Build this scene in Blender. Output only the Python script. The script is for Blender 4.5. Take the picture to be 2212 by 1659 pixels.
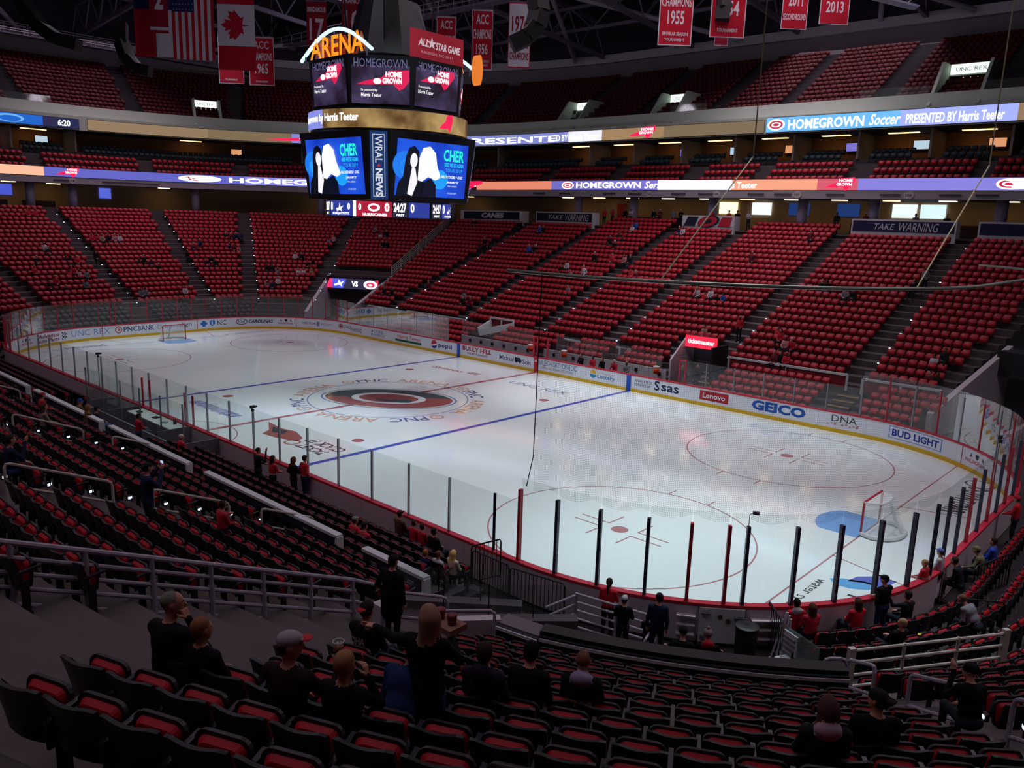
import bpy, math, random
import numpy as np
from mathutils import Vector, Matrix
random.seed(7)
for o in list(bpy.data.objects): bpy.data.objects.remove(o)
SC = bpy.context.scene
COL = SC.collection
PI = math.pi

# ---------------------------------------------------------------- camera
cam_d = bpy.data.cameras.new('camera'); cam = bpy.data.objects.new('camera', cam_d); COL.objects.link(cam)
az, el, ro = 2.3108, -0.2030, 0.0331
fw = Vector((math.cos(el)*math.cos(az), math.cos(el)*math.sin(az), math.sin(el)))
rt = fw.cross(Vector((0, 0, 1))).normalized(); up = rt.cross(fw)
r2 = rt*math.cos(ro) + up*math.sin(ro); u2 = up*math.cos(ro) - rt*math.sin(ro)
M = Matrix((r2, u2, -fw)).transposed().to_4x4(); M.translation = (35.9234, -28.7981, 10.4435)
cam.matrix_world = M
cam_d.sensor_width = 36.0; cam_d.lens = 1740.2954/2212*36.0
cam_d.clip_start = 0.05; cam_d.clip_end = 400
SC.camera = cam

# ---------------------------------------------------------------- world, exposure
W = bpy.data.worlds.new('world'); SC.world = W; W.use_nodes = True
W.node_tree.nodes['Background'].inputs[0].default_value = (0.55, 0.45, 0.7, 1)
W.node_tree.nodes['Background'].inputs[1].default_value = 0.012
vs = SC.view_settings
vs.view_transform = 'Standard'; vs.look = 'None'; vs.exposure = 0.0; vs.gamma = 1.0; vs.use_curve_mapping = False
SC.cycles.max_bounces = 6; SC.cycles.diffuse_bounces = 3; SC.cycles.glossy_bounces = 3
SC.cycles.transmission_bounces = 4; SC.cycles.transparent_max_bounces = 24
SC.cycles.caustics_reflective = False; SC.cycles.caustics_refractive = False
SC.cycles.sample_clamp_indirect = 4.0

# ---------------------------------------------------------------- arena floodlights in the rafters
def spot(loc, to, power, cone, blend=0.9, col=(1, 1, 1), size=0.6):
    l = bpy.data.lights.new('floodlight', 'SPOT'); o = bpy.data.objects.new('floodlight', l); COL.objects.link(o)
    l.energy = power; l.spot_size = math.radians(cone); l.spot_blend = blend; l.color = col; l.shadow_soft_size = size
    o.location = loc; o.rotation_euler = (Vector(to)-Vector(loc)).to_track_quat('-Z', 'Y').to_euler()
    return o
def area(loc, to, power, sx, sy, col, spread=120):
    l = bpy.data.lights.new('house_light', 'AREA'); o = bpy.data.objects.new('house_light', l); COL.objects.link(o)
    l.spread = math.radians(spread); l.shape = 'RECTANGLE'; l.size = sx; l.size_y = sy; l.energy = power; l.color = col
    o.location = loc; o.rotation_euler = (Vector(to)-Vector(loc)).to_track_quat('-Z', 'Y').to_euler()
    return o
ICEC = (0.80, 0.97, 1.0)
K_ICE = 1.2
for (x, y, tx, ty, p, cone) in [
        (24, -4, 26, -7, 15500, 46), (6, 6, 7, 10, 9500, 34), (18, 6, 18, 10, 7500, 40),
        (-2, -7, 2, -9, 9500, 44), (-26, 0, -28.5, -1, 7000, 40), (-10, 8, -8, 8, 3000, 40),
        (-6, -6, -3, -2, 4200, 56), (7, -5, 3, 0, 4200, 56), (-18, 0, -17, -3, 5200, 60), (14, -6, 16, -6, 8500, 50)]:
    spot((x, y, 27), (tx, ty, 0), p*K_ICE, cone, 1.0, ICEC)
AMB = (1.0, 0.86, 0.96)
area((5, 30, 27.5), (4, 30, 0), 5200, 60, 14, AMB)        # house lights over the far stand
area((-45, 6, 27.5), (-46, 6, 0), 2300, 14, 44, (1.0, 0.78, 0.92))
area((4, -28, 27.5), (4, -28, 0), 1500, 60, 12, (1.0, 0.82, 0.95))
area((44, 0, 27.5), (42, 0, 0), 2600, 12, 50, AMB)

def lamp(loc, power, col=(.95, .85, 1.0), r=1.2):
    l = bpy.data.lights.new('rafter_fill', 'POINT'); o = bpy.data.objects.new('rafter_fill', l); COL.objects.link(o); l.energy = power; l.color = col; l.shadow_soft_size = r; o.location = loc
for p_ in ((-34, -4, 27.5), (-20, 12, 29), (0, 22, 29), (18, 26, 29), (-44, 28, 28), (2, -8, 26.5)): lamp(p_, 650)  # soft fill points without fixtures, added to brighten banners, flags and roof steel
# ---------------------------------------------------------------- helpers
def lin(c):
    return tuple(((x/12.92) if x <= 0.04045 else ((x+0.055)/1.055)**2.4) for x in c)
def hexc(h):
    h = h.lstrip('#'); return lin(tuple(int(h[i:i+2], 16)/255 for i in (0, 2, 4)))
MATS = {}
def mat(name, col, rough=0.6, spec=0.3, metal=0.0, emit=0.0, alpha=1.0, noise=0.0, nscale=8.0, bump=0.0, sample=True):
    if name in MATS: return MATS[name]
    if isinstance(col, str): col = hexc(col)
    m = bpy.data.materials.new(name); m.use_nodes = True
    nt = m.node_tree; b = nt.nodes['Principled BSDF']
    b.inputs['Base Color'].default_value = (*col, 1); b.inputs['Roughness'].default_value = rough
    b.inputs['Specular IOR Level'].default_value = spec; b.inputs['Metallic'].default_value = metal
    if emit > 0:
        b.inputs['Emission Color'].default_value = (*col, 1); b.inputs['Emission Strength'].default_value = emit
        b.inputs['Base Color'].default_value = (0.01, 0.01, 0.01, 1)
        if not sample: m.cycles.emission_sampling = 'NONE'
    if noise > 0 or bump > 0:
        tc = nt.nodes.new('ShaderNodeTexCoord'); n = nt.nodes.new('ShaderNodeTexNoise')
        n.inputs['Scale'].default_value = nscale; n.inputs['Detail'].default_value = 4
        nt.links.new(tc.outputs['Object'], n.inputs['Vector'])
        if noise > 0:
            mx = nt.nodes.new('ShaderNodeMix'); mx.data_type = 'RGBA'
            mx.inputs[6].default_value = (*[c*(1-noise) for c in col], 1); mx.inputs[7].default_value = (*[min(1, c*(1+noise)) for c in col], 1)
            nt.links.new(n.outputs['Fac'], mx.inputs[0]); nt.links.new(mx.outputs[2], b.inputs['Base Color'])
        if bump > 0:
            bp = nt.nodes.new('ShaderNodeBump'); bp.inputs['Strength'].default_value = bump
            nt.links.new(n.outputs['Fac'], bp.inputs['Height']); nt.links.new(bp.outputs['Normal'], b.inputs['Normal'])
    MATS[name] = m
    return m
def glassmat(name, tint, gloss=0.06, rough=0.02, film=0.0, filmcol=(0.6, 0.7, 0.7)):
    """thin clear sheet: transparent body, faint haze film, weak fresnel reflection"""
    if name in MATS: return MATS[name]
    m = bpy.data.materials.new(name); m.use_nodes = True; nt = m.node_tree; nt.nodes.clear()
    out = nt.nodes.new('ShaderNodeOutputMaterial'); tr = nt.nodes.new('ShaderNodeBsdfTransparent')
    tr.inputs[0].default_value = (*tint, 1)
    gl = nt.nodes.new('ShaderNodeBsdfGlossy'); gl.inputs['Roughness'].default_value = rough
    lw = nt.nodes.new('ShaderNodeLayerWeight'); lw.inputs[0].default_value = 0.25
    mu = nt.nodes.new('ShaderNodeMath'); mu.operation = 'MULTIPLY_ADD'; mu.inputs[1].default_value = gloss; mu.inputs[2].default_value = gloss*0.12
    nt.links.new(lw.outputs['Fresnel'], mu.inputs[0])
    mix = nt.nodes.new('ShaderNodeMixShader'); nt.links.new(mu.outputs[0], mix.inputs[0])
    nt.links.new(tr.outputs[0], mix.inputs[1]); nt.links.new(gl.outputs[0], mix.inputs[2])
    last = mix
    if film > 0:
        df = nt.nodes.new('ShaderNodeBsdfDiffuse'); df.inputs[0].default_value = (*filmcol, 1)
        m2 = nt.nodes.new('ShaderNodeMixShader'); m2.inputs[0].default_value = film
        nt.links.new(mix.outputs[0], m2.inputs[1]); nt.links.new(df.outputs[0], m2.inputs[2]); last = m2
    nt.links.new(last.outputs[0], out.inputs[0])
    MATS[name] = m
    return m

def tag(o, label=None, cat=None, group=None, kind=None):
    if label: o['label'] = label
    if cat: o['category'] = cat
    if group: o['group'] = group
    if kind: o['kind'] = kind
    return o
def empty(name, loc=(0, 0, 0), rz=0.0, parent=None):
    o = bpy.data.objects.new(name, None); COL.objects.link(o); o.location = loc; o.rotation_euler = (0, 0, rz)
    o.empty_display_size = 0.1
    if parent: o.parent = parent
    return o
def link(name, me, parent=None, loc=None, rz=None):
    o = bpy.data.objects.new(name, me); COL.objects.link(o)
    if parent: o.parent = parent
    if loc is not None: o.location = loc
    if rz is not None: o.rotation_euler = (0, 0, rz)
    return o
def mesh_np(name, V, F, mats, mi=None, smooth=False):
    """V (n,3) array, F (m,4) or (m,3) int array -> mesh, fast"""
    V = np.asarray(V, np.float32); F = np.asarray(F, np.int32); k = F.shape[1]
    me = bpy.data.meshes.new(name); me.vertices.add(len(V)); me.vertices.foreach_set('co', V.ravel())
    me.loops.add(F.size); me.loops.foreach_set('vertex_index', F.ravel())
    me.polygons.add(len(F)); me.polygons.foreach_set('loop_start', np.arange(0, F.size, k, dtype=np.int32))
    for m in (mats if isinstance(mats, (list, tuple)) else [mats]): me.materials.append(m)
    if mi is not None: me.polygons.foreach_set('material_index', np.asarray(mi, np.int32))
    if smooth: me.polygons.foreach_set('use_smooth', np.ones(len(F), bool))
    me.update(calc_edges=True); me.validate()
    return me
class MB:
    def __init__(s): s.v = []; s.f = []; s.m = []
    def add(s, V, F, mi=0):
        n = len(s.v); s.v += [tuple(p) for p in V]; s.f += [tuple(i+n for i in q) for q in F]; s.m += [mi]*len(F); return s
    def box(s, c, size, rz=0.0, mi=0, rx=0.0, M=None):
        hx, hy, hz = size[0]/2, size[1]/2, size[2]/2
        R = Matrix.Rotation(rz, 3, 'Z') @ Matrix.Rotation(rx, 3, 'X') if M is None else M
        V = [Vector(c)+R @ Vector((x*hx, y*hy, z*hz)) for z in (-1, 1) for y in (-1, 1) for x in (-1, 1)]
        return s.add(V, [(0, 2, 3, 1), (4, 5, 7, 6), (0, 1, 5, 4), (2, 6, 7, 3), (0, 4, 6, 2), (1, 3, 7, 5)], mi)
    def beam(s, a, b, w, h, mi=0):
        a, b = Vector(a), Vector(b); d = (b-a); L = d.length
        if L < 1e-6: return s
        d.normalize(); x = d.cross(Vector((0, 0, 1)))
        if x.length < 1e-4: x = Vector((1, 0, 0))
        x.normalize(); z = x.cross(d)
        R = Matrix((x, d, z)).transposed()
        return s.box((a+b)/2, (w, L, h), M=R, mi=mi)
    def tube(s, path, r, n=8, closed=False, mi=0, caps=True):
        P = [Vector(p) for p in path]; k = len(P); rings = []; prev = None
        rr = r if isinstance(r, (list, tuple)) else [r]*k
        for i in range(k):
            if closed: d = P[(i+1) % k]-P[i-1]
            else: d = P[min(i+1, k-1)]-P[max(i-1, 0)]
            d.normalize()
            if prev is None:
                x = d.cross(Vector((0, 0, 1)))
                if x.length < 1e-3: x = d.cross(Vector((0, 1, 0)))
            else: x = prev-d*prev.dot(d)
            x.normalize(); prev = x; y = d.cross(x)
            rings.append([P[i]+(x*math.cos(2*PI*j/n)+y*math.sin(2*PI*j/n))*rr[i] for j in range(n)])
        V = [p for R in rings for p in R]; F = []
        for i in range(k if closed else k-1):
            a, b = i*n, ((i+1) % k)*n
            F += [(a+j, a+(j+1) % n, b+(j+1) % n, b+j) for j in range(n)]
        if not closed and caps: F += [tuple(range(n-1, -1, -1)), tuple((k-1)*n+j for j in range(n))]
        return s.add(V, F, mi)
    def lathe(s, prof, n=16, c=(0, 0, 0), mi=0, M=None):
        V = []; F = []
        for (r, z) in prof:
            for j in range(n):
                p = Vector((r*math.cos(2*PI*j/n), r*math.sin(2*PI*j/n), z))
                if M is not None: p = M @ p
                V.append(p+Vector(c))
        for i in range(len(prof)-1):
            F += [(i*n+j, i*n+(j+1) % n, (i+1)*n+(j+1) % n, (i+1)*n+j) for j in range(n)]
        F += [tuple(range(n-1, -1, -1)), tuple((len(prof)-1)*n+j for j in range(n))]
        return s.add(V, F, mi)
    def prism(s, poly, z0, z1, mi=0, M=None):
        """extrude a 2-D polygon (x,y) between z0 and z1; M maps to the world"""
        n = len(poly); V = [Vector((x, y, z0)) for x, y in poly]+[Vector((x, y, z1)) for x, y in poly]
        if M is not None: V = [M @ p for p in V]
        return s.add(V, [tuple(range(n-1, -1, -1)), tuple(range(n, 2*n))]+[(i, (i+1) % n, n+(i+1) % n, n+i) for i in range(n)], mi)
    def grid(s, fn, nu, nv, mi=0, closed_u=False):
        V = [fn(i/nu, j/nv) for j in range(nv+1) for i in range(nu+1)]
        F = [(j*(nu+1)+i, j*(nu+1)+i+1, (j+1)*(nu+1)+i+1, (j+1)*(nu+1)+i) for j in range(nv) for i in range(nu)]
        return s.add(V, F, mi)
    def mesh(s, name, mats, smooth=False):
        me = bpy.data.meshes.new(name); me.from_pydata([tuple(p) for p in s.v], [], s.f)
        for m in (mats if isinstance(mats, (list, tuple)) else [mats]): me.materials.append(m)
        me.polygons.foreach_set('material_index', np.asarray(s.m, np.int32))
        if smooth: me.polygons.foreach_set('use_smooth', np.ones(len(s.f), bool))
        me.update(); return me
    def build(s, name, mats, parent=None, smooth=False, loc=None, rz=None):
        return link(name, s.mesh(name, mats, smooth), parent, loc, rz)

# ---- lettering: built-in font outlines turned into thin solid meshes, laid on any surface by a mapping
_TXT = {}
def text_mesh(body, bold=0.0, shear=0.0, depth=0.0, sp=1.0):
    key = (body, bold, shear, sp)
    if key not in _TXT:
        cu = bpy.data.curves.new('t', 'FONT'); cu.body = body; cu.size = 1.0; cu.offset = bold; cu.shear = shear; cu.resolution_u = 2; cu.space_character = sp
        cu.fill_mode = 'FRONT'
        o = bpy.data.objects.new('t', cu); me = o.to_mesh()
        V = np.zeros(len(me.vertices)*3, np.float32); me.vertices.foreach_get('co', V); V = V.reshape(-1, 3)
        F = [tuple(p.vertices) for p in me.polygons]
        o.to_mesh_clear(); bpy.data.objects.remove(o); bpy.data.curves.remove(cu)
        if len(V): V = V-np.array([V[:, 0].min(), V[:, 1].min(), 0]); 
        _TXT[key] = (V, F)
    return _TXT[key]
def lettering(body, fn, w, h, m, parent=None, x0=0.0, y0=0.0, bold=0.0, shear=0.0, sp=1.0, name='lettering'):
    """stretch text into a w x h box at (x0,y0) of a surface; fn(x,y)->world point"""
    V, F = text_mesh(body, bold, shear, 0, sp)
    if not len(V): return None
    mx = V.max(0); P = [fn(x0+p[0]/mx[0]*w, y0+p[1]/mx[1]*h) for p in V]
    mb = MB(); mb.add(P, F); return mb.build(name, m, parent)
def flat(fn, poly, m, parent, name='print'):
    mb = MB(); mb.add([fn(x, y) for x, y in poly], [tuple(range(len(poly)))]); return mb.build(name, m, parent)
def disc(cx, cy, rx, ry=None, n=20, rot=0.0, a0=0, a1=2*PI):
    ry = ry or rx
    return [(cx+rx*math.cos(t)*math.cos(rot)-ry*math.sin(t)*math.sin(rot), cy+rx*math.cos(t)*math.sin(rot)+ry*math.sin(t)*math.cos(rot)) for t in [a0+(a1-a0)*i/n for i in range(n)]]

# ---- the bowl: everything follows offset curves of the rink outline
SX, SY, RC = 21.95, 4.42, 8.53
SEG = [('far', 21.95, 0), ('c0', RC*PI/2, 1), ('right', 2*SY, 0), ('c1', RC*PI/2, 1), ('near', 2*SX, 0), ('c2', RC*PI/2, 1), ('left', 2*SY, 0), ('c3', RC*PI/2, 1), ('far2', 21.95, 0)]
UTOT = sum(s[1] for s in SEG)
def upos(u, d):
    """u runs clockwise (from above) round the boards starting at far-side centre; d = distance outside the boards.
    returns x, y, outward angle"""
    u = u % UTOT; c = 0
    for name, L, arc in SEG:
        if u <= c+L+1e-9: t = u-c; break
        c += L
    R = RC+d
    if name == 'far': return t, SY+R, PI/2
    if name == 'c0': a = PI/2-t/RC; return SX+R*math.cos(a), SY+R*math.sin(a), a
    if name == 'right': return SX+R, SY-t, 0.0
    if name == 'c1': a = -t/RC; return SX+R*math.cos(a), -SY+R*math.sin(a), a
    if name == 'near': return SX-t, -SY-R, -PI/2
    if name == 'c2': a = -PI/2-t/RC; return -SX+R*math.cos(a), -SY+R*math.sin(a), a
    if name == 'left': return -SX-R, -SY+t, PI
    if name == 'c3': a = PI-t/RC; return -SX+R*math.cos(a), SY+R*math.sin(a), a
    return -SX+t, SY+R, PI/2
def ulen(u0, u1, d):
    """arc length on the offset curve"""
    tot = 0; c = 0
    for rep in range(2):
        for name, L, arc in SEG:
            a, b = max(u0, c), min(u1, c+L)
            if b > a: tot += (b-a)*((RC+d)/RC if arc else 1)
            c += L
    return tot
def usteps(u0, u1, d, pitch):
    """seat centres between u0 and u1 along the offset curve"""
    L = ulen(u0, u1, d); n = int(L/pitch+0.02)
    if n < 1: return []
    off = (L-n*pitch)/2+pitch/2
    # numeric inverse
    us = np.linspace(u0, u1, 400); ls = [0]
    for i in range(1, 400):
        um = (us[i]+us[i-1])/2 % UTOT; c = 0
        for name, LL, arc in SEG:
            if um <= c+LL: break
            c += LL
        ls.append(ls[-1]+(us[i]-us[i-1])*((RC+d)/RC if arc else 1))
    return list(np.interp([off+i*pitch for i in range(n)], ls, us))
def uarc(u0, u1, step=0.7):
    """breakpoints for sweeping along the curve"""
    pts = {u0, u1}; c = 0
    for rep in range(2):
        for name, L, arc in SEG:
            for e in (c, c+L):
                if u0 < e < u1: pts.add(e)
            if arc:
                k = 40
                for i in range(k):
                    e = c+L*i/k
                    if u0 < e < u1: pts.add(e)
            c += L
    return sorted(pts)
def sweep(mb, prof, u0, u1, mi=0, closed=False):
    """sweep a (d,z) profile polyline along the bowl curve"""
    us = uarc(u0, u1); n = len(prof); V = []
    for u in us:
        for d, z in prof:
            x, y, a = upos(u, d); V.append((x, y, z))
    F = []
    for i in range(len(us)-1):
        for j in range(n if closed else n-1):
            k = (j+1) % n; F.append((i*n+j, i*n+k, (i+1)*n+k, (i+1)*n+j))
    if closed: F += [tuple(range(n)), tuple((len(us)-1)*n+j for j in range(n-1, -1, -1))]
    mb.add(V, F, mi); return mb
def uoff(s): return s % UTOT
# ---------------------------------------------------------------- ice sheet
def icemat(name, col, rough=0.10):
    m = mat(name, col, rough=rough, spec=0.55, noise=0.05, nscale=0.35)
    return m
ICE = icemat('ice', '#dfe9ea', 0.09)
out = [upos(u, -0.01)[:2] for u in uarc(0, UTOT)][:-1]
mb = MB(); mb.add([(x, y, 0) for x, y in out]+[(x, y, -0.1) for x, y in out], [tuple(range(len(out)-1, -1, -1))])
ice = mb.build('floor_ice', ICE); tag(ice, 'wide glossy ice sheet with painted hockey markings', kind='structure')
mb = MB(); mb.box((0, 0, -0.12), (240, 200, 0.1)); o = mb.build('floor_slab', mat('slab', '#3a3638', 0.9, noise=0.2)); tag(o, 'bare concrete arena floor slab under the stands', kind='structure')
MRED = icemat('paint_red', '#a2484e'); MRED2 = icemat('paint_faded_red', '#b07c80'); MBLU = icemat('paint_blue', '#3f58b0')
MCREASE = icemat('paint_crease', '#78aade'); MDARK = icemat('paint_dark', '#4a5c60'); MLOGR = icemat('paint_logo_red', '#a05e58'); MWH = icemat('paint_white', '#e4eeee')
MBL2 = icemat('paint_ring_blue', '#7488b4'); MORG = icemat('paint_orange', '#d0a080'); MNAV = icemat('paint_navy', '#565e8c'); MBLK = icemat('paint_black', '#3c4448')
MKB = icemat('paint_royal', '#4a5ab4'); MKC = icemat('paint_cyan', '#5aa4dc')
def mark(poly, m, name='ice_marking', z=0.004):
    mb = MB(); mb.add([(x, y, z) for x, y in poly], [tuple(range(len(poly)))]); return mb.build(name, m, ice)
def ring(cx, cy, r, w, m, n=64, name='faceoff_circle', a0=0, a1=2*PI, z=0.004):
    mb = MB(); V = []; F = []
    full = abs(a1-a0-2*PI) < 1e-6
    for i in range(n+1):
        a = a0+(a1-a0)*i/n
        V += [(cx+(r-w/2)*math.cos(a), cy+(r-w/2)*math.sin(a), z), (cx+(r+w/2)*math.cos(a), cy+(r+w/2)*math.sin(a), z)]
    F = [(2*i, 2*i+1, 2*i+3, 2*i+2) for i in range(n)]
    mb.add(V, F); return mb.build(name, m, ice)
def rect(x0, x1, y0, y1): return [(x0, y0), (x1, y0), (x1, y1), (x0, y1)]
FT = 0.3048
for sx in (-1, 1):
    mark(rect(sx*25.5*FT-.15, sx*25.5*FT+.15, -12.93, 12.93), MBLU, 'blue_line')
    gx = sx*89*FT; ye = SY+math.sqrt(RC**2-(abs(gx)-SX)**2)
    mark(rect(gx-.03, gx+.03, -ye, ye), MRED2, 'goal_line')
    # crease
    cr = [(gx, -1.22)]+[(gx-sx*min(1.83, math.sqrt(max(0, 1.83**2-y*y))*1.0), y) for y in np.linspace(-1.22, 1.22, 17)]+[(gx, 1.22)]
    cr = [(gx, -1.22)]+[(gx-sx*math.sqrt(1.83**2-y*y), y) for y in np.linspace(-1.22, 1.22, 17)]+[(gx, 1.22)]
    mark(cr if sx < 0 else cr[::-1], MCREASE, 'goal_crease')
    # trapezoid lines
    for sy in (-1, 1):
        a, b = Vector((gx, sy*3.35)), Vector((sx*30.4, sy*4.27)); d = (b-a).normalized(); n = Vector((-d.y, d.x))*.025
        mark([(a+n)[:2], (b+n)[:2], (b-n)[:2], (a-n)[:2]], MRED2, 'goal_line')
    for sy in (-1, 1):
        cx, cy = sx*69*FT, sy*22*FT
        ring(cx, cy, 15*FT, .055, MRED2)
        mark(disc(cx, cy, .30, n=24), MRED2, 'faceoff_dot')
        for ax in (-1, 1):
            for ay in (-1, 1):
                bx, by = cx+ax*.61, cy+ay*.23
                mark(rect(min(bx, bx+ax*1.2), max(bx, bx+ax*1.2), by-.03, by+.03), MRED2, 'faceoff_tick')
                mark(rect(bx-.03, bx+.03, min(by, by+ay*.9), max(by, by+ay*.9)), MRED2, 'faceoff_tick')
        for ax in (-.86, .86):
            for ay in (-1, 1):
                yy = cy+ay*4.5; mark(rect(cx+ax-.03, cx+ax+.03, min(yy, yy+ay*.6), max(yy, yy+ay*.6)), MRED2, 'faceoff_tick')
        mark(disc(sx*20*FT, sy*22*FT, .30, n=24), MLOGR, 'faceoff_dot')
# centre red line, broken white-red pattern
for i in range(32):
    y0 = -12.93+i*.808
    mark(rect(-.15, .15, y0, y0+.808), MRED if i % 2 else MRED2, 'centre_line')
ring(0, -12.95, 10*FT, .055, MRED2, 32, 'referee_crease', 0, PI)
ring(0, 0, 15*FT, .07, MBL2, 72, 'centre_circle')
# centre emblem: swirl of dark and red crescents, lying along the 34-degree axis
ea = math.radians(34)
def em(u, v): return (u*math.cos(ea)-v*math.sin(ea), u*math.sin(ea)+v*math.cos(ea))
def crescent(a0, a1, R, r, du, dv, n=28):
    o = [em(R[0]*math.cos(t), R[1]*math.sin(t)) for t in np.linspace(a0, a1, n)]
    i = [em(du+r[0]*math.cos(t), dv+r[1]*math.sin(t)) for t in np.linspace(a1, a0, n)]
    return o+i
def ringe(R, r, m, z=0.004):
    n = 56; V = []; 
    for i in range(n+1):
        t = 2*PI*i/n; V += [(*em(R[0]*math.cos(t), R[1]*math.sin(t)), z), (*em(r[0]*math.cos(t), r[1]*math.sin(t)), z)]
    mb = MB(); mb.add(V, [(2*i, 2*i+1, 2*i+3, 2*i+2) for i in range(n)]); return mb.build('emblem_ring', m, ice)
ringe((4.0, 2.55), (3.9, 2.45), MBL2)
mark(crescent(.25, 3.5, (3.75, 2.3), (2.2, 1.35), .25, -.15), MDARK, 'emblem_dark_swirl', .005)
mark(crescent(.25+PI, 3.5+PI, (3.75, 2.3), (2.2, 1.35), -.25, .15), MLOGR, 'emblem_red_swirl', .006)
ringe((2.2, 1.36), (1.75, 1.05), MWH, .007)
mark([em(x, y) for x, y in disc(0, 0, 1.75, 1.05, 36)], MLOGR, 'emblem_eye', .007)
mark([em(x, y) for x, y in disc(.35, -.32, 1.25, .55, 30, -.25)][::1], MDARK, 'emblem_eye', .008)
mark([em(x, y) for x, y in disc(-.15, .12, 1.1, .5, 30, .0)], MLOGR, 'emblem_eye', .009)
def ringfn(a0):
    return lambda x, y: ((4.75+y)*math.cos(a0-x/5.17), (4.75+y)*math.sin(a0-x/5.17), .005)
for i in range(4):
    a0 = math.radians(164-90*i)
    lettering('PNC', ringfn(a0), 2.0, .82, MNAV, ice, bold=.01)
    lettering('ARENA', ringfn(a0), 3.75, .82, MORG, ice, x0=2.55, bold=.01)
    a = math.radians(170.5-90*i); ring(5.17*math.cos(a), 5.17*math.sin(a), .34, .12, MORG, 20, 'sponsor_emblem'); mark(disc(5.17*math.cos(a), 5.17*math.sin(a), .16, n=3, rot=a), MORG, 'sponsor_emblem')
def icefn(x0, y0, ang, z=.005):
    c, s_ = math.cos(ang), math.sin(ang)
    return lambda x, y: (x0+x*c-y*s_, y0+x*s_+y*c, z)
lettering('Syneos', icefn(-6.0, 8.4, .05), 2.9, .75, icemat('paint_syn', '#b86a60'), ice, shear=.2, bold=.015)
for k in range(3): mark([(-2.75+.3*k, 8.9), (-2.55+.3*k, 8.9), (-2.45+.3*k, 9.5), (-2.65+.3*k, 9.5)], MLOGR, 'sponsor_emblem')
lettering('UNC REX', icefn(1.2, 8.75, 0), 4.7, .75, icemat('paint_unc', '#7890ac'), ice)
for k in range(17): mark([(-1.5-.27*k, -8.35), (-1.66-.27*k, -8.35), (-1.84-.27*k, -9.0-.1*(k % 3 == 0)), (-1.68-.27*k, -9.0-.1*(k % 3 == 0))], MKB, 'sponsor_print')
# near-side printed ads read from the far side
lettering('CLICK IT', icefn(7.1, -8.0, PI), 2.6, .62, MBLK, ice, shear=.25, bold=.02)
lettering('TICKET', icefn(6.9, -8.8, PI), 2.0, .6, MBLK, ice, shear=.25, bold=.02)
mark([(x, y) for x, y in [(.4, -8.0), (2.0, -8.2), (2.9, -8.0), (4.1, -8.4), (4.4, -8.9), (3.2, -9.3), (2.2, -9.4), (1.8, -8.8)]][::-1], MLOGR, 'sponsor_emblem')
mark([(1.4, -8.35), (2.6, -8.25), (2.9, -8.7), (2.2, -8.9)][::-1], MBLK, 'sponsor_emblem', .006)
ring(4.4, -9.15, .35, .1, MLOGR, 20, 'sponsor_emblem')
# end-zone ad with two-leaf emblem behind the right goal
kf = icefn(28.9, -4.95, -PI/2+.0)
lettering('Kinetico', kf, 4.4, 1.05, MBLK, ice, x0=.9, y0=.0-.35)
lettering('water systems', kf, 3.2, .38, MBLK, ice, x0=.5, y0=-1.5)
mark([(28.2, -5.0), (28.3, -4.45), (28.75, -3.95), (29.3, -3.9), (29.2, -4.5), (28.95, -4.75), (28.6, -4.75)], MKB, 'sponsor_emblem')
mark([(27.75, -5.2), (28.05, -4.9), (28.65, -4.62), (28.95, -4.65), (28.9, -5.15), (28.45, -5.45), (28.0, -5.5)], MKC, 'sponsor_emblem')
lettering('DOWNTOWN', icefn(28.3, 8.3, -PI/2), 4.2, .8, MBLK, ice, bold=.03)
ring(28.6, 8.9, .55, .08, MBLK, 24, 'sponsor_emblem')
for k in range(9): mark([(-28.0, -8.0+.33*k), (-28.0, -7.85+.33*k), (-27.3, -7.7+.33*k), (-27.3, -7.88+.33*k)], MNAV, 'sponsor_print')
for k in range(14): mark([(-27.9, 4.6+.33*k), (-27.9, 4.72+.33*k), (-27.45, 4.82+.33*k), (-27.45, 4.7+.33*k)], MBLK, 'sponsor_print')

# ---------------------------------------------------------------- dasher boards
BW = mat('board_white', '#d9dde6', 0.35, 0.4); BO = mat('board_outer', '#b9aeb6', 0.5, 0.3, noise=.06, nscale=2); BY = mat('kick_yellow', '#d2a80c', 0.4, .4)
BR = mat('cap_red', '#b8283c', 0.35, .4); BSEAM = mat('board_seam', '#7c7278', .6)
boards = empty('dasher_boards'); tag(boards, 'white dasher boards with yellow kick plate and red cap rail around the ice', 'rink boards')
mb = MB(); sweep(mb, [(-.03, 0), (-.03, .20), (.0, .20), (.0, 0)], 0, UTOT, closed=True); mb.build('kick_plate', BY, boards)
mb = MB(); sweep(mb, [(-.035, 1.02), (-.035, 1.09), (.17, 1.09), (.17, 1.02)], 0, UTOT, closed=True); mb.build('cap_rail', BR, boards)
mb = MB(); sweep(mb, [(.13, 0), (.13, 1.0), (.15, 1.0), (.15, 0)], 0, 44.2, closed=True); sweep(mb, [(.13, 0), (.13, 1.0), (.15, 1.0), (.15, 0)], 101, UTOT, closed=True); mb.build('backing', BO, boards)
npan = 64; pw = UTOT/npan
for i in range(npan):
    mb = MB(); u0, u1 = i*pw+.006, (i+1)*pw-.006
    sweep(mb, [(-.012, .20), (-.012, 1.02), (.11, 1.02), (.11, .20)], u0, u1, closed=True)
    nearside = 44 < u0 < 101
    if nearside and not (50.2 < (u0+u1)/2 < 54.2): sweep(mb, [(.11, .03), (.11, 1.02), (.16, 1.02), (.16, .03)], u0, u1, mi=1, closed=True)
    mb.build('board_panel', [BW, BO], boards)
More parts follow.
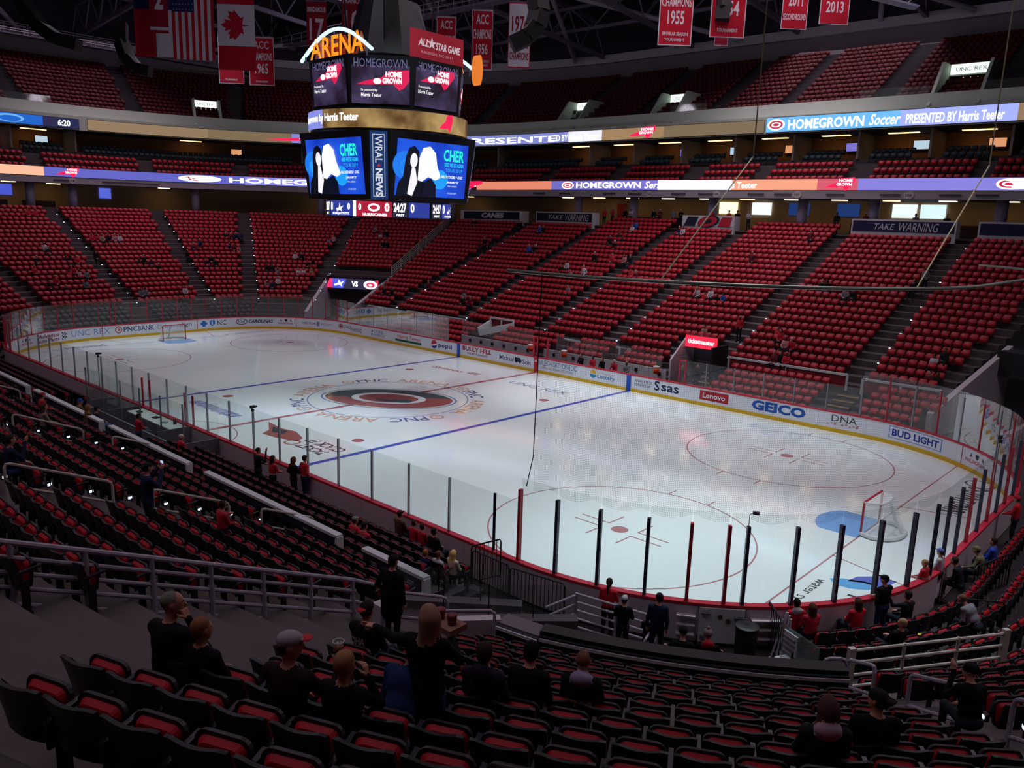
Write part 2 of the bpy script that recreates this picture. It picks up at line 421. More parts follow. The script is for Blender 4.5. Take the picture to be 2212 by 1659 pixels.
def bfn(s0, z0=0.0, d=-.016):
    def f(x, y):
        a = upos(s0+x, d); return (a[0], a[1], z0+y)
    return f
def board_text(txt, s0, s1, z0, z1, col, bold=0.0, shear=0.0, sp=1.0):
    return lettering(txt, bfn(s0, z0), s1-s0, z1-z0, mat('print_'+col, '#'+col, .4, .3), boards, bold=bold, shear=shear, sp=sp)
def board_shape(poly, col, dd=-.016): return flat(bfn(0, 0, dd), poly, mat('print_'+col, '#'+col, .4, .3), boards)
def board_rect(s0, s1, z0, z1, col, dd=-.016):
    mb = MB(); sweep(mb, [(dd, z0), (dd, z1)], s0 % UTOT, s1 % UTOT); return mb.build('print', mat('print_'+col, '#'+col, .4, .3), boards)
def bdisc(cx, cz, r, col, dd=-.016, rx=None): return board_shape(disc(cx, cz, rx or r, r), col, dd)
# line stripes crossing the boards
for s_, col in ((-7.77, '1c50b4'), (7.77, '1c50b4'), (0, 'c01e34')):
    board_shape([(s_-.16, .0), (s_+.16, 0), (s_+.16, 1.02), (s_-.16, 1.02)], col, -.036)
for s_ in (-27.52, 27.71, -44.0, -36.2): board_shape([(s_-.025, .2), (s_+.025, .2), (s_+.025, 1.02), (s_-.025, 1.02)], 'a0283a', -.018)
board_text('Advance', -49.4, -47.4, .62, .92, '8c2440', .02, .25); board_text('auto Parts', -49.4, -47.4, .30, .58, '8c2440', .02, .25)
for i in range(5):
    for j in range(2): board_shape([(-47.2+.2*j+.1*(i % 2), .34+.11*i), (-47.1+.2*j+.1*(i % 2), .34+.11*i), (-47.06+.2*j+.1*(i % 2), .45+.11*i), (-47.16+.2*j+.1*(i % 2), .45+.11*i)], '2a3050')
board_text('UNC REX', -46.4, -43.4, .42, .88, '7c96cc'); bdisc(-42.75, .66, .28, 'b04a40'); bdisc(-42.75, .66, .2, 'd9dde6', -.019); board_shape(disc(-42.72, .66, .15, n=3), 'b04a40', -.022)
board_text('PNC', -42.35, -41.25, .47, .86, '2c3a6c', .01); board_text('BANK', -41.2, -39.9, .47, .86, '2c3a6c', .01)
for k in range(8):
    a = k*PI/4; board_shape([(-39.45+.12*math.cos(a)-.03*math.sin(a), .66+.12*math.sin(a)+.03*math.cos(a)), (-39.45+.3*math.cos(a), .66+.3*math.sin(a)), (-39.45+.12*math.cos(a)+.03*math.sin(a), .66+.12*math.sin(a)-.03*math.cos(a))], '50505c')
board_text('invisalign', -39.0, -36.7, .42, .86, '60606c', .008)
for dx in (0, .75):
    pass
board_shape([(-35.75, .38), (-35.45, .38), (-35.45, .88), (-35.75, .88)], '1e6cc0'); board_shape([(-35.9, .54), (-35.3, .54), (-35.3, .74), (-35.9, .74)], '1e6cc0', -.019)
board_shape([(-35.1, .88), (-34.6, .88), (-34.6, .58), (-34.85, .38), (-35.1, .58)], '2878c8'); board_shape([(-34.9, .80), (-34.8, .80), (-34.8, .5), (-34.9, .5)], 'd9dde6', -.02)
board_text('NC', -34.4, -33.6, .44, .84, '24304c', .01)
board_shape(disc(-32.3, .65, .5, .27), '20203c'); board_shape(disc(-32.3, .65, .43, .21), 'd9dde6', -.034); lettering('FOX', bfn(-32.62, .53, -.042), .64, .24, MATS['print_20203c'], boards, bold=.03)
board_text('CAROLINAS', -31.7, -29.6, .50, .82, '20203c', .03, .2)
def trio(s0, z, col='60606c'):
    board_shape([(s0, z), (s0+.2, z), (s0+.12, z+.2)], col); board_shape([(s0+.42, z+.2), (s0+.68, z+.2), (s0+.66, z+.05), (s0+.55, z-.05), (s0+.44, z+.05)], '303038'); board_shape([(s0+.9, z), (s0+1.1, z), (s0+.98, z+.2)], col)
trio(-29.0, .68); board_text('NHLSHOP.com', -29.2, -27.8, .42, .60, 'a8344a', .02, .2)
board_text('VECTOR', -27.0, -25.6, .52, .70, '4a4470', .02); board_text('SECURITY', -25.2, -23.8, .52, .70, '8a84b0', .01); board_shape([(-25.55, .4), (-25.25, .4), (-25.25, .8), (-25.55, .8)], '8c7a94')
def puckmark(cx, cz, rx, rz, d0=-.016):
    board_shape(disc(cx, cz, rx, rz), 'a8283c', d0); board_shape(disc(cx, cz, rx*.72, rz*.68), 'd9dde6', d0-.003); board_shape(disc(cx, cz, rx*.5, rz*.42), 'a8283c', d0-.006); board_shape(disc(cx+.02, cz-.01, rx*.3, rz*.22), '20202c', d0-.009)
puckmark(-22.75, .65, .32, .2); board_text('TAKE', -22.3, -21.3, .55, .82, '20242c', .0, .25); board_text('WARNING', -21.4, -19.8, .38, .72, '20242c', .0, .25)
board_text('DUKE', -18.1, -16.9, .64, .88, '4a6a8c'); board_text('ENERGY', -18.1, -16.6, .36, .58, '4a6a8c'); board_shape([(-18.55, .62), (-18.2, .7), (-18.4, .9), (-18.42, .72)], '1e5c84'); board_shape([(-18.6, .58), (-18.25, .5), (-18.42, .32), (-18.45, .5)], '1e5c84')
board_text('Harris Teeter', -15.0, -12.1, .58, .88, 'c83c3c', .008); board_shape([(-15.3, .32), (-12.05, .32), (-12.05, .50), (-15.3, .50)], '1e6440'); board_text('Neighborhood Food & Pharmacy', -15.0, -12.4, .36, .46, 'e8f0e8')
bdisc(-10.55, .62, .33, 'c82c3c'); board_shape(disc(-10.55, .62, .33, .33, 20, 0, PI+.25, 2*PI+.25), '1c3c90', -.019); board_shape([(-10.88, .56), (-10.6, .62), (-10.22, .72), (-10.23, .62), (-10.5, .5), (-10.85, .48)], 'e6e8ee', -.022)
board_text('pepsi', -10.05, -8.5, .36, .80, '24407c', .015)
board_text('BULLY HILL', -7.35, -4.3, .60, .94, '9c1c38', .035); board_text('VINEYARDS', -6.9, -4.7, .36, .52, '5c3038', .01)
board_text('Michael', -3.5, -2.1, .44, .80, '28406c', .01); board_text('Son', -1.25, -.5, .42, .74, '28406c', .01)
board_shape([(-2.0, .48), (-1.35, .48), (-1.35, .62), (-1.5, .80), (-2.0, .80)], '1c2c50'); bdisc(-1.85, .48, .08, '1c2c50'); bdisc(-1.5, .48, .08, '1c2c50'); board_text('&', -1.95, -1.7, .54, .78, 'e6e8ee')
board_text('RALEIGH ORTHOPAEDIC', .25, 3.6, .58, .94, '2c6c94', .0, .0, .9); board_text('OFFICIAL TEAM DOCTORS', .5, 3.3, .34, .50, '404850')
board_shape([(-.12, .74), (.12, .74), (0, .94)], 'e8d0d4', -.039)
board_shape(disc(4.95, .66, .27, .27, 18, 0, 0, PI), 'e0b030'); board_shape(disc(4.95, .66, .27, .27, 18, 0, PI, 2*PI), '2890c0'); board_text('NC Education', 5.3, 6.3, .74, .86, 'b08a5c'); board_text('Lottery', 5.3, 6.7, .36, .70, '2a80b8', .02)
board_text('ANALYTICS', 8.2, 9.45, .66, .84, '484c58', .01); board_text('POWERED BY', 8.2, 9.4, .42, .60, '484c58', .01)
board_text('S', 9.65, 10.05, .36, .96, '14284c', .02); board_text('sas', 10.15, 11.4, .40, .80, '14284c', .02)
board_shape([(12.8, .36), (14.65, .36), (14.65, .92), (12.8, .92)], 'a81e2c'); lettering('Lenovo', bfn(13.0, .5, -.02), 1.45, .32, mat('print_e8e8ec', '#e8e8ec', .4), boards, bold=.02)
board_text('GEICO', 16.1, 19.2, .38, .94, '1450a8', .05)
board_text('DNA', 20.6, 21.9, .58, .92, '30303c')
for k in range(9): board_shape([(20.35+.19*k, .38+.05*(k % 2)), (20.47+.19*k, .38+.05*(k % 2)), (20.5+.19*k, .44+.05*(k % 3)), (20.38+.19*k, .44+.05*(k % 3))], 'b0808c')
board_rect(23.55, 26.45, .34, .94, '3c7cc8'); board_rect(23.6, 26.4, .37, .91, 'd9dde6', -.021); lettering('BUD LIGHT', bfn(23.72, .46, -.027), 2.56, .36, mat('print_1c3c98', '#1c3c98', .4), boards, bold=.035)
trio(28.2, .68); board_text('NHLSHOP.com', 27.95, 29.4, .42, .60, 'a8344a', .02, .2)
trio(-51.3, .68); board_text('NHLSHOP.com', -51.4, -50.0, .42, .60, 'a8344a', .02, .2)

# ---------------------------------------------------------------- glass above the boards
GLS = glassmat('rink_glass', (.90, .94, .93), .5, .02, .035, (.75, .8, .8)); POSTD = mat('post_dark', '#3c4258', .4, .4, .3); POSTR = mat('post_red', '#b02438', .4, .4); POSTP = mat('post_steel', '#8a8c94', .35, .5, .5)
glass = empty('rink_glass'); tag(glass, 'clear protective glass panes standing on the dasher boards', 'rink glass')
_panes = []
def glazing(us, zt, zp, pr, pm, skip=()):
    for i in range(len(us)-1):
        if i in skip: continue
        mb = MB(); sweep(mb, [(.045, 1.09), (.045, zt)], us[i]+.02, us[i+1]-.02); mb.build('glass_pane', GLS, glass)
    for i, u in enumerate(us):
        x, y, a = upos(u, .06); mb = MB(); mb.box((x, y, (1.06+zp)/2), (pr*1.4, pr, zp-1.06), rz=a); mb.build('glass_post', pm(i) if callable(pm) else pm, glass)
NEARU = lambda x: 57.59+(SX-x)
def c1u(x, y): return 44.19+RC*(-math.atan2(y+SY, x-SX))
# near side: steel posts every 1.88 m
glazing([NEARU(x) for x in [21.0-1.88*i for i in range(24)]], 2.80, 2.80, .05, POSTP)
# near corner and right end: taller panes
cu = [c1u(x, y) for x, y in [(30.2, -6.58), (29.82, -7.85), (29.23, -8.98), (28.44, -9.9), (27.6, -10.82), (27.27, -11.14), (26.51, -11.65), (25.59, -12.17), (24.41, -12.6), (23.21, -12.88)]]+[57.57]
POSTN = mat('post_navy', '#34364e', .4, .4, .2)
glazing(cu, 3.5, 3.17, .085, lambda i: {5: POSTR, 6: POSTR, 10: POSTR}.get(i, POSTN))
glazing([57.57, NEARU(21.0)], 2.80, 2.80, .05, POSTP)
glazing([21.95+RC*PI/2+i*1.262 for i in range(8)]+[44.19+.95], 3.5, 3.17, .07, lambda i: POSTR if i in (1, 3, 5) else POSTN)
glazing([44.19+.95, cu[0]], 3.5, 3.17, .07, POSTN)
glazing([21.95+i*1.34 for i in range(11)], 3.4, 3.17, .06, lambda i: POSTR if i % 2 else POSTP)
# far side
glazing([11.3+i*1.78 for i in range(7)], 2.5, 2.5, .05, POSTP)
glazing([-21.95+i*1.85 for i in range(8)], 2.85, 2.85, .045, POSTP)
# left end and its corners
glazing([123.73-8.84-RC*PI/2+i*1.277 for i in range(10)]+[123.73-8.84+.9], 3.0, 3.0, .05, POSTR)
glazing([114.89+i*1.263 for i in range(8)], 3.0, 3.0, .05, POSTR)
glazing([123.73+i*1.34 for i in range(11)], 2.95, 2.95, .05, POSTR)
# ---------------------------------------------------------------- stands (stepped concrete)
CONC = mat('concrete', '#544c4e', .85, .2, noise=.18, nscale=1.5, bump=.1)
def row_d(k, near=False): return (5.9+.82*k) if near else (5.32+.851*k)
def row_z(k, near=False): return (2.69+.377*k-.85) if near else (2.59+.3595*k-.85)     # floor height of row k
def stand_steps(name, label, u0, u1, k0, k1, near=False, front=None):
    prof = []
    d0 = row_d(k0, near)-.62
    prof.append((d0, -.05 if front is None else front))
    for k in range(k0, k1+1):
        d = row_d(k, near); z = row_z(k, near)
        prof += [(d-.62, z), (d+.22, z)] if k == k0 else [(d-(.60 if near else .63), z), (d+.22, z)]
    mb = MB(); sweep(mb, prof, u0, u1); o = mb.build(name, CONC); tag(o, label, kind='structure'); return o
PH = lambda deg: 57.59-math.radians(deg)*RC            # near corner, degrees measured from the near side
FL = lambda s: s % UTOT
stand_steps('floor_stand_far', 'stepped concrete of the far side lower stand', FL(-24.7), UTOT+23.6, 0, 23)
stand_steps('floor_stand_corner', 'stepped concrete of the far corner stand above the tunnel', FL(-27.83), FL(-24.7), 7, 23)
stand_steps('floor_stand_left', 'stepped concrete of the lower stand behind the far goal', 108, FL(-27.83), 0, 23)
stand_steps('floor_stand_near', 'stepped concrete of the near side lower stand', PH(17.3), 108, 0, 22)
stand_steps('floor_stand_right', 'stepped concrete of the near corner stand by the right handrails', 30, PH(42), -1, 24, True)
stand_steps('floor_stand_front', 'stepped concrete of the block of seats in front of the camera', PH(42), PH(17.3), 2, 24, True)
stand_steps('floor_stand_far_corner', 'stepped concrete of the right far corner stand', 23.6, 30, 14, 23)
def low_steps(name, label, u0, u1, n, flat_=False):
    prof = [(.6, -.05)]
    for j in range(n):
        z = .1+(.08 if flat_ else .27)*j; d = 1.1+.8*j; prof += [(d-.55, z), (d+.25, z)]
    mb = MB(); sweep(mb, prof, u0, u1); o = mb.build(name, mat('riser_deck', '#3a363a', .8, noise=.15)); tag(o, label, kind='structure')
low_steps('floor_riser_far', 'folding riser deck behind the far boards', 11.9, 22.5, 5)
low_steps('floor_riser_far_left', 'folding riser deck left of the far benches', FL(-19.6), FL(-8.6), 5)
low_steps('floor_riser_left', 'folding riser deck behind the far goal', 110, FL(-29.0), 5)
low_steps('floor_riser_near', 'folding riser deck along the near boards', NEARU(21.2), 108, 5)
low_steps('floor_riser_right', 'low riser deck behind the right end boards', 36, PH(46), 5, True)
mb = MB(); sweep(mb, [(2.5, -.02), (2.5, .7), (3.3, .7), (3.3, 1.0), (4.1, 1.0), (4.1, 1.3), (4.9, 1.3), (4.9, -.02)], FL(-8.4), UTOT+9.0); o = mb.build('floor_riser_bench', mat('riser_deck', '#3a363a', .8)); tag(o, 'riser deck behind the far player benches', kind='structure')

# ---------------------------------------------------------------- seats
SBLK = mat('seat_black', '#17151a', .42, .4); SRED = mat('seat_red', '#a01424', .6, .25, noise=.12, nscale=40); SREDF = mat('seat_red_far', '#a81a28', .5, .35); SARM = mat('seat_arm', '#1a1822', .35, .5); SMET = mat('seat_bracket', '#232128', .5, .4, .3)
def seat_parts():
    P = {}
    # backrest shell: curved, slightly hollow top edge, reclined
    def bk(off, inset):
        def f(u, v):
            x = (u-.5)*(.475-2*inset); zt = .845+.03*(2*abs(u-.5))**2-inset*.9; z = .40+inset+(zt-.40-inset)*v
            rc = (abs(u-.5)*2)**6*.03*v**6
            return (x, -.02-.10*((z-.40)/.45)**1.2+.045*(abs(u-.5)*2)**2+off, z-rc)
        return f
    mb = MB(); a, b = bk(0, 0), bk(-.035, 0)
    mb.grid(lambda u, v: a(u, v), 8, 4); n = 8
    g = MB(); g.grid(lambda u, v: b(1-u, v), 8, 4); mb.add(g.v, g.f)
    mb.add([a(i/8, 1) for i in range(9)]+[b(i/8, 1) for i in range(9)], [(i, i+1, 10+i, 9+i) for i in range(8)])
    mb.add([a(0, j/4) for j in range(5)]+[b(0, j/4) for j in range(5)], [(j, j+1, 6+j, 5+j) for j in range(4)])
    mb.add([a(1, j/4) for j in range(5)]+[b(1, j/4) for j in range(5)], [(j, 5+j, 6+j, j+1) for j in range(4)])
    P['backrest'] = (mb, [SBLK])
    mb = MB(); mb.grid(bk(.018, .03), 6, 3); P['back_pad'] = (mb, [SRED])
    # seat folded up: rounded pan with a cushion facing the backrest
    def rr(w, h, r, n=4):
        pts = []
        for cx, cy, a0 in ((w-r, h-r, 0), (-w+r, h-r, PI/2), (-w+r, -h+r, PI), (w-r, -h+r, 1.5*PI)):
            pts += [(cx+r*math.cos(a0+i*PI/2/n), cy+r*math.sin(a0+i*PI/2/n)) for i in range(n+1)]
        return pts
    T = Matrix.Translation((0, .125, .545)) @ Matrix.Rotation(math.radians(90-6), 4, 'X')
    mb = MB(); mb.prism(rr(.225, .205, .09), -.035, .0, M=T, mi=0); mb.prism(rr(.205, .185, .08), -.045, -.036, M=T, mi=1); P['seat'] = (mb, [SBLK, SRED])
    mb = MB(); o = rr(.195, .175, .075); i_ = rr(.165, .145, .06)
    V = [T @ Vector((x, y, 0)) for x, y in o]+[T @ Vector((x, y, .045)) for x, y in i_]; k = len(o)
    mb.add(V, [(i, (i+1) % k, k+(i+1) % k, k+i) for i in range(k)]+[tuple(range(k, 2*k))]); P['cushion'] = (mb, [SRED])
    mb = MB(); mb.box((.262, .07, .63), (.045, .34, .035), rx=.12); mb.box((.262, -.06, .52), (.03, .05, .22)); P['armrest'] = (mb, [SARM])
    mb = MB(); mb.box((.262, .03, .25), (.035, .10, .50)); mb.box((.262, .02, .03), (.05, .16, .03)); P['bracket'] = (mb, [SMET])
    return P
SP = seat_parts()
SMESH = {k: mb.mesh(k, m, smooth=False) for k, (mb, m) in SP.items()}
def joined(parts):
    V = []; F = []; m = []; mats = []
    for k in parts:
        mb, ms = SP[k]; base = len(V); V += [tuple(p) for p in mb.v]
        for x in ms:
            if x not in mats: mats.append(x)
        for q, mi in zip(mb.f, mb.m): F.append(tuple(i+base for i in q)); m.append(mats.index(ms[mi]))
    # to triangles
    T = []; mt = []
    for q, mi in zip(F, m):
        for i in range(1, len(q)-1): T.append((q[0], q[i], q[i+1])); mt.append(mi)
    return np.array(V), np.array(T), np.array(mt), mats
HI = joined(['backrest', 'back_pad', 'seat', 'cushion', 'armrest', 'bracket'])
def lo_seat():
    mb = MB()
    def slab(cx, cy, cz, w, h, t, tilt, mi, ch=.05):
        T = Matrix.Translation((cx, cy, cz)) @ Matrix.Rotation(math.radians(90-tilt), 4, 'X')
        w, h = w/2, h/2
        mb.prism([(w-ch, -h), (w, -h+ch), (w, h-ch), (w-ch, h), (-w+ch, h), (-w, h-ch), (-w, -h+ch), (-w+ch, -h)], -t/2, t/2, M=T, mi=mi)
    slab(0, -.04, .62, .46, .44, .03, -10, 0); slab(0, -.015, .64, .44, .40, .02, -10, 1); slab(0, .11, .58, .43, .38, .06, 6, 1)
    mb.box((.26, .06, .60), (.035, .28, .05), mi=0); mb.box((.26, .0, .25), (.04, .10, .5), mi=0)
    T = []; mt = []
    for q, mi in zip(mb.f, mb.m):
        for i in range(1, len(q)-1): T.append((q[0], q[i], q[i+1])); mt.append(mi)
    return np.array([tuple(p) for p in mb.v]), np.array(T), np.array(mt), [SBLK, SREDF]
LO = lo_seat()
def tile(name, proto, places, label, cat, mats=None):
    """places: (x,y,z,outward angle) -> one mesh of many seats"""
    V, T, mt, ms = proto; A = np.array(places, float); n = len(A)
    th = A[:, 3]+PI/2                                    # local +y faces the ice
    c, s_ = np.cos(th), np.sin(th)
    X = V[None, :, 0]*c[:, None]-V[None, :, 1]*s_[:, None]+A[:, 0:1]
    Y = V[None, :, 0]*s_[:, None]+V[None, :, 1]*c[:, None]+A[:, 1:2]
    Z = V[None, :, 2]+A[:, 2:3]
    P = np.stack([X, Y, Z], 2).reshape(-1, 3); F = (T[None]+np.arange(n)[:, None, None]*len(V)).reshape(-1, 3)
    me = mesh_np(name, P, F, mats or ms, np.tile(mt, n)); o = link(name, me); tag(o, label, cat, kind='stuff'); return o
def rowseats(ua, ub, d, z, gap=.62, pitch=.52, jit=0.0):
    res = []
    L = ulen(ua, ub, d)
    if L < 2*gap+pitch: return res
    # trim aisle half widths
    us = usteps(ua, ub, d, pitch)
    def trimmed():
        n = int((L-2*gap)/pitch+.02); m = len(us)-n
        a = m//2; return us[a:a+n]
    for u in trimmed():
        x, y, a = upos(u, d); res.append((x, y, z, a))
    return res
far_pl = []; near_pl = []
SECT = [-45.7, -39.47, -33.68, -31.2, -27.83, -24.7, -21.9, -12.8, -4.2, 2.5, 11.1, 19.8]
BANNER = {5, 6, 8, 10, 11}
for i in range(len(SECT)-1):
    a, b = SECT[i]+UTOT, SECT[i+1]+UTOT
    for k in range(0, 22 if (i in BANNER or i < 5) else 24):
        if i == 4 and k < 8: continue
        if i == 9 and k < 2: 
            a2, b2 = (a, a+5.7)
        else: a2, b2 = a, b
        far_pl += rowseats(a2, b2, row_d(k), row_z(k))
for k in range(22):
    far_pl += rowseats(19.8, 23.7 if k < 15 else 27.5, row_d(k), row_z(k))
    far_pl += rowseats(108, UTOT-45.7, row_d(k), row_z(k))
for j in range(5):
    d, z = 1.1+.8*j, .1+.27*j
    far_pl += rowseats(11.9, 19.8, d, z)
    far_pl += rowseats(20.6, 24.5, d, z)
    far_pl += rowseats(FL(-19.6), FL(-8.9), d, z)
for j, (d, z) in enumerate([(2.9, .7), (3.7, 1.0), (4.5, 1.3)]):
    for a, b in ((-7.0, -.6), (.2, 4.2), (4.6, 8.6)): far_pl += rowseats(a+UTOT, b+UTOT, d, z, .3)
tile('arena_seats_far', LO, far_pl, 'red folding seats filling the far and end lower stands', 'seats')
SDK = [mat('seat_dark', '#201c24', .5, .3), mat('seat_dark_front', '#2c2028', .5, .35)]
pl = []
for j in range(5):
    for a, b in ((110, 119.2), (120, 124.5), (125, 128.6)): pl += rowseats(a, b, 1.1+.8*j, .1+.27*j, .4)
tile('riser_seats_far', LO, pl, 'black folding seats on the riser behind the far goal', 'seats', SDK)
# near side and near corner
nearsec = [(PH(8.2), NEARU(17.6)), (NEARU(17.6), NEARU(8.4)), (NEARU(8.4), NEARU(-.6)), (NEARU(-.6), NEARU(-9.6)), (NEARU(-9.6), NEARU(-18.6)), (NEARU(-18.6), 108)]
cand = []
for a, b in nearsec:
    for k in range(0, 17): cand += [p+(('side', k),) for p in rowseats(min(a, b), max(a, b), row_d(k), row_z(k))]
for k in range(2, 13): cand += [p+(('front', k),) for p in rowseats(PH(41.2), PH(17.6), row_d(k, True), row_z(k, True), gap=.1)]
for k in range(-1, 13): cand += [p+(('right', k),) for p in rowseats(30, PH(45.6), row_d(k, True), row_z(k, True), gap=.1)]
low = []
for j in range(5):
    for a, b in ((NEARU(21.2), NEARU(3.6)), (NEARU(-6.5), 108)): cand += [p+(('low', j),) for p in rowseats(min(a, b), max(a, b), 1.1+.8*j, .1+.27*j, .3)]
for j in range(4): cand += [p+(('floor', j),) for p in rowseats(37, PH(47), 1.05+.8*j, .05+.08*j, .2)]
# the 300 that show largest: nearest in the frame
Rm = np.array(M.to_3x3()).T; C0 = np.array(M.translation)
A = np.array([(p[0], p[1], p[2]+.6) for p in cand]); q = (A-C0) @ Rm.T; zc = -q[:, 2]
px = 1106+1740.3*q[:, 0]/zc; py = 829.5-1740.3*q[:, 1]/zc
vis = (zc > 1) & (px > -60) & (px < 2270) & (py > 0) & (py < 1720)
order = sorted(np.where(vis)[0], key=lambda i: zc[i]); chosen = set(order[:300])
SPOTS = {}
def seat_label(kind, k):
    return {'front': 'black folding seat with red cushion in the curved block before the camera',
            'side': 'black folding seat with red cushion beyond the white five-bar railing',
            'right': 'black folding seat with red cushion beside the right-hand stair handrails',
            'low': 'black folding seat on the riser along the near boards',
            'floor': 'red-topped black seat on the low riser behind the right end boards'}[kind]
def place_seat(p):
    x, y, z, a, (kind, k) = p
    r = empty('arena_seat', (x, y, z), a+PI/2)
    tag(r, seat_label(kind, k), 'seat', 'folding arena seats, '+kind+' block')
    for nm, me in SMESH.items(): link(nm, me, r)
rest = []
for i, p in enumerate(cand):
    if i in chosen: place_seat(p)
    else: rest.append(p[:4])
tile('arena_seats_near', HI, rest, 'black folding seats with red cushions in the rest of the near stands', 'seats')
# ---------------------------------------------------------------- upper levels
def zoff(u):
    u = u % UTOT
    if u > 137.13 or u < 60: return 0.0
    if u > 123.73: return -.38*(137.13-u)/13.4
    return -.38
def sweepz(mb, prof, u0, u1, mi=0, closed=False):
    us = uarc(u0, u1); n = len(prof); V = []
    for u in us:
        for d, z in prof:
            x, y, a = upos(u, d); V.append((x, y, z+zoff(u)))
    F = []
    for i in range(len(us)-1):
        for j in range(n if closed else n-1):
            k = (j+1) % n; F.append((i*n+j, i*n+k, (i+1)*n+k, (i+1)*n+j))
    if closed: F += [tuple(range(n)), tuple((len(us)-1)*n+j for j in range(n-1, -1, -1))]
    mb.add(V, F, mi); return mb
U0, U1 = 100.0, UTOT+36.0
FASC = mat('fascia_paint', '#a9a0aa', .6, .2); WALLC = mat('wall_cream', '#b59a78', .8, .1, noise=.05); WALLD = mat('wall_mauve', '#6c5c74', .8, .1); PALE = mat('wall_pale', '#b9c0b6', .7, .2, noise=.05); DARKC = mat('dark_ceiling', '#2a2630', .9); GREYW = mat('wall_grey', '#7a7278', .85, .1, noise=.1, nscale=.6)
def S(name, label, prof, m, u0=U0, u1=U1, closed=False):
    mb = MB(); sweepz(mb, prof, u0, u1, closed=closed); o = mb.build(name, m); tag(o, label, kind='structure'); return o
S('floor_concourse', 'lower concourse floor behind the lower stand', [(24.1, 9.9), (24.1, 10.0), (31, 10.0)], CONC)
S('wall_concourse', 'cream back wall of the lower concourse', [(30.5, 10.0), (30.5, 12.85)], WALLC)
S('ceiling_concourse', 'dark ceiling over the lower concourse', [(24.4, 12.85), (31, 12.85)], DARKC)
S('wall_fascia_lower', 'pale fascia band under the lower ribbon screen', [(24.4, 12.8), (24.3, 12.8), (24.25, 13.42), (24.4, 13.42)], FASC, closed=True)
S('floor_club', 'stepped club floor above the lower ribbon', [(24.45, 13.4), (24.45, 13.85), (26.0, 13.85), (26.0, 14.45), (26.9, 14.45), (26.9, 15.1), (27.9, 15.1), (27.9, 15.75), (29.0, 15.75), (29.0, 16.2), (33, 16.2)], CONC)
S('wall_suite', 'tan back wall of the suites', [(32.5, 16.2), (32.5, 18.6)], mat('suite_tan', '#8a6448', .8))
S('ceiling_suite', 'dark ceiling over the suites', [(27.6, 18.42), (33, 18.42)], DARKC)
S('wall_upper_front', 'pale parapet wall at the front of the upper deck', [(27.5, 18.40), (27.45, 18.40), (27.4, 19.85), (28.1, 19.85), (28.15, 20.95), (28.3, 20.95), (28.3, 20.0)], PALE)
ud = [(28.3, 20.0)]
for r in range(15): ud += [(28.4+.85*r, 20.05+.5*r), (29.25+.85*r, 20.05+.5*r)]
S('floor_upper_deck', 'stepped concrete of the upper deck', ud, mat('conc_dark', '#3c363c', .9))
S('wall_top', 'grey top wall behind the upper deck', [(41.2, 26.9), (41.2, 30.2)], GREYW)
S('ceiling_roof', 'dark steel roof deck', [(41.2, 30.0), (41.0, 34.0), (20, 37.5), (2, 38.5)], mat('roof_deck', '#332e3a', .9, .1))
mb = MB(); mb.box((0, 0, 38.6), (62, 28, .2)); o = mb.build('ceiling_roof_centre', MATS['roof_deck']); tag(o, 'dark roof deck above the ice', kind='structure')
S('trim_1', 'white perimeter beam under the roof', [(40.6, 29.0), (40.6, 29.9), (41.1, 29.9), (41.1, 29.0)], mat('beam_white', '#a8a0ac', .6), closed=True)

# ---- club and upper seats
pl = []; 
CL = []
for i in range(len(SECT)-1):
    a, b = SECT[i]+UTOT, SECT[i+1]+UTOT
    for m in range(3):
        for p in rowseats(a, b, 25.75+.9*m, 13.85+.62*m, .7, .56):
            CL.append(p)
for m in range(3): CL += rowseats(19.8, 27, 25.75+.9*m, 13.85+.62*m, .7, .56)
def zadj(P):
    out = []
    for x, y, z, a in P:
        if y > 0 and x > -SX: dz = 0
        elif a > PI*.99 or x < -SX and y < SY: dz = -.38
        else: dz = -.38*(a-PI/2)/(PI/2)
        out.append((x, y, z+dz, a))
    return out
tile('club_seats', LO, zadj(CL), 'red club seats above the lower ribbon screen', 'seats')
pl = []
bays = [FL(-52)+i*5.6 for i in range(16)]
for i in range(15):
    for r, (d, z) in enumerate(((28.4, 15.75), (29.3, 16.2))): pl += rowseats(bays[i], bays[i+1], d, z, .9, .56)
tile('suite_seats', LO, zadj(pl), 'dark grey padded seats in front of the suites', 'seats', [mat('suite_seat', '#26343a', .5, .3), mat('suite_seat_front', '#2c3c42', .5, .3)])
pl = []
for i in range(len(SECT)-1):
    a, b = SECT[i]+UTOT, SECT[i+1]+UTOT
    for r in range(14): pl += rowseats(a, b, 28.9+.85*r, 20.05+.5*r, .75, .52)
for r in range(14): pl += rowseats(19.8, 34, 28.9+.85*r, 20.05+.5*r, .6, .52)
for r in range(14): pl += rowseats(101, UTOT-45.7, 28.9+.85*r, 20.05+.5*r, .6, .52)
tile('upper_deck_seats', LO, zadj(pl), 'red seats of the upper deck, colour darkened for dim light', 'seats', [SBLK, mat('seat_red_dimmed', '#541018', .6, .3)])  # seat red darkened so the colour carries the upper deck's gloom

